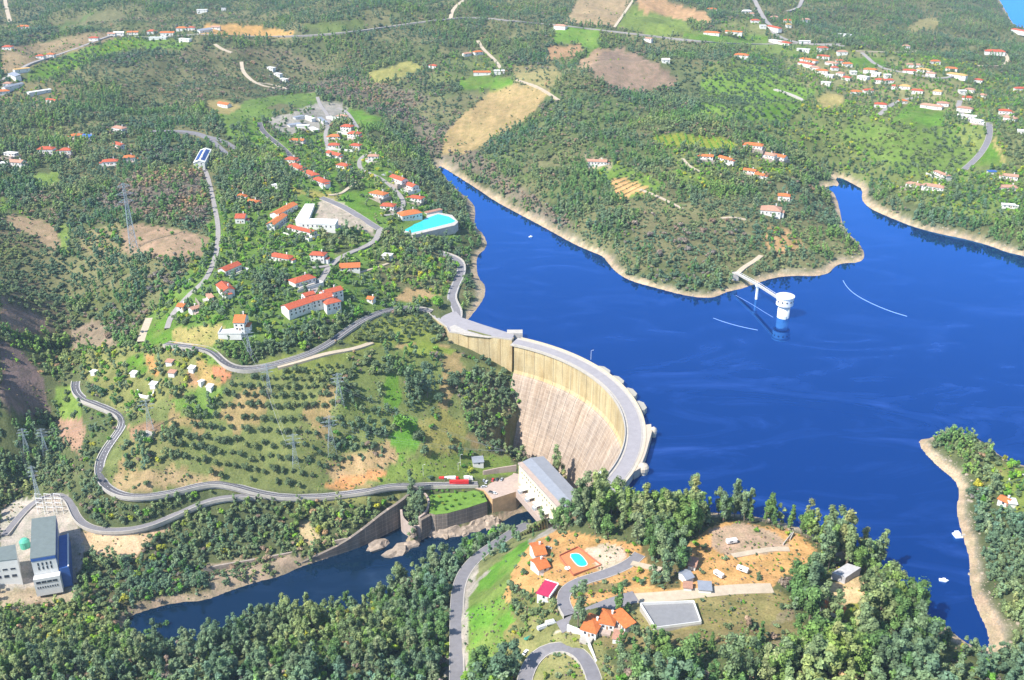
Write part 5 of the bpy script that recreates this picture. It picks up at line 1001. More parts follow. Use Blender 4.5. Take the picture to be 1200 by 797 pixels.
# solar panels lie on the hall roof
hl = max(abs(v_[0]) for v_ in next(c_ for c_ in hall.children if c_.name.startswith('wall')).data.vertices for v_ in [v_.co]); 
for k, s_ in enumerate((-1, 1)):
    q = MB(); q.add([(-hl * .8, s_ * 5.2, 6.9), (hl * .8, s_ * 5.2, 6.9), (hl * .8, s_ * 1.2, 8.25), (-hl * .8, s_ * 1.2, 8.25)], [(0, 1, 2, 3)]); o = q.build("solar_panel", [worn("solar_blue", (.03, .07, .22), .1, 1, .6, 0, .2)], hall)
# white L-shaped hall at the square
hz = 37
hl1 = ring_at([(346, 258), (358, 239), (368.5, 239), (361.5, 257)], hz + 7); hl2 = ring_at([(346, 257.5), (360, 255.5), (396, 256.5), (392.5, 262.8), (350, 261)], hz + 7)
bh = thing("assembly_hall", "large white L-shaped hall with flat roofs beside the village square", "hall", (hl1[0][0], hl1[0][1], hz))
def loc(r): return [(x - bh.location.x, y - bh.location.y) for x, y in r]
prism_obj("wing", loc(hl1), -4, 7, WHITE, bh); prism_obj("wing", loc(hl2), -4, 6.4, WHITE, bh); clear_ring(hl1, 4); clear_ring(hl2, 4)
a_, b_ = loc(hl2)[4], loc(hl2)[3]; wall_windows(bh, a_, b_, 7, 4.4, 1.2, 1.6)
q = MB(); r_ = loc(hl1); q.prism([(x * 1 + .0, y) for x, y in offset_ring(r_, .3)], 7.0, 7.25); q.build("roof", [WHITE], bh)
q = MB(); r_ = loc(hl2); q.prism(offset_ring(r_, .3), 6.4, 6.65); q.build("roof", [worn("bright_sheet_roof", (.66, .67, .68), .08, .4)], bh)
# school complex
sc = [(349,357,25,-10,11,6.5,'g','r',"lower left wing of the red-roofed school with a blue shaded gable"), (375,349,22,-6,11,6.5,'g','r',"middle block of the red-roofed school complex"), (388,342,19,-6,9,6.5,'g','r',"upper right block of the red-roofed school complex"), (388,354.5,15,-4,10,6.5,'h','r',"lower right block of the red-roofed school complex"), (361,345,10,-3,7,5,'g','r',"small linking block at the back of the school complex")]
for r in sc: H(*r, name="school_building", cat="school")
H(435,350,7,1,6,3,'g','o',"small orange-roofed shed right of the school under the trees", name="shed", cat="shed")
H(282.5,376,12,0,15,7,'g','o',"big white gabled house with orange roof and a white terrace in front")
tc = gp(272, 388); tr_ = thing("terrace", "white walled terrace in front of the big gabled house", "terrace", tc); q = MB(); q.box(-9, 9, -8, 8, -4, 1.2); q.build("paving", [WHITE], tr_); q = MB(); q.box(-9, -8.6, -8, 8, 1.2, 2.4); q.box(-9, 9, -8.3, -7.9, 1.2, 2.4); q.build("parapet", [WHITE], tr_); clear_ring([(tc.x + a, tc.y + b) for a, b in ((-10, -9), (10, -9), (10, 9), (-10, 9))], 2)
# public pool
H(480,251,22,-4,13,4.4,'h','o',"orange hip-roofed pool house with a blue glazed side", name="pool_house", cat="house")
POOLM, nt, b_ = new_mat("pool_water"); b_.inputs["Base Color"].default_value = (.03, .48, .52, 1); b_.inputs["Roughness"].default_value = .12
def basin(name, label, ring, z, deck, dm):
    R_w = ring_at(ring, z); D_w = ring_at(deck, z); c = Vector((sum(p[0] for p in R_w) / len(R_w), sum(p[1] for p in R_w) / len(R_w), z)); o = thing(name, label, "pool", c); clear_ring(D_w, 3)
    f = lambda r: [(x - c.x, y - c.y) for x, y in r]
    prism_obj("deck", f(D_w), -9, .0, dm, o); prism_obj("coping", offset_ring(f(R_w), .5), -.1, .16, WHITE, o); prism_obj("water", f(R_w), .05, .2, POOLM, o); return o
zp = float(gp(500, 262).z) + .8
basin("swimming_pool", "long turquoise public pool beside the orange-roofed pool house", [(467, 268), (483, 273), (531, 261), (534, 259), (526, 254), (513, 251)], zp, [(462, 269), (484, 275.5), (533, 264), (537, 260), (530, 252), (514, 249), (495, 253)], PALE)
H(508,249,17,-4,5,2.6,'f','d',"low dark canopy on white posts along the pool's far edge", name="pool_shelter", cat="shelter", wins=0, detail=1)
# works yard at the top of the village
for cx, cy, ax, ay, d, h, lab in [(345,146,12,-2,9,1.5,"pale blue tarpaulined stack on the works yard"), (362,138,13,3,6,3,"first white container shed on the works yard"), (355,147,14,0,6,3,"wide white container in the middle of the works yard"), (378,141,12,6,5,3,"row of grey site sheds slanting along the works yard"), (390,139,12,2,8,3,"white-walled site office at the works yard gate"), (368,151,9,3,6,2.6,"white bin store at the lower rim of the works yard"), (350,137,9,-2,6,2.4,"grey pallet stack shed at the back of the works yard")]:
    H(cx, cy, ax, ay, d, h, 'f', 'g' if 'grey' in lab or 'blue' in lab else 'w', lab, name="site_shed", cat="shed", wins=0, detail=1)
for cx, cy, lab in [(318,80,"ruined white house at the left of the hillside ruins"), (326,87,"ruined white house in the middle of the hillside ruins"), (333,93,"ruined white house nearest the track of the hillside ruins")]:
    H(cx, cy, 8, 1, 7, 3.5, 'f', 'w', lab, detail=1)
for cx, cy, ax, lab in [(110,436,8,"small white shed in the woods near the lower road hairpin"), (199,424.5,11,"small pale shed with a pinkish roof right of the red earth strip"), (202,437,11,"white-roofed shed below the pinkish one near the red earth"), (225,432,9,"white hut on brown ground left of the road bend"), (180,451,10,"white cabin above the ring-walled garden"), (157,438,9,"pale shed left of the ring-walled garden"), (246,454,9,"white hut at the top corner of the olive grove"), (236,448,5,"tiny pale hut near the top corner of the olive grove")]:
    H(cx, cy, ax * .7, 1, 3.8, 1.6, 's' if ax > 8 else 'f', 'p' if 'pinkish' in lab else 'w', lab, name="shed", cat="shed", wins=0, detail=1)
wall_line("ring_wall", "white curved wall round a small walled garden among orchards", [(*q_, float(gp(*q_).z) + 1.2) for q_ in [(161, 456), (163, 462), (172, 464), (179, 462), (180, 457)]], .8, None, WHITE, 4)
# meadow and yard
H(560,541,12,-1,6,3,'s','g',"grey-roofed shed on the meadow above the parking yard", name="shed", cat="shed", wins=1, detail=1)
# near bank
H(630.5,645.5,13,-2,12,3.6,'g','o',"upper of the two orange-roofed cottages beside the pool terrace", rise=1.8); H(633,662,13,-4,10,3.0,'g','o',"lower of the two orange-roofed cottages beside the pool terrace", rise=1.6)
zt = float(gp(680, 660).z) + 1.0
TERRA = worn("terracotta_paving", (.56, .20, .08), .12, .8)
pt = basin("swimming_pool", "small turquoise rounded pool set in a terracotta terrace", smooth_ring([(667, 650), (676, 648.5), (681, 651), (688, 660), (687, 663), (680, 664), (675, 661)], 1), zt, [(656, 652), (677, 642), (704, 663), (672, 674)], TERRA)
wl = ring_at([(656, 652), (677, 642), (704, 663), (672, 674)], zt)
for i in range(4):
    a, b = wl[i], wl[(i + 1) % 4]; L = math.hypot(b[0] - a[0], b[1] - a[1]); nx, ny = (b[1] - a[1]) / L, -(b[0] - a[0]) / L; q = MB(); cx_, cy_ = pt.location.x, pt.location.y
    q.prism([(a[0] - cx_, a[1] - cy_), (b[0] - cx_, b[1] - cy_), (b[0] - cx_ - nx * .4, b[1] - cy_ - ny * .4), (a[0] - cx_ - nx * .4, a[1] - cy_ - ny * .4)], -.2, 1.0 if i != 3 else .5); q.build("low_wall", [worn("brick_red_wall", (.42, .15, .08), .15, 1)], pt)
p = gp(667, 672); q = MB(); q.cyl((0, 0), 1.7, 1.7, .0, .35, 12); o = q.build("paddling_pool", [WHITE], pt); o.location = tuple(Vector((*[float(t) for t in back(665, 666, zt)], zt)) - pt.location)
mg = H(641,691,13,4,11,3.2,'s','m',"shed with a magenta roof and white edge beside the curved drive", name="shed", cat="shed", rise=.6, wins=1)
q = MB(); bb = [v_.co for v_ in next(c_ for c_ in mg.children if c_.name.startswith('roof')).data.vertices]; xx = max(v_[0] for v_ in bb); yy = max(v_[1] for v_ in bb); q.box(xx - .1, xx + .5, -yy, yy, 2.9, 4.0); q.box(-xx, xx, yy - .3, yy + .3, 3.6, 4.1); q.build("white_edging", [PAINT], mg)
H(694.5,732,17,5,13,3.4,'h','o',"left wing of the big orange-roofed house at the forecourt", rise=1.7); H(713,724,17,3,11,3.6,'h','o',"central block of the big orange-roofed house at the forecourt", rise=1.8); H(730,726,14,16,6,3.2,'s','o',"narrow right wing of the big orange-roofed house", rise=1.2)
H(724,746,9,2,5,2.4,'s','d',"little brown lean-to under the pines below the big house", name="shed", cat="shed", wins=0)
H(973,712,26,11,5,2.8,'s','o',"long narrow shed with a worn orange-red roof at the edge of the pale field", name="shed", cat="shed", wins=0, rise=1)
def flat_on(name, label, cat, ring, z, h, mat, top=None, wallh=0, wm=None):
    Rw = ring_at(ring, z + h); c = Vector((sum(p[0] for p in Rw) / len(Rw), sum(p[1] for p in Rw) / len(Rw), z)); o = thing(name, label, cat, c); clear_ring(Rw, 2); r = [(x - c.x, y - c.y) for x, y in Rw]
    prism_obj("slab", r, -6, h, mat, o, topmat=top)
    if wallh:
        for i in range(len(r)):
            a, b = r[i], r[(i + 1) % len(r)]; L = math.hypot(b[0] - a[0], b[1] - a[1]); A_ = sum(r[j - 1][0] * r[j][1] - r[j][0] * r[j - 1][1] for j in range(len(r))); s_ = 1 if A_ > 0 else -1; nx, ny = -(b[1] - a[1]) / L * s_ * .35, (b[0] - a[0]) / L * s_ * .35
            q = MB(); q.prism([a, b, (b[0] + nx, b[1] + ny), (a[0] + nx, a[1] + ny)], h - .1, h + wallh); q.build("side_wall", [wm or WHITE], o)
    return o
zc = float(gp(790, 718).z) + 1.6
flat_on("walled_court", "grey court enclosed by a white wall below the dirt road", "court", [(750, 709), (813, 706), (822, 731), (768, 738)], zc, .4, PALE, worn("court_grey", (.22, .22, .225), .1, .4), 1.6, WHITE)
zr = float(gp(992, 668).z)
ru = flat_on("unfinished_house", "unfinished concrete house with a bare grey slab roof on thin columns", "house", [(975, 671), (993, 660), (1009, 665), (991, 677)], zr, 4.5, worn("raw_concrete", (.45, .44, .45), .15, .5))
lw = wall_line("long_wall", "long brown retaining wall above the unfinished house by the water", [(975, 651, zr + 5), (998, 645, zr + 5), (1021, 637.5, zr + 5)], 2.5, zr - 6, STONE)
for a_, b_, lab in [((918, 637), (928, 624), "low concrete wall across the pinkish yard, left one"), ((926, 631), (930, 623), "low concrete wall across the pinkish yard, right one")]:
    za = float(gp(*a_).z) + 1.4; wall_line("low_wall", lab, [(*a_, za), (*b_, za)], .5, None, PALE, 3)
wz = float(gp(690, 745).z) + 1.8
wall_line("boundary_wall", "long white boundary wall running down beside the hairpin loop", [(665, 732, wz), (685, 740, wz), (690, 752, wz), (697, 770, wz - 1), (706, 797, wz - 3), (712, 815, wz - 4)], .9, None, WHITE, 4)
H(804,674,9,-3,7,3.4,'g','g',"bluish metal-roofed shed tucked in the trees of the orange yard", name="shed", cat="shed", wins=0, detail=1); H(806,686,9,1,5,2.2,'f','p',"pink-grey low shed below the bluish metal one", name="shed", cat="shed", wins=0, detail=1); H(826,687,14,1,7,2.2,'f','g',"long grey-roofed hen house at the orange yard's lower edge", name="shed", cat="shed", wins=0, detail=1); H(812,660,8,2,6,2.8,'s','p',"rusty shack among trees at the orange yard", name="shed", cat="shed", wins=0, detail=1)
H(1178,586,7,5,6,3,'g','o',"tiny orange-roofed hut on the right headland"); H(1186,588,8,1,6,3,'f','w',"tiny white flat hut beside the orange one on the right headland")
wall_line("pond_rim", "pale curved rim of a small green lawn on the right headland", [(*q_, float(gp(*q_).z) + 1.0) for q_ in [(1183, 561), (1185, 557), (1192, 555.5), (1203, 556)]], .8, None, WHITE, 3)
H(1163,201,10,0,7,2.2,'f','b',"blue-covered pool shelter on the brick-red yard at the right", name="shelter", cat="shelter", wins=0, detail=1)
# ---------------------------------------------------------------- vehicles, boats, pylons, lamps
def paint(name, c): return worn(name, c, .05, .5, .35, 0, .5)
CARP = {'white': paint("white_car_paint", (.78, .78, .78)), 'red': paint("red_car_paint", (.60, .03, .03)), 'black': paint("black_car_paint", (.03, .03, .035)), 'grey': paint("grey_car_paint", (.32, .34, .37)), 'blue': paint("blue_car_paint", (.04, .10, .35)), 'green': paint("green_cover", (.08, .38, .28)), 'silver': paint("silver_car_paint", (.55, .57, .6))}
TYRE = worn("rubber", (.03, .03, .03), .1, 2)
def wheels(o, xs, y, r=.34):
    for x in xs:
        for s in (-1, 1): q = MB(); q.bar((x, s * y - .1, r), (x, s * y + .1, r), r, 0, 10); q.build("wheel", [TYRE], o)
def car(px, py, col, label, rz, L=4.4, h=1.45, van=False, z=None):
    p = gp(px, py) if z is None else Vector((*[float(t) for t in back(px, py, z)], z)); p.z += .35 if z is None else 0; o = thing("van" if van else "car", label, "van" if van else "car", p, rz); a = L / 2; W = .88 if not van else 1.0
    q = MB(); q.box(-a, a, -W, W, .28, h * .58); b = q.build("body", [CARP[col]], o); md = b.modifiers.new("b", 'BEVEL'); md.width = .12; md.segments = 1
    q = MB(); t0, t1 = (-a + .5, a - 1.3) if not van else (-a + .05, a - .8)
    q.add([(t0, -W + .08, h * .57), (t1 + .5, -W + .08, h * .57), (t1 + .5, W - .08, h * .57), (t0, W - .08, h * .57), (t0 + .3 * (not van), -W + .2, h), (t1, -W + .2, h), (t1, W - .2, h), (t0 + .3 * (not van), W - .2, h)], [(0, 3, 2, 1), (4, 5, 6, 7), (0, 1, 5, 4), (1, 2, 6, 5), (2, 3, 7, 6), (3, 0, 4, 7)])
    q.build("cabin", [CARP[col] if van else DARKG], o); q = MB(); q.box(t0 + .45, t1 - .05, -W + .22, W - .22, h - .02, h + .03); q.build("roof_panel", [CARP[col]], o)
    if van: q = MB(); q.add([(t1 + .02, -W + .2, h * .95), (t1 + .46, -W + .12, h * .62), (t1 + .46, W - .12, h * .62), (t1 + .02, W - .2, h * .95), (t1 + .1, 0, h * .9)], [(0, 1, 2, 3)]); q.v = [(x + .05, y, z_ + .03) for x, y, z_ in q.v]; q.build("windscreen", [DARKG], o)
    wheels(o, (-a + .8, a - .8), W - .05, .33); clear_ring([(p.x + i, p.y + j) for i, j in ((-3, -3), (3, -3), (3, 3), (-3, 3))], 1); return o
def lorry(px, py, z, rz, L, cab, box, label, bw=1.25):
    p = Vector((*[float(t) for t in back(px, py, z)], z)); o = thing("lorry", label, "lorry", p, rz); a = L / 2
    q = MB(); q.box(-a, a - 2.6, -bw, bw, 1.1, 3.7); b = q.build("cargo_box", [CARP[box]], o); q = MB(); q.box(-a, a, -.5, .5, .6, 1.05); q.build("chassis", [CARP['black']], o)
    q = MB(); q.add([(a - 2.3, -bw + .05, .6), (a, -bw + .05, .6), (a, bw - .05, .6), (a - 2.3, bw - .05, .6), (a - 2.3, -bw + .1, 3.2), (a - .5, -bw + .1, 3.2), (a - .5, bw - .1, 3.2), (a - 2.3, bw - .1, 3.2)], [(0, 3, 2, 1), (4, 5, 6, 7), (0, 1, 5, 4), (1, 2, 6, 5), (2, 3, 7, 6), (3, 0, 4, 7)]); q.build("cab", [CARP[cab]], o)
    q = MB(); q.add([(a - .42, -bw + .3, 2.0), (a - .42, bw - .3, 2.0), (a - .5 + .03, bw - .3, 2.95), (a - .5 + .03, -bw + .3, 2.95), (a - .2, bw - .3, 1.9), (a - .2, -bw + .3, 1.9)], [(0, 1, 2, 3), (5, 4, 1, 0)]); q.build("windscreen", [DARKG], o)
    wheels(o, (-a + 1, -a + 2.2, a - 1.2), bw - .15, .5); return o
ZY = -65.5; zr_ = ZY + 1.0
lorry(540, 567.8, -64.2, .05, 17, 'black', 'red', "long bright red articulated lorry on the lower road by the yard"); lorry(529.5, 563.5, -64, .05, 11, 'red', 'white', "white box lorry standing behind the long red one"); lorry(519.5, 563.6, -63.8, .05, 6.5, 'black', 'red', "short dark red lorry at the left end of the parked line")
lorry(549, 563, -64, .1, 7, 'white', 'white', "small white lorry right of the box lorry")
car(514, 564, 'silver', "silver car at the far left of the parked line", .05, z=-63.6); car(556, 564, 'red', "dark red car near the yard entrance", .4, z=ZY); car(561, 563, 'black', "black car near the yard entrance", 1.2, z=ZY)
car(567, 564, 'grey', "grey car at the left of the yard's middle group", 1.4, z=ZY); car(570, 565.5, 'silver', "silver car at the right of the yard's middle group", 1.3, z=ZY); car(567, 571, 'silver', "silver car alone at the yard's front edge", .2, z=ZY)
car(577.5, 563, 'red', "bright red car on the yard", 1.35, z=ZY); car(582.5, 562.5, 'black', "black car right of the bright red one", 1.3, z=ZY); car(588, 562.5, 'grey', "grey car right of the black one on the yard", 1.3, z=ZY)
car(575.5, 577.5, 'black', "dark car parked at the yard's front corner", -.5, z=ZY); car(579.5, 578.5, 'silver', "silver car beside the dark one at the yard's front corner", -.5, z=ZY)
car(645, 732, 'white', "white van parked nearest the forecourt at the hairpin", .35, 5.6, 2.4, True); car(635, 737.5, 'silver', "silver van with bluish windscreen behind the white one", .5, 5.4, 2.2, True); car(616, 766, 'white', "white car with dark windows on the hairpin's dirt shoulder", 1.0)
car(692, 744, 'grey', "dark grey car between the boundary wall and the big house", -.6); car(632, 647 + 6, 'silver', "small silver car between the two orange cottages", .3, 3.9); car(642.5, 643.5, 'grey', "grey car under the round shade beside the upper cottage", -.2)
car(536, 769, 'blue', "blue car driving down the wide near road", 1.57)
for px, py, rz, c, lab in [(453.5, 204, -.4, 'silver', "silver car at the left of three beside the village lane"), (457.5, 202.5, -.4, 'grey', "grey car in the middle of three beside the village lane"), (449.5, 206, -.4, 'white', "white car at the right end of three beside the village lane"), (645, 418, 0, 'grey', "x")][:3]: car(px, py, c, lab, rz)
def caravan(px, py, L, rz, label):
    p = gp(px, py); p.z += .35; o = thing("caravan", label, "caravan", p, rz); q = MB(); a = L / 2; q.box(-a, a, -1.25, 1.25, .5, 2.9); b = q.build("shell", [CARP['white']], o); md = b.modifiers.new("b", 'BEVEL'); md.width = .4; md.segments = 2
    q = MB(); q.box(-a * .5, a * .1, -1.3, -1.24, 1.4, 2.2); q.build("window", [DARKG], o); q = MB(); q.box(a, a + 1.3, -.1, .1, .4, .55); q.build("drawbar", [CARP['black']], o); wheels(o, (0,), 1.1, .35); clear_ring([(p.x + i, p.y + j) for i, j in ((-5, -3), (5, -3), (5, 3), (-5, 3))], 1)
caravan(857, 637, 6.5, .25, "white caravan on the ochre patch under the tall trees"); caravan(842, 676, 6.0, -.9, "white caravan tilted on the orange ground, left of the pair"); caravan(870, 670, 6.5, -.6, "white caravan on the orange ground, right of the pair")
p = gp(619, 748); o = thing("covered_boat", "small green tarpaulin-covered boat trailer under the trees at the hairpin", "trailer", p, .6); q = MB(); q.add([(-2.4, -.9, .4), (2.0, -.9, .4), (3.0, 0, .6), (2.0, .9, .4), (-2.4, .9, .4), (-2.2, 0, 1.6), (1.8, 0, 1.5)], [(0, 1, 6, 5), (1, 2, 6), (2, 3, 6), (3, 4, 5, 6), (4, 0, 5), (4, 3, 2, 1, 0)]); q.build("cover", [CARP['green']], o)
def boat(px, py, L, rz, label, ponto=False):
    x, y = back(px, py, 0); o = thing("boat" if not ponto else "floating_jetty", label, "boat" if not ponto else "jetty", (float(x), float(y), 0), rz); a = L / 2
    if ponto:
        q = MB(); q.box(-a, a, -2.4, 2.4, -.3, .7); q.build("pontoon", [PAINT], o); q = MB(); q.box(a, a + 6, -.8, .8, .1, .6); q.build("gangway", [PALE], o); q = MB(); q.box(-a + .6, -a + 3.2, -1.6, 1.6, .7, 2.6); q.build("cabin", [PAINT], o); return
    q = MB(); q.add([(-a, -.8, .0), (a * .4, -1, .0), (a * .9, 0, .1), (a * .4, 1, .0), (-a, .8, .0), (-a, -1.1, .8), (a * .4, -1.2, .8), (a, 0, 1.0), (a * .4, 1.2, .8), (-a, 1.1, .8)], [(4, 3, 2, 1, 0), (0, 1, 6, 5), (1, 2, 7, 6), (2, 3, 8, 7), (3, 4, 9, 8), (4, 0, 5, 9), (5, 6, 7, 8, 9)]); q.build("hull", [PAINT], o)
    q = MB(); q.box(-a * .3, a * .3, -.7, .7, .8, 1.7); q.build("wheelhouse", [PAINT], o); q = MB(); q.box(a * .3, a * .3 + .06, -.6, .6, 1.2, 1.6); q.build("windscreen", [DARKG], o)
boat(1122, 628, 4.5, .1, "white floating jetty with a gangway at the right-hand bank", True); boat(1106, 681, 5.0, -.2, "small white boat on the water near the wooded point at the bottom right"); boat(622, 278, 4, .3, "tiny white boat near the far bank of the reservoir")
# pylons
STL = worn("pylon_steel", (.36, .42, .47), .1, 3, .5, 0, .3)
def pylon(px, py, top, label, rz=.3, wide=1.0, arms=3):
    p = gp(px, py); s = scale_at(p.x, p.y, p.z); Hh = (py - top) / (s * .86); o = thing("pylon", label, "pylon", p, rz); b = Hh * .085 * wide; t = Hh * .018; r = max(.06, Hh * .0018)
    def cor(z, i): w = b + (t - b) * min(1, z / (Hh * .72)) ; w = max(w, t); return Vector(((-1, 1, 1, -1)[i] * w, (-1, -1, 1, 1)[i] * w, z))
    for i in range(4): q = MB(); q.bar(cor(-1.5, i), cor(Hh * .72, i), r * 1.5); q.bar(cor(Hh * .72, i), Vector((0, 0, Hh)), r); q.build("leg", [STL], o)
    lv = [0]; 
    while lv[-1] < Hh * .95: lv.append(min(Hh * .97, lv[-1] + max(Hh * .05, (b + (t - b) * lv[-1] / (Hh * .72)) * 1.9)))
    q = MB()
    for z0, z1 in zip(lv[:-1], lv[1:]):
        for i in range(4): j = (i + 1) % 4; q.bar(cor(z0, i), cor(z1, j), r * .8); q.bar(cor(z0, j), cor(z1, i), r * .8); q.bar(cor(z1, i), cor(z1, j), r * .8)
    q.build("bracing", [STL], o); ends = []
    for k in range(arms):
        z = Hh * (.70 + .11 * k); w = Hh * (.17, .20, .14)[k % 3] * (1 if wide > .7 else .6)
        q = MB()
        for s_ in (-1, 1):
            e = Vector((s_ * w, 0, z + Hh * .015)); ends.append(e)
            for i in ((0, 3) if s_ < 0 else (1, 2)): q.bar(cor(z, i), e, r); q.bar(cor(z + Hh * .045, i), e, r)
            q.bar(e, e - Vector((0, 0, Hh * .035)), r * .7)
        q.build("cross_arm", [STL], o)
    M_ = Matrix.Translation(p) @ Matrix.Rotation(rz, 4, 'Z'); return [M_ @ (e - Vector((0, 0, Hh * .035))) for e in ends]
E1 = pylon(157, 292, 222, "tallest steel pylon, on the bare pinkish clearing at the left", .5, .6)
E2 = pylon(316, 462, 427, "small steel pylon at the top left of the olive grove", .2, .8)
E3 = pylon(398, 474, 438, "bluish steel pylon at the top of the olive grove beside tall trees", .2, 1.5)
E4 = pylon(389, 530, 487, "steel pylon lowest right in the olive grove", .3, 1.2)
E5 = pylon(347, 548, 508, "steel pylon in the lower middle of the olive grove", .3, 1.0)
E6 = pylon(177, 508, 468, "steel pylon on the small pale round platform above the lower road", .3, 1.1)
E7 = pylon(32, 531, 502, "left one of the two pylons in the shaded valley at the left", .3, 1.2); E8 = pylon(54, 532, 502, "right one of the two pylons in the shaded valley at the left", .3, 1.0)
E9 = pylon(293, 420, 386, "thin steel pylon among the village trees above the road bend", .2, .9); E10 = pylon(46, 588, 545, "thin pylon standing behind the switchyard", .2, .6)
E11 = [gp(601, 552) + Vector((dx, 0, 18 + 0 * dx)) for dx in (-5, 5, -5, 5, -5, 5)]
CAB = worn("cable", (.30, .32, .35), .05, 1, .5, 0, .3)
def wires(A, B, label):
    o = thing("power_line", label, "power line", (A[0].x, A[0].y, A[0].z))
    for a, b in list(zip(A, B))[:6:2]:
        m = MB(); prev = None
        for k in range(13):
            t = k / 12; p = a.lerp(b, t) - Vector((0, 0, (a - b).length * .035 * 4 * t * (1 - t))) - o.location
            if prev is not None: m.bar(prev, p, .035, 0, 3)
            prev = p
        m.build("wire", [CAB], o)
wires(E3, E11, "power line sagging from the top grove pylon down to the powerhouse"); wires(E4, E11, "power line from the lowest grove pylon to the powerhouse"); wires(E2, E9, "power line from the top left grove pylon up to the village pylon"); wires(E5, E2, "power line between the lower and upper left grove pylons")
wires(E6, E8, "power line from the round platform pylon into the shaded valley"); wires(E7, E10, "power line dropping from the valley pylon to the switchyard")
pf = gp(178, 507); pl = thing("pylon_platform", "pale round platform under the pylon above the lower road", "platform", pf); q = MB(); q.cyl((-2, -1), 5.5, 5, -3, .4, 20); q.build("slab", [PALE], pl)
# lamp posts and white poles
for px, py, h, lab in [(539.5, 546, 10, "tall white pole on the meadow, upper one behind the lorries"), (537, 551.5, 7, "short white pole on the meadow just behind the lorries"), (496, 558, 10, "white pole leaning over the roadside left of the lorries"), (692, 417, 7, "lamp on the dam's outer parapet near its middle"), (433, 290, 8, "lamp post at the top of the falling village street"), (455, 196, 9, "tall lamp post beside the parked village cars"), (460, 292, 6, "lamp post on the green slope beside the white cube hut"), (407, 310, 6, "lamp post beside the open-fronted shed"), (257, 300, 8, "lamp post on the rising track"), (222, 338, 8, "lower lamp post on the rising track")]:
    p = gp(px, py) if px != 692 else Vector((*[float(t) for t in back(692.5, 420, 6.4)], 6.3)); o = thing("lamp_post", lab, "lamp post", p, rng_l.random() if 'rng_l' in globals() else 0); q = MB(); q.bar((0, 0, -1), (0, 0, h), .13, 0, 6, .09); q.build("pole", [PAINT], o); q = MB(); q.bar((0, 0, h), (1.4, 0, h + .3), .07); q.box(1.1, 1.9, -.15, .15, h + .2, h + .38); q.build("lamp_head", [PAINT], o)
# clipped bushes on the garden terrace
BUSH_SPOTS = [(505,578),(512,576.5),(519,577),(525,576),(534,578),(543,577),(506,583),(515,583.5),(526,582),(507,588),(522,588),(533,587),(543,585),(554,582),(507,594),(519,592),(529,594),(538,592),(509,598),(522,598),(565,583),(563,579)]
# ---------------------------------------------------------------- trees
def leaf_mat(name, stops, rough=.8):
    m, nt, b = new_mat(name)
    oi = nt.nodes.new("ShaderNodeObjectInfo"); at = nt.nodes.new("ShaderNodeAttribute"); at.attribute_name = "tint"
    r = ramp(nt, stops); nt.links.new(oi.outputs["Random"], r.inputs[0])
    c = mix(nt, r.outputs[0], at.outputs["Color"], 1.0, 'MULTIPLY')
    n_ = noise(nt, .011, 3, .6, oi.outputs["Location"]); rr = ramp(nt, [(.36, (.80, .90, .95)), (.5, (1.04, 1, .92)), (.64, (1.45, 1.25, .85))]); nt.links.new(n_, rr.inputs[0]); c = mix(nt, c, rr.outputs[0], 1.0, 'MULTIPLY')
    nt.links.new(c, b.inputs["Base Color"]); b.inputs["Roughness"].default_value = rough; b.inputs["Specular IOR Level"].default_value = .3
    tl = nt.nodes.new("ShaderNodeBsdfTranslucent"); nt.links.new(c, tl.inputs[0]); ms = nt.nodes.new("ShaderNodeMixShader"); ms.inputs[0].default_value = .3
    nt.links.new(b.outputs[0], ms.inputs[1]); nt.links.new(tl.outputs[0], ms.inputs[2]); nt.links.new(ms.outputs[0], nt.nodes["Material Output"].inputs[0])
    return m
GREY = leaf_mat("eucalyptus_leaves", [(0, (0.100, 0.163, 0.093)), (.35, (0.136, 0.207, 0.114)), (.6, (0.178, 0.242, 0.114)), (.8, (0.125, 0.207, 0.133)), (1, (0.225, 0.262, 0.133))])
PINE = leaf_mat("pine_needles", [(0, (0.077, 0.159, 0.056)), (.5, (0.112, 0.214, 0.069)), (1, (0.160, 0.262, 0.086))])
OLIVE = leaf_mat("olive_leaves", [(0, (0.080, 0.127, 0.069)), (.5, (0.109, 0.163, 0.086)), (1, (0.155, 0.207, 0.099))])
GREEN = leaf_mat("garden_leaves", [(0, (0.083, 0.207, 0.030)), (.4, (0.130, 0.290, 0.040)), (.7, (0.190, 0.331, 0.040)), (.86, (0.332, 0.331, 0.044)), (1, (0.107, 0.179, 0.050))])
BROWN = leaf_mat("bare_twigs", [(0, (0.227, 0.172, 0.146)), (.5, (0.284, 0.214, 0.158)), (1, (0.240, 0.207, 0.187))])
BARK = worn("bark", (.20, .155, .12), .3, 2)
rng = random.Random(7)
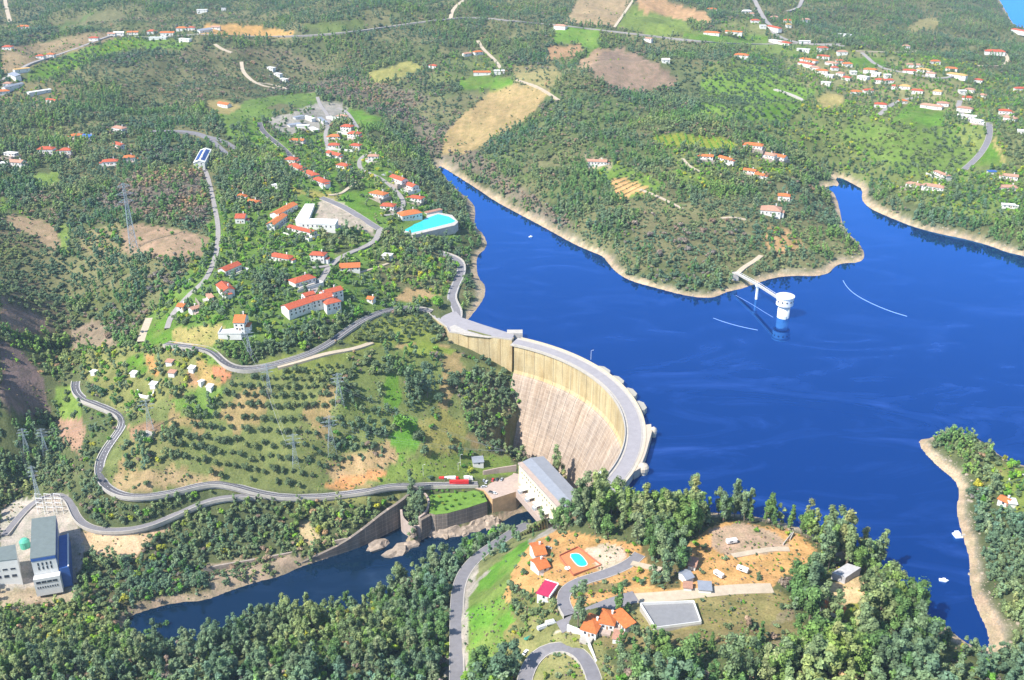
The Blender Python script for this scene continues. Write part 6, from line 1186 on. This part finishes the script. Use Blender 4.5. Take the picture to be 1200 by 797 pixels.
def crown_mesh(name, mat, w, h, z0, lumps, leaves, leaf, seed, shape='round', core=.74, gain=1.0):
    R = random.Random(seed); V = []; F = []; T = []
    def tri(p, n, s, t):
        n = n.normalized(); u = n.orthogonal().normalized(); a = R.random() * 6.28; w_ = n.cross(u)
        u, w_ = u * math.cos(a) + w_ * math.sin(a), w_ * math.cos(a) - u * math.sin(a); o = len(V)
        V.extend([p - u * s - w_ * s * .6, p + u * s - w_ * s * .6, p + u * s * .7 + w_ * s * .8, p - u * s * .6 + w_ * s * .7]); F.append((o, o + 1, o + 2, o + 3)); T.append(t)
    L = []
    for i in range(lumps):
        f = (i + .5) / lumps
        if shape == 'cone': zz = z0 + h * f; rr = w * .5 * (1.05 - f) ** .8
        elif shape == 'tall': zz = z0 + h * f; rr = w * .5 * (.65 + .35 * math.sin(f * 3.1))
        else: zz = z0 + h * (.25 + .6 * R.random()); rr = w * .5 * math.sqrt(max(.1, 1 - ((zz - z0) / h - .45) ** 2 * 3))
        a = R.random() * 6.28; q = rr * (.2 + .55 * R.random()) if lumps > 1 else 0
        lr = (w * .5) * (R.uniform(.38, .6) if shape == 'round' else R.uniform(.34, .5) * (1.15 - .5 * f if shape == 'cone' else 1)); 
        if lumps == 1: lr = w * .5; zz = z0 + h * .5
        L.append((Vector((math.cos(a) * q, math.sin(a) * q, zz)), lr, gain * R.uniform(.75, 1.25)))
    per = max(1, leaves // lumps)
    for c, lr, tn in L:
        sz = 1.15 if shape == 'tall' else .85
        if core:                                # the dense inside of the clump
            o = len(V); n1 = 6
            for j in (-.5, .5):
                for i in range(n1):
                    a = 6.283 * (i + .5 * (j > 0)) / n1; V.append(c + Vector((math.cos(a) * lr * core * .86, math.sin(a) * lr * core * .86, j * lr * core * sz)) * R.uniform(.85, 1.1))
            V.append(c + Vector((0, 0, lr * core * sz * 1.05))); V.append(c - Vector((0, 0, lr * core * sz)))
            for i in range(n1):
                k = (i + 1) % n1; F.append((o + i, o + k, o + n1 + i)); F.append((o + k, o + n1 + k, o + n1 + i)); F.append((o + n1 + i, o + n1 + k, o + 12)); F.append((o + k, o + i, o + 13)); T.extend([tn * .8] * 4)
        for i in range(per):
            d = Vector((R.gauss(0, 1), R.gauss(0, 1), R.gauss(.25, 1))).normalized()
            p = c + Vector((d.x * lr, d.y * lr, d.z * lr * sz)) * R.uniform(.72, 1.12)
            tri(p, d + Vector((R.gauss(0, .4), R.gauss(0, .4), R.gauss(.4, .4))), leaf * R.uniform(.6, 1.2), tn * R.uniform(.7, 1.35))
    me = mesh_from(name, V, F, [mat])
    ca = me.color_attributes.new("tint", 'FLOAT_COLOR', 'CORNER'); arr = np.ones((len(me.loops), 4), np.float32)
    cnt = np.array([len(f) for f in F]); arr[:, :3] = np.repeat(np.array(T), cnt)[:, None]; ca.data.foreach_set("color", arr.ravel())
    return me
def trunk_mesh(name, h, r, limbs, seed):
    R = random.Random(seed); m = MB(); m.bar((0, 0, -1.2), (R.uniform(-.2, .2), R.uniform(-.2, .2), h), r, 0, 6, r * .45)
    for i in range(limbs):
        a = R.random() * 6.28; z = h * R.uniform(.45, .95); L = h * R.uniform(.18, .3)
        m.bar((0, 0, z), (math.cos(a) * L, math.sin(a) * L, z + L * .8), r * .4, 0, 4, r * .12)
    return mesh_from(name, m.v, m.f, [BARK])
VAR = {}     # kind -> list of (crown, trunk, nominal width, nominal height)
def variants(kind, mat, n, w, h, z0, lumps, leaves, leaf, shape, tr):
    VAR[kind] = [(crown_mesh("crown", mat, w * s, h * q, z0, lumps, leaves, leaf, 11 * i + len(kind), shape, .74, 1.15), trunk_mesh("trunk", z0 + h * .6, tr, 4, i))
                 for i, (s, q) in enumerate([(1, 1), (.82, 1.15), (1.15, .85), (.95, 1.3), (1.3, 1.05)][:n])]
variants('eucalyptus', GREY, 5, 6.5, 12.5, 4.0, 11, 620, .42, 'tall', .28)
variants('pine', PINE, 5, 7.0, 9.5, 3.5, 10, 600, .40, 'tall', .26)
variants('cone', PINE, 2, 5.5, 10, 1.8, 9, 480, .38, 'cone', .22)
variants('olive', OLIVE, 4, 5.2, 3.8, .9, 6, 330, .34, 'round', .22)
variants('garden', GREEN, 3, 5.0, 4.6, .9, 6, 330, .34, 'round', .2)
variants('brown', BROWN, 2, 6.0, 6.0, 1.2, 6, 260, .36, 'round', .2)
LOW = {}
def low(kind, mat, n, w, h, lumps, leaves, leaf, shape):
    LOW[kind] = [crown_mesh(kind + "_crown", mat, w * s, h * g, .3 if h < 6 else 1.5, lumps, leaves, leaf, 31 * i + 5 * len(kind), shape, .74, 1.34) for i, (s, g) in enumerate([(1, 1), (.8, 1.2), (1.15, .85), (.9, 1.35), (1.3, .95)][:n])]
low('eucalyptus', GREY, 5, 7.2, 10.5, 6, 190, .62, 'tall'); low('pine', PINE, 5, 6.4, 8.5, 6, 180, .60, 'tall'); low('cone', PINE, 2, 5.0, 9, 5, 150, .55, 'cone')
low('olive', OLIVE, 4, 5.2, 4.0, 4, 120, .5, 'round'); low('garden', GREEN, 4, 5.0, 4.4, 4, 120, .5, 'round'); low('brown', BROWN, 2, 6, 5.5, 4, 120, .5, 'round')
low('bush', OLIVE, 2, 3.4, 2.3, 3, 70, .42, 'round'); low('bush2', GREY, 2, 3.6, 2.4, 3, 70, .42, 'round')

for _px, _py in BUSH_SPOTS:
    _x, _y = back(_px, _py, -66); _r = thing("shrub", "clipped dark shrub on the green garden terrace above the river wall", "shrub", (float(_x), float(_y), -66.2), rng.random() * 6, "shrubs dotted over the garden terrace"); _r.scale = (.5, .5, .5)
    link(bpy.data.objects.new("foliage", VAR["garden"][rng.randrange(3)][0]), _r)
# places: a jittered grid over the land, planted as each zone asks
rs = np.random.RandomState(5); cx_ = []; cy_ = []; S = 4.3
v = -24.0
while v < 905:
    s = CP * (v + 160.1) / CAMH; sa = math.sin(PITCH + math.atan((v - 398.5) / FOC)); S_ = S * (1 + max(0, (250 - v)) / 500)
    du = S_ * s; dv = max(.8, S_ * s * sa)
    us = np.arange(-50, 1250, du) + rs.uniform(-.42, .42, len(np.arange(-50, 1250, du))) * du + (rs.rand() * du)
    vs = v + rs.uniform(-.42, .42, len(us)) * dv
    x, y = back(us, vs, 0.0); cx_.append(x); cy_.append(y); v += dv
TX = np.concatenate(cx_); TY = np.concatenate(cy_); TZ = h_at(TX, TY)
TU, TV = proj(TX, TY, TZ); ok = (TU > -45) & (TU < 1245) & (TV > -12) & (TV < 850)
def grid_at(A, x, y):
    u, v = proj(x, y, 0.0); i = np.clip(((u - GU[0]) / 3).round().astype(int), 0, len(GU) - 1); j = np.clip(np.interp(v, GV, np.arange(len(GV))).round().astype(int), 0, len(GV) - 1)
    return A[j, i]
dl = grid_at(DLK, TX, TY); dr = grid_at(DR, TX, TY); dn = grid_at(DOWN, TX, TY); ww = grid_at(wid, TX, TY)
ok &= (dn | (dl > np.where((TU > 650) & (TU < 1065) & (TV > 560), 3, ww * .85))) & (dr > 2) & ~((np.hypot(TX - CX, TY - CY) < 160) & (np.hypot(TX - CX, TY - CY) > 108) & (np.arctan2(TX - CX, TY - CY) > AZ0 + .10) & (np.arctan2(TX - CX, TY - CY) < AZ1 + .02))
for ring, lvl in KEEP_CLEAR: ok &= ~inside(ring, TX, TY)
for line, wd in ROAD_LINES: 
    d = dist_poly(line, TX, TY, False); ok &= d > wd
TX, TY, TZ, TU, TV = (a[ok] for a in (TX, TY, TZ, TU, TV))
kindz = np.zeros(len(TX), int); share = np.zeros(len(TX)); kinds = ['wood', 'scrub', 'garden', 'orchard', 'row', 'field', 'none', 'grove', 'bare', 'thick', 'tall']
ju = TU + (fbm(TX / 7, TY / 7, 21) - .5) * 7; jv = TV + (fbm(TX / 7, TY / 7, 22) - .5) * 4
for ring, c, k, s in ZONES:
    m = inside(ring, ju, jv); kindz[m] = kinds.index(k); share[m] = s
opn = fbm(TX / 80, TY / 80, 62, 3); patch = fbm(TX / 45, TY / 45, 61, 3); big = fbm(TX / 70, TY / 70, 51); mid = fbm(TX / 16, TY / 16, 52); rnd = rs.rand(len(TX))
share = np.where((kindz == 0) & ((TV > 600) & (TU > 525)), share * .6, share)
dens = share * np.where((kindz <= 1) | (kindz == 8), np.clip(.5 + 2.2 * (mid - .36), .16, 1.1), 1)
keep = rnd < dens
near = TV > 560
TX, TY, TZ, TU, TV, kindz, big, mid, patch, opn = (a[keep] for a in (TX, TY, TZ, TU, TV, kindz, big, mid, patch, opn))
r2 = rs.rand(len(TX)); r3 = rs.rand(len(TX)); typ = np.empty(len(TX), object); size = np.ones(len(TX))
PINE_Z = [(700,797),(705,740),(740,700),(760,720),(830,735),(930,690),(960,720),(1000,740),(1020,797)]
CONE_Z = [(800,797),(800,760),(840,730),(900,740),(930,797)]
pz = inside(PINE_Z, TU, TV); cz = inside(CONE_Z, TU, TV)
for i in range(len(TX)):
    k = kinds[kindz[i]]; a = r2[i]; b_ = big[i]
    if k == 'thick':
        t = 'olive' if a < .4 else ('eucalyptus' if a < .68 else ('garden' if a < .80 else ('brown' if a < .9 else 'pine'))); q = 1.05 if t in ('olive', 'garden') else .62
        if TV[i] > 620 and 520 < TU[i] < 1000: q *= 1.15 if TU[i] < 600 and TV[i] < 700 else .8
        if TV[i] > 600 and TU[i] > 1100: t = 'eucalyptus' if a < .8 else 'olive'; q = .6 if a < .8 else 1.1
    elif k == 'tall': t = 'eucalyptus' if a < .6 else ('pine' if a < .85 else 'cone'); q = 1.0 if TU[i] > 680 else .6
    elif k == 'bare': t = 'brown' if a < .45 else ('olive' if a < .75 else ('bush2' if a < .9 else 'pine')); q = .75
    elif k == 'wood':
        if cz[i] and a < .7: t = 'cone'; q = .8
        elif pz[i]: t = 'pine' if a < .85 else 'eucalyptus'; q = 1.4 if not (675 < TU[i] < 935 and TV[i] < 785) else .72
        elif TV[i] > 560:
            t = 'eucalyptus' if a < .55 + (.5 - b_) else ('pine' if a < .80 else ('garden' if a < .90 else 'brown')); q = 1.15 if t != 'garden' else 1.4
            if TU[i] < 525 and TV[i] > 690: q *= .68
            if TU[i] < 620 and TV[i] < 690: t = 'eucalyptus' if a < .45 else ('olive' if a < .85 else 'brown'); q = .62 if TU[i] < 480 else .9
            if 650 < TU[i] < 1060 and TV[i] < 660: t = 'eucalyptus' if a < .7 else 'pine'; q = 1.12
            if TU[i] > 1095: t = 'eucalyptus' if a < .8 else 'garden'; q = .7
        else:
            pa = patch[i]
            if opn[i] > .57 and TY[i] > 850 and a > .3: typ[i] = 'bush' if a < .65 else 'bush2'; size[i] = .9; continue
            if pa > .60: a = .3 * a + .7
            elif pa < .38: a = .36 + a * .28
            t = 'eucalyptus' if a < .35 + (b_ - .5) * .6 else ('pine' if a < .62 else ('olive' if a < .88 else ('brown' if a < .96 else 'garden'))); q = .62
            if t == 'olive': q = 1.0
    elif k == 'scrub': t = 'bush' if a < .45 else ('bush2' if a < .75 else ('olive' if a < .9 else 'brown')); q = .9
    elif k == 'garden':
        t = 'garden' if a < .45 else ('olive' if a < .72 else ('eucalyptus' if a < .86 else 'pine')); q = .85 if t in ('garden', 'olive') else .6
        if TV[i] > 600 and TU[i] > 520: t = 'garden' if a < .4 else 'olive'; q = .55
    elif k in ('orchard', 'row'): t = 'olive'; q = .78
    elif k == 'grove': t = 'olive'; q = 1
    else: t = 'bush' if a < .7 else 'garden'; q = .7
    typ[i] = t; size[i] = q * (.72 + .55 * r3[i]) * (.85 + .5 * mid[i])
# the olive grove: trees in loose rows, each one a tree of its own
def grove(ring, sp, clear=()):
    wr_ = to_world(ring, -20); xs = [p[0] for p in wr_]; ys = [p[1] for p in wr_]; out = []
    for yy in np.arange(min(ys) - 90, max(ys) + 90, sp * 1.0):
        for xx in np.arange(min(xs) - 50, max(xs) + 50, sp):
            x = xx + rs.uniform(-.13, .13) * sp + (yy * .35) % sp; y = yy + rs.uniform(-.13, .13) * sp; z = float(h_at(x, y)); u, w_ = proj(x, y, z)
            if inside(ring, np.array([u]), np.array([w_]))[0] and not any(inside(c_, np.array([u]), np.array([w_]))[0] for c_ in clear): out.append((x, y, z, u, w_))
    return out
G1 = [(268,450),(285,444),(320,438),(360,430),(396,422),(402,470),(410,500),(452,505),(468,525),(430,535),(385,548),(352,574),(300,566),(255,560),(215,550),(195,530),(190,505),(215,488),(240,484),(262,466)]
G2 = [(406,400),(425,385),(452,371),(498,371),(510,388),(500,398),(470,401),(430,405)]
groves = [(a, 0) for a in grove(G1, 7.0)] + [(a, 1) for a in grove(G2, 7.0)]
groves = [g_ for g_ in groves if rs.rand() < .93]; groves.sort(key=lambda g_: -g_[0][4]); rest = groves[290:]; groves = groves[:290]
if rest:
    R0 = np.array([g_[0] for g_ in rest]); TX = np.r_[TX, R0[:, 0]]; TY = np.r_[TY, R0[:, 1]]; TZ = np.r_[TZ, R0[:, 2]]; TU = np.r_[TU, R0[:, 3]]; TV = np.r_[TV, R0[:, 4]]; kindz = np.r_[kindz, np.full(len(rest), 7)]
    typ = np.r_[typ, np.array(['olive'] * len(rest), object)]; size = np.r_[size, rs.uniform(.8, 1.3, len(rest))]; patch = np.r_[patch, np.zeros(len(rest))]
print("places", len(TX), "grove", len(groves))
MARKS = [(640,575,"cream powerhouse"),(735,560,"right end of the dam"),(680,656,"terracotta pool terrace"),(631,654,"pair of orange cottages"),(641,691,"magenta-roofed shed"),(710,730,"big orange-roofed house"),(782,716,"walled grey court"),
 (655,765,"hairpin loop"),(575,715,"bright green field"),(535,760,"wide near road"),(560,650,"upper stretch of the near road"),(857,637,"caravan on the ochre patch"),(856,673,"pair of caravans"),(880,640,"pinkish cleared yard"),(992,668,"unfinished concrete house"),(972,712,"red-roofed long shed"),(1000,695,"pale open field"),(998,642,"long brown wall"),
 (808,680,"cluster of metal sheds"),(700,675,"curved grey drive"),(860,695,"end of the dirt road"),(1106,681,"small white boat"),(1122,628,"floating jetty"),(1080,540,"bare tip of the right headland"),(1182,587,"tiny orange hut on the headland"),(1150,740,"lower end of the bare bank"),
 (820,780,"bottom edge conifer plantation"),(920,770,"lower middle of the right-hand wood"),(1020,780,"lower right wood"),(1110,785,"bottom right corner"),(720,785,"wood below the boundary wall"),(190,735,"left end of the river pool"),(300,735,"middle of the river pool's near bank"),(420,715,"right part of the river pool's near bank"),(500,690,"narrow neck of the river"),
 (60,780,"bottom left corner"),(180,785,"shaded lower left wood"),(320,785,"lower middle of the left-hand wood"),(440,780,"wood left of the wide near road"),(60,690,"rocky ground below the power station"),(52,630,"power station"),(150,640,"orange earth patch by the access road"),(270,620,"slope between the two lower roads"),(400,610,"slope above the long dark wall"),(310,655,"low old wall on the river slope"),(480,600,"curled stilling pool walls"),(110,560,"tight bend of the lower road"),(200,590,"access road to the power station"),
 (580,490,"dam's left abutment"),(450,450,"crest of the olive grove"),(560,380,"wing wall"),(470,385,"little grove inside the road bend"),(525,330,"road bend north of the dam"),(860,330,"shore end of the footbridge"),(800,320,"rounded scrub point opposite the dam"),(980,290,"tip of the wooded peninsula"),(375,355,"school"),(500,262,"public pool"),
 (316,445,"upper left grove pylon"),(398,457,"top grove pylon"),(389,510,"lowest grove pylon"),(347,530,"lower middle grove pylon"),(177,490,"pylon on the round platform"),(240,500,"left end of the olive grove"),(300,560,"lower edge of the olive grove"),(290,500,"left half of the olive grove"),(430,530,"right end of the olive grove"),(230,545,"dry bank above the lower road"),(370,565,"orange earth above the lower road"),(340,470,"upper middle of the olive grove"),(280,455,"upper road bend")]
def near_label(kind, u, w_, s):
    m = min(MARKS, key=lambda q: (q[0] - u) ** 2 + ((q[1] - w_) * 1.3) ** 2); dx, dy = u - m[0], w_ - m[1]
    d = ("beside" if math.hypot(dx, dy) < 12 else (("right of" if dx > 0 else "left of") if abs(dx) > abs(dy) else ("below" if dy > 0 else "above")))
    if m[2].split()[0] in ("right-hand", "left", "right", "middle", "upper", "lower", "bottom", "end", "narrow", "shaded", "crest") and d in ("above", "below", "left of", "right of", "beside"): d = "near" if d == "beside" else "just " + d
    sz = ("small" if s < .8 else ("tall" if s > 1.15 else "middle-sized"))
    what = {'eucalyptus': "grey-green eucalyptus", 'pine': "dark green pine", 'cone': "pointed conifer", 'olive': "round olive tree"}[kind]
    if kind == 'olive': sz = "small" if s < 1.0 else "big"
    return "%s %s %s the %s" % (sz, what, d, m[2]), "%s near the %s" % (what.replace("tree", "trees") if "tree" in what else (what if "eucal" in what else what + "s"), m[2])
NAMES = {'eucalyptus': ('eucalyptus_tree', 'tree'), 'pine': ('pine_tree', 'tree'), 'cone': ('conifer', 'tree'), 'olive': ('olive_tree', 'tree'), 'garden': ('leafy_tree', 'tree'), 'brown': ('bare_tree', 'tree')}
def place_tree(kind, x, y, z, s, label, group, v=None, rz=None):
    vs = VAR[kind]; cr, tr = vs[rng.randrange(len(vs)) if v is None else v]
    r = thing(NAMES[kind][0], label, 'tree', (x, y, z), rng.random() * 6.28 if rz is None else rz, group); r.scale = (s * rng.uniform(.92, 1.08), s * rng.uniform(.92, 1.08), s)
    c = link(bpy.data.objects.new("crown", cr), r); t = link(bpy.data.objects.new("trunk", tr), r); return r
taken = np.zeros(len(TX), bool)
for kind in ('eucalyptus', 'pine', 'cone'):
    ii = np.where(typ == kind)[0]; vis = ii[(TU[ii] > 4) & (TU[ii] < 1196) & (TV[ii] < 806) & (TV[ii] > 10)]
    big_ = np.argsort(-(TV[vis] + 160) * size[vis])[:{'eucalyptus': 300, 'pine': 290, 'cone': 120}[kind]]
    for i in vis[big_]:
        lab, gr = near_label(kind, TU[i], TV[i] - 12, size[i])
        place_tree(kind, TX[i], TY[i], TZ[i], size[i], lab, gr); taken[i] = True
for (x, y, z, u, w_), g_ in groves:
    so = rs.uniform(.85, 1.3); lab, gr = near_label('olive', u, w_, so); place_tree('olive', x, y, z, so, lab, gr)
SPECIAL = [('pine', 196, 742, .75, "lone slender pine standing out against the river pool at the lower left", 0),
 ('garden', 470, 506, 2.5, "big bright green round tree at the head of the green meadow strip", 0),
 ('olive', 497, 534, 1.9, "dark round tree at the foot of the green meadow, nearest the lower road", 1),
 ('olive', 491, 516, 1.7, "dark round tree on dry grass right of the bright green meadow", 2),
 ('cone', 540, 538, 1.2, "dark narrow cypress on the meadow edge above the red lorries", 0),
 ('garden', 552, 537, 1.1, "bright green young tree beside the dark cypress above the lorries", 1),
 ('eucalyptus', 480, 468, 1.5, "tall brown-green tree at the left of the clump on the grove's crest", 1), ('eucalyptus', 490, 470, 1.6, "tall brown-green tree in the middle of the clump on the grove's crest", 2), ('eucalyptus', 501, 466, 1.5, "tall brown-green tree at the right of the clump on the grove's crest", 3),
 ('garden', 514, 362, 2.2, "rounded green tree shading the road junction at the dam's left end", 2),
 ('olive', 515, 472, 1.9, "dark round tree right of the brown-green clump on the grove's crest", 0), ('olive', 532, 455, 2.0, "broad dark tree on dry ground below the dam's left wing wall", 2),
 ('olive', 400, 163, 1.5, "round dark tree beside the pale works yard at the top of the village", 1),
 ('garden', 680, 700, .6, "green bush tree at the left end of the row beside the curved drive", 0), ('garden', 692, 698, .6, "second green bush tree of the row beside the curved drive", 1), ('garden', 704, 695, .55, "third green bush tree of the row beside the curved drive", 2)]
for kind, px, py, s, lab, vv in SPECIAL:
    p = gp(px, py); place_tree(kind, p.x, p.y, p.z, s, lab, None, vv % len(VAR[kind]))

def cloud(name, label, groups):
    """one mass of plants: points with a plant set on each"""
    coll = bpy.data.collections.new(name + "_plants"); lst = []
    pts = []; sc = []; ro = []; ix = []
    for meshes, x, y, z, s in groups:
        k0 = len(lst)
        for me_ in meshes:
            ob = bpy.data.objects.new("p%03d" % len(lst), me_); coll.objects.link(ob); lst.append(ob)
        n = len(x); pts.append(np.stack([x, y, z], 1)); sc.append(s); ro.append(rs.rand(n) * 6.283); ix.append(k0 + rs.randint(0, len(meshes), n))
    P = np.concatenate(pts).astype(np.float32); me_ = bpy.data.meshes.new(name); me_.vertices.add(len(P)); me_.vertices.foreach_set("co", P.ravel())
    for nm, tp, dat in (("sc", 'FLOAT', np.concatenate(sc)), ("ro", 'FLOAT', np.concatenate(ro)), ("ix", 'INT', np.concatenate(ix))):
        a_ = me_.attributes.new(nm, tp, 'POINT'); a_.data.foreach_set("value", dat.astype(np.float32 if tp == 'FLOAT' else np.int32))
    o = link(bpy.data.objects.new(name, me_)); tag(o, label, kind="stuff")
    ng = bpy.data.node_groups.new(name, 'GeometryNodeTree'); ng.interface.new_socket("Geometry", in_out='INPUT', socket_type='NodeSocketGeometry'); ng.interface.new_socket("Geometry", in_out='OUTPUT', socket_type='NodeSocketGeometry')
    n = ng.nodes; l = ng.links; gi = n.new("NodeGroupInput"); go = n.new("NodeGroupOutput"); ins = n.new("GeometryNodeInstanceOnPoints"); ci = n.new("GeometryNodeCollectionInfo")
    ci.inputs[0].default_value = coll; ci.inputs["Separate Children"].default_value = True; ci.inputs["Reset Children"].default_value = True
    def attr(nm, t):
        q = n.new("GeometryNodeInputNamedAttribute"); q.data_type = t; q.inputs["Name"].default_value = nm; return q.outputs["Attribute"]
    l.new(gi.outputs[0], ins.inputs["Points"]); l.new(ci.outputs[0], ins.inputs["Instance"]); ins.inputs["Pick Instance"].default_value = True
    l.new(attr("ix", 'INT'), ins.inputs["Instance Index"]); cb = n.new("ShaderNodeCombineXYZ"); l.new(attr("ro", 'FLOAT'), cb.inputs[2]); l.new(cb.outputs[0], ins.inputs["Rotation"])
    l.new(attr("sc", 'FLOAT'), ins.inputs["Scale"]); l.new(ins.outputs[0], go.inputs[0])
    md = o.modifiers.new("plants", 'NODES'); md.node_group = ng; return o
def grp(kind, mask): m = mask & (typ == kind) & ~taken; return (LOW[kind], TX[m], TY[m], TZ[m] - .1, size[m])
ALL = np.ones(len(TX), bool)
cloud("woodland", "continuous eucalyptus, pine and bare broadleaf woods on the hills", [grp(k, ALL) for k in ('eucalyptus', 'pine', 'cone', 'brown')])
cloud("orchard_vegetation", "far olive orchards and garden trees too many to count", [grp(k, ALL) for k in ('olive', 'garden')])
# undergrowth between the trees
q = rs.rand(len(TX)) < .9; m = ((kindz <= 2) | (kindz == 8)) & q; ux = TX[m] + rs.uniform(-2.2, 2.2, m.sum()); uy = TY[m] + rs.uniform(-2.2, 2.2, m.sum())
uu, uv = proj(ux, uy, h_at(ux, uy)); okk = np.ones(len(ux), bool)
for line, wd in ROAD_LINES: okk &= dist_poly(line, ux, uy, False) > wd
for ring, lvl in KEEP_CLEAR: okk &= ~inside(ring, ux, uy)
ux, uy = ux[okk], uy[okk]; uz = h_at(ux, uy); h2 = rs.rand(len(ux)) < .5
# tufts that roughen the open ground
nt_ = 26000; tu = rs.uniform(-20, 1220, nt_); tv = rs.uniform(-5, 820, nt_) ; tv = np.where(rs.rand(nt_) < .5, rs.uniform(380, 820, nt_), tv); tx, ty, tz = ground(tu, tv)
tdl = grid_at(DLK, tx, ty); tdr = grid_at(DR, tx, ty); tdn = grid_at(DOWN, tx, ty); tok = (tdn | (tdl > grid_at(wid, tx, ty))) & (tdr > 2) & (fbm(tx / 12, ty / 12, 77) > .42) & ~((np.hypot(tx - CX, ty - CY) < 160) & (np.hypot(tx - CX, ty - CY) > 105))
for line, wd in ROAD_LINES: tok &= dist_poly(line, tx, ty, False) > wd - 1
for ring, lvl in KEEP_CLEAR: tok &= ~inside(ring, tx, ty)
tx, ty, tz = tx[tok], ty[tok], tz[tok]; h3 = rs.rand(len(tx)); th = h3 < .34; tg = (h3 >= .34) & (h3 < .7); tb = h3 >= .7
cloud("grass_tufts", "rough tufts and small weeds on open ground", [(LOW['bush'][:1], tx[th], ty[th], tz[th], rs.uniform(.18, .5, th.sum())), (LOW['garden'][:1], tx[tg], ty[tg], tz[tg], rs.uniform(.1, .28, tg.sum())), (LOW['brown'][:1], tx[tb], ty[tb], tz[tb], rs.uniform(.1, .26, tb.sum()))])
# stones of the bare banks
ns = 60000; su = rs.uniform(0, 1220, ns); sv = rs.uniform(180, 800, ns); sx_, sy_ = back(su, sv, 2.0); sdl = grid_at(DLK, sx_, sy_); sdn = grid_at(DOWN, sx_, sy_); sok = (sdl > .3) & (sdl < grid_at(wid, sx_, sy_) * 1.05) & ~sdn & (np.hypot(sx_ - CX, sy_ - CY) > 165)
sx_, sy_ = sx_[sok], sy_[sok]; sz_ = h_at(sx_, sy_); bm = bmesh.new(); bmesh.ops.create_icosphere(bm, subdivisions=1, radius=1)
for v_ in bm.verts: v_.co = Vector((v_.co.x * rng.uniform(.7, 1.3), v_.co.y * rng.uniform(.7, 1.3), v_.co.z * rng.uniform(.4, .7)))
sm_ = bpy.data.meshes.new("stone"); bm.to_mesh(sm_); bm.free(); sm_.materials.append(worn("bank_stone", (.34, .28, .21), .3, .4, .95, .4))
cloud("bank_stones", "stones strewn over the bare bank round the reservoir", [([sm_], sx_, sy_, sz_, rs.uniform(.25, .5, len(sx_)) + (rs.rand(len(sx_)) < .06) * rs.uniform(.4, 1.2, len(sx_)))])
# planted rows
def rows(ring, ax, sp, step, z0, sc):
    R0 = to_world(ring, z0); a = math.atan2(*reversed([q2 - q1 for q1, q2 in zip(to_world([ax[0]], z0)[0], to_world([ax[1]], z0)[0])])); ca_, sa_ = math.cos(a), math.sin(a); P = np.array(R0); c = P.mean(0); L = np.abs(P - c).max() * 1.6
    g_, h_ = np.meshgrid(np.arange(-L, L, step), np.arange(-L, L, sp)); x = c[0] + g_ * ca_ - h_ * sa_; y = c[1] + g_ * sa_ + h_ * ca_; x = x.ravel(); y = y.ravel(); z = h_at(x, y); u, w_ = proj(x, y, z); m = inside(ring, u, w_)
    x, y, z = x[m], y[m], z[m]; return x, y, z, rs.uniform(.8, 1.2, len(x)) * sc
V1 = rows([(762,161),(792,157),(850,163),(863,170),(858,178),(800,173),(770,169)], ((800,160),(808,173)), 8.5, 1.6, 46, .5)
V2 = rows([(60,84),(100,66),(132,48),(165,44),(170,52),(120,66),(70,88)], ((100,66),(112,72)), 14, 2.5, 74, .8)
V3 = rows([(712,213),(730,208),(764,222),(725,233)], ((715,222),(750,214)), 9, 1.8, 34, .5)
V4 = rows([(692,186),(722,191),(765,212),(720,206)], ((715,222),(750,214)), 12, 5, 36, .6)
V5 = rows([(820,97),(870,78),(940,86),(945,118),(912,144),(820,130)], ((850,100),(900,120)), 16, 9, 52, .85)
cloud("vine_rows", "planted rows of vines and young trees on the far fields", [(LOW['garden'][:1], *V1), (LOW['garden'], *V2), (LOW['bush'], *V3), (LOW['olive'], *V4), (LOW['olive'], *V5)])
g1 = grp('bush', ALL); g2 = grp('bush2', ALL)
cloud("undergrowth", "low scrub and bushes covering the slopes between the trees", [g1, g2, (LOW['bush'], ux[h2], uy[h2], uz[h2], rs.uniform(.5, 1.1, h2.sum())), (LOW['bush2'], ux[~h2], uy[~h2], uz[~h2], rs.uniform(.5, 1.1, (~h2).sum()))])
# ---------------------------------------------------------------- the air
q = MB(); q.box(-22000, 22000, -600, 58000, -100, 420); hz = q.build("haze", [bpy.data.materials.new("haze")]); hm = hz.data.materials[0]; hm.use_nodes = True; nt = hm.node_tree
nt.nodes.clear(); vo = nt.nodes.new("ShaderNodeVolumePrincipled"); out = nt.nodes.new("ShaderNodeOutputMaterial"); nt.links.new(vo.outputs[0], out.inputs["Volume"])
vo.inputs["Color"].default_value = (.55, .75, 1.0, 1); vo.inputs["Density"].default_value = 0.00006; vo.inputs["Anisotropy"].default_value = .1
tag(hz, "thin blue summer haze over the hills", kind="stuff")
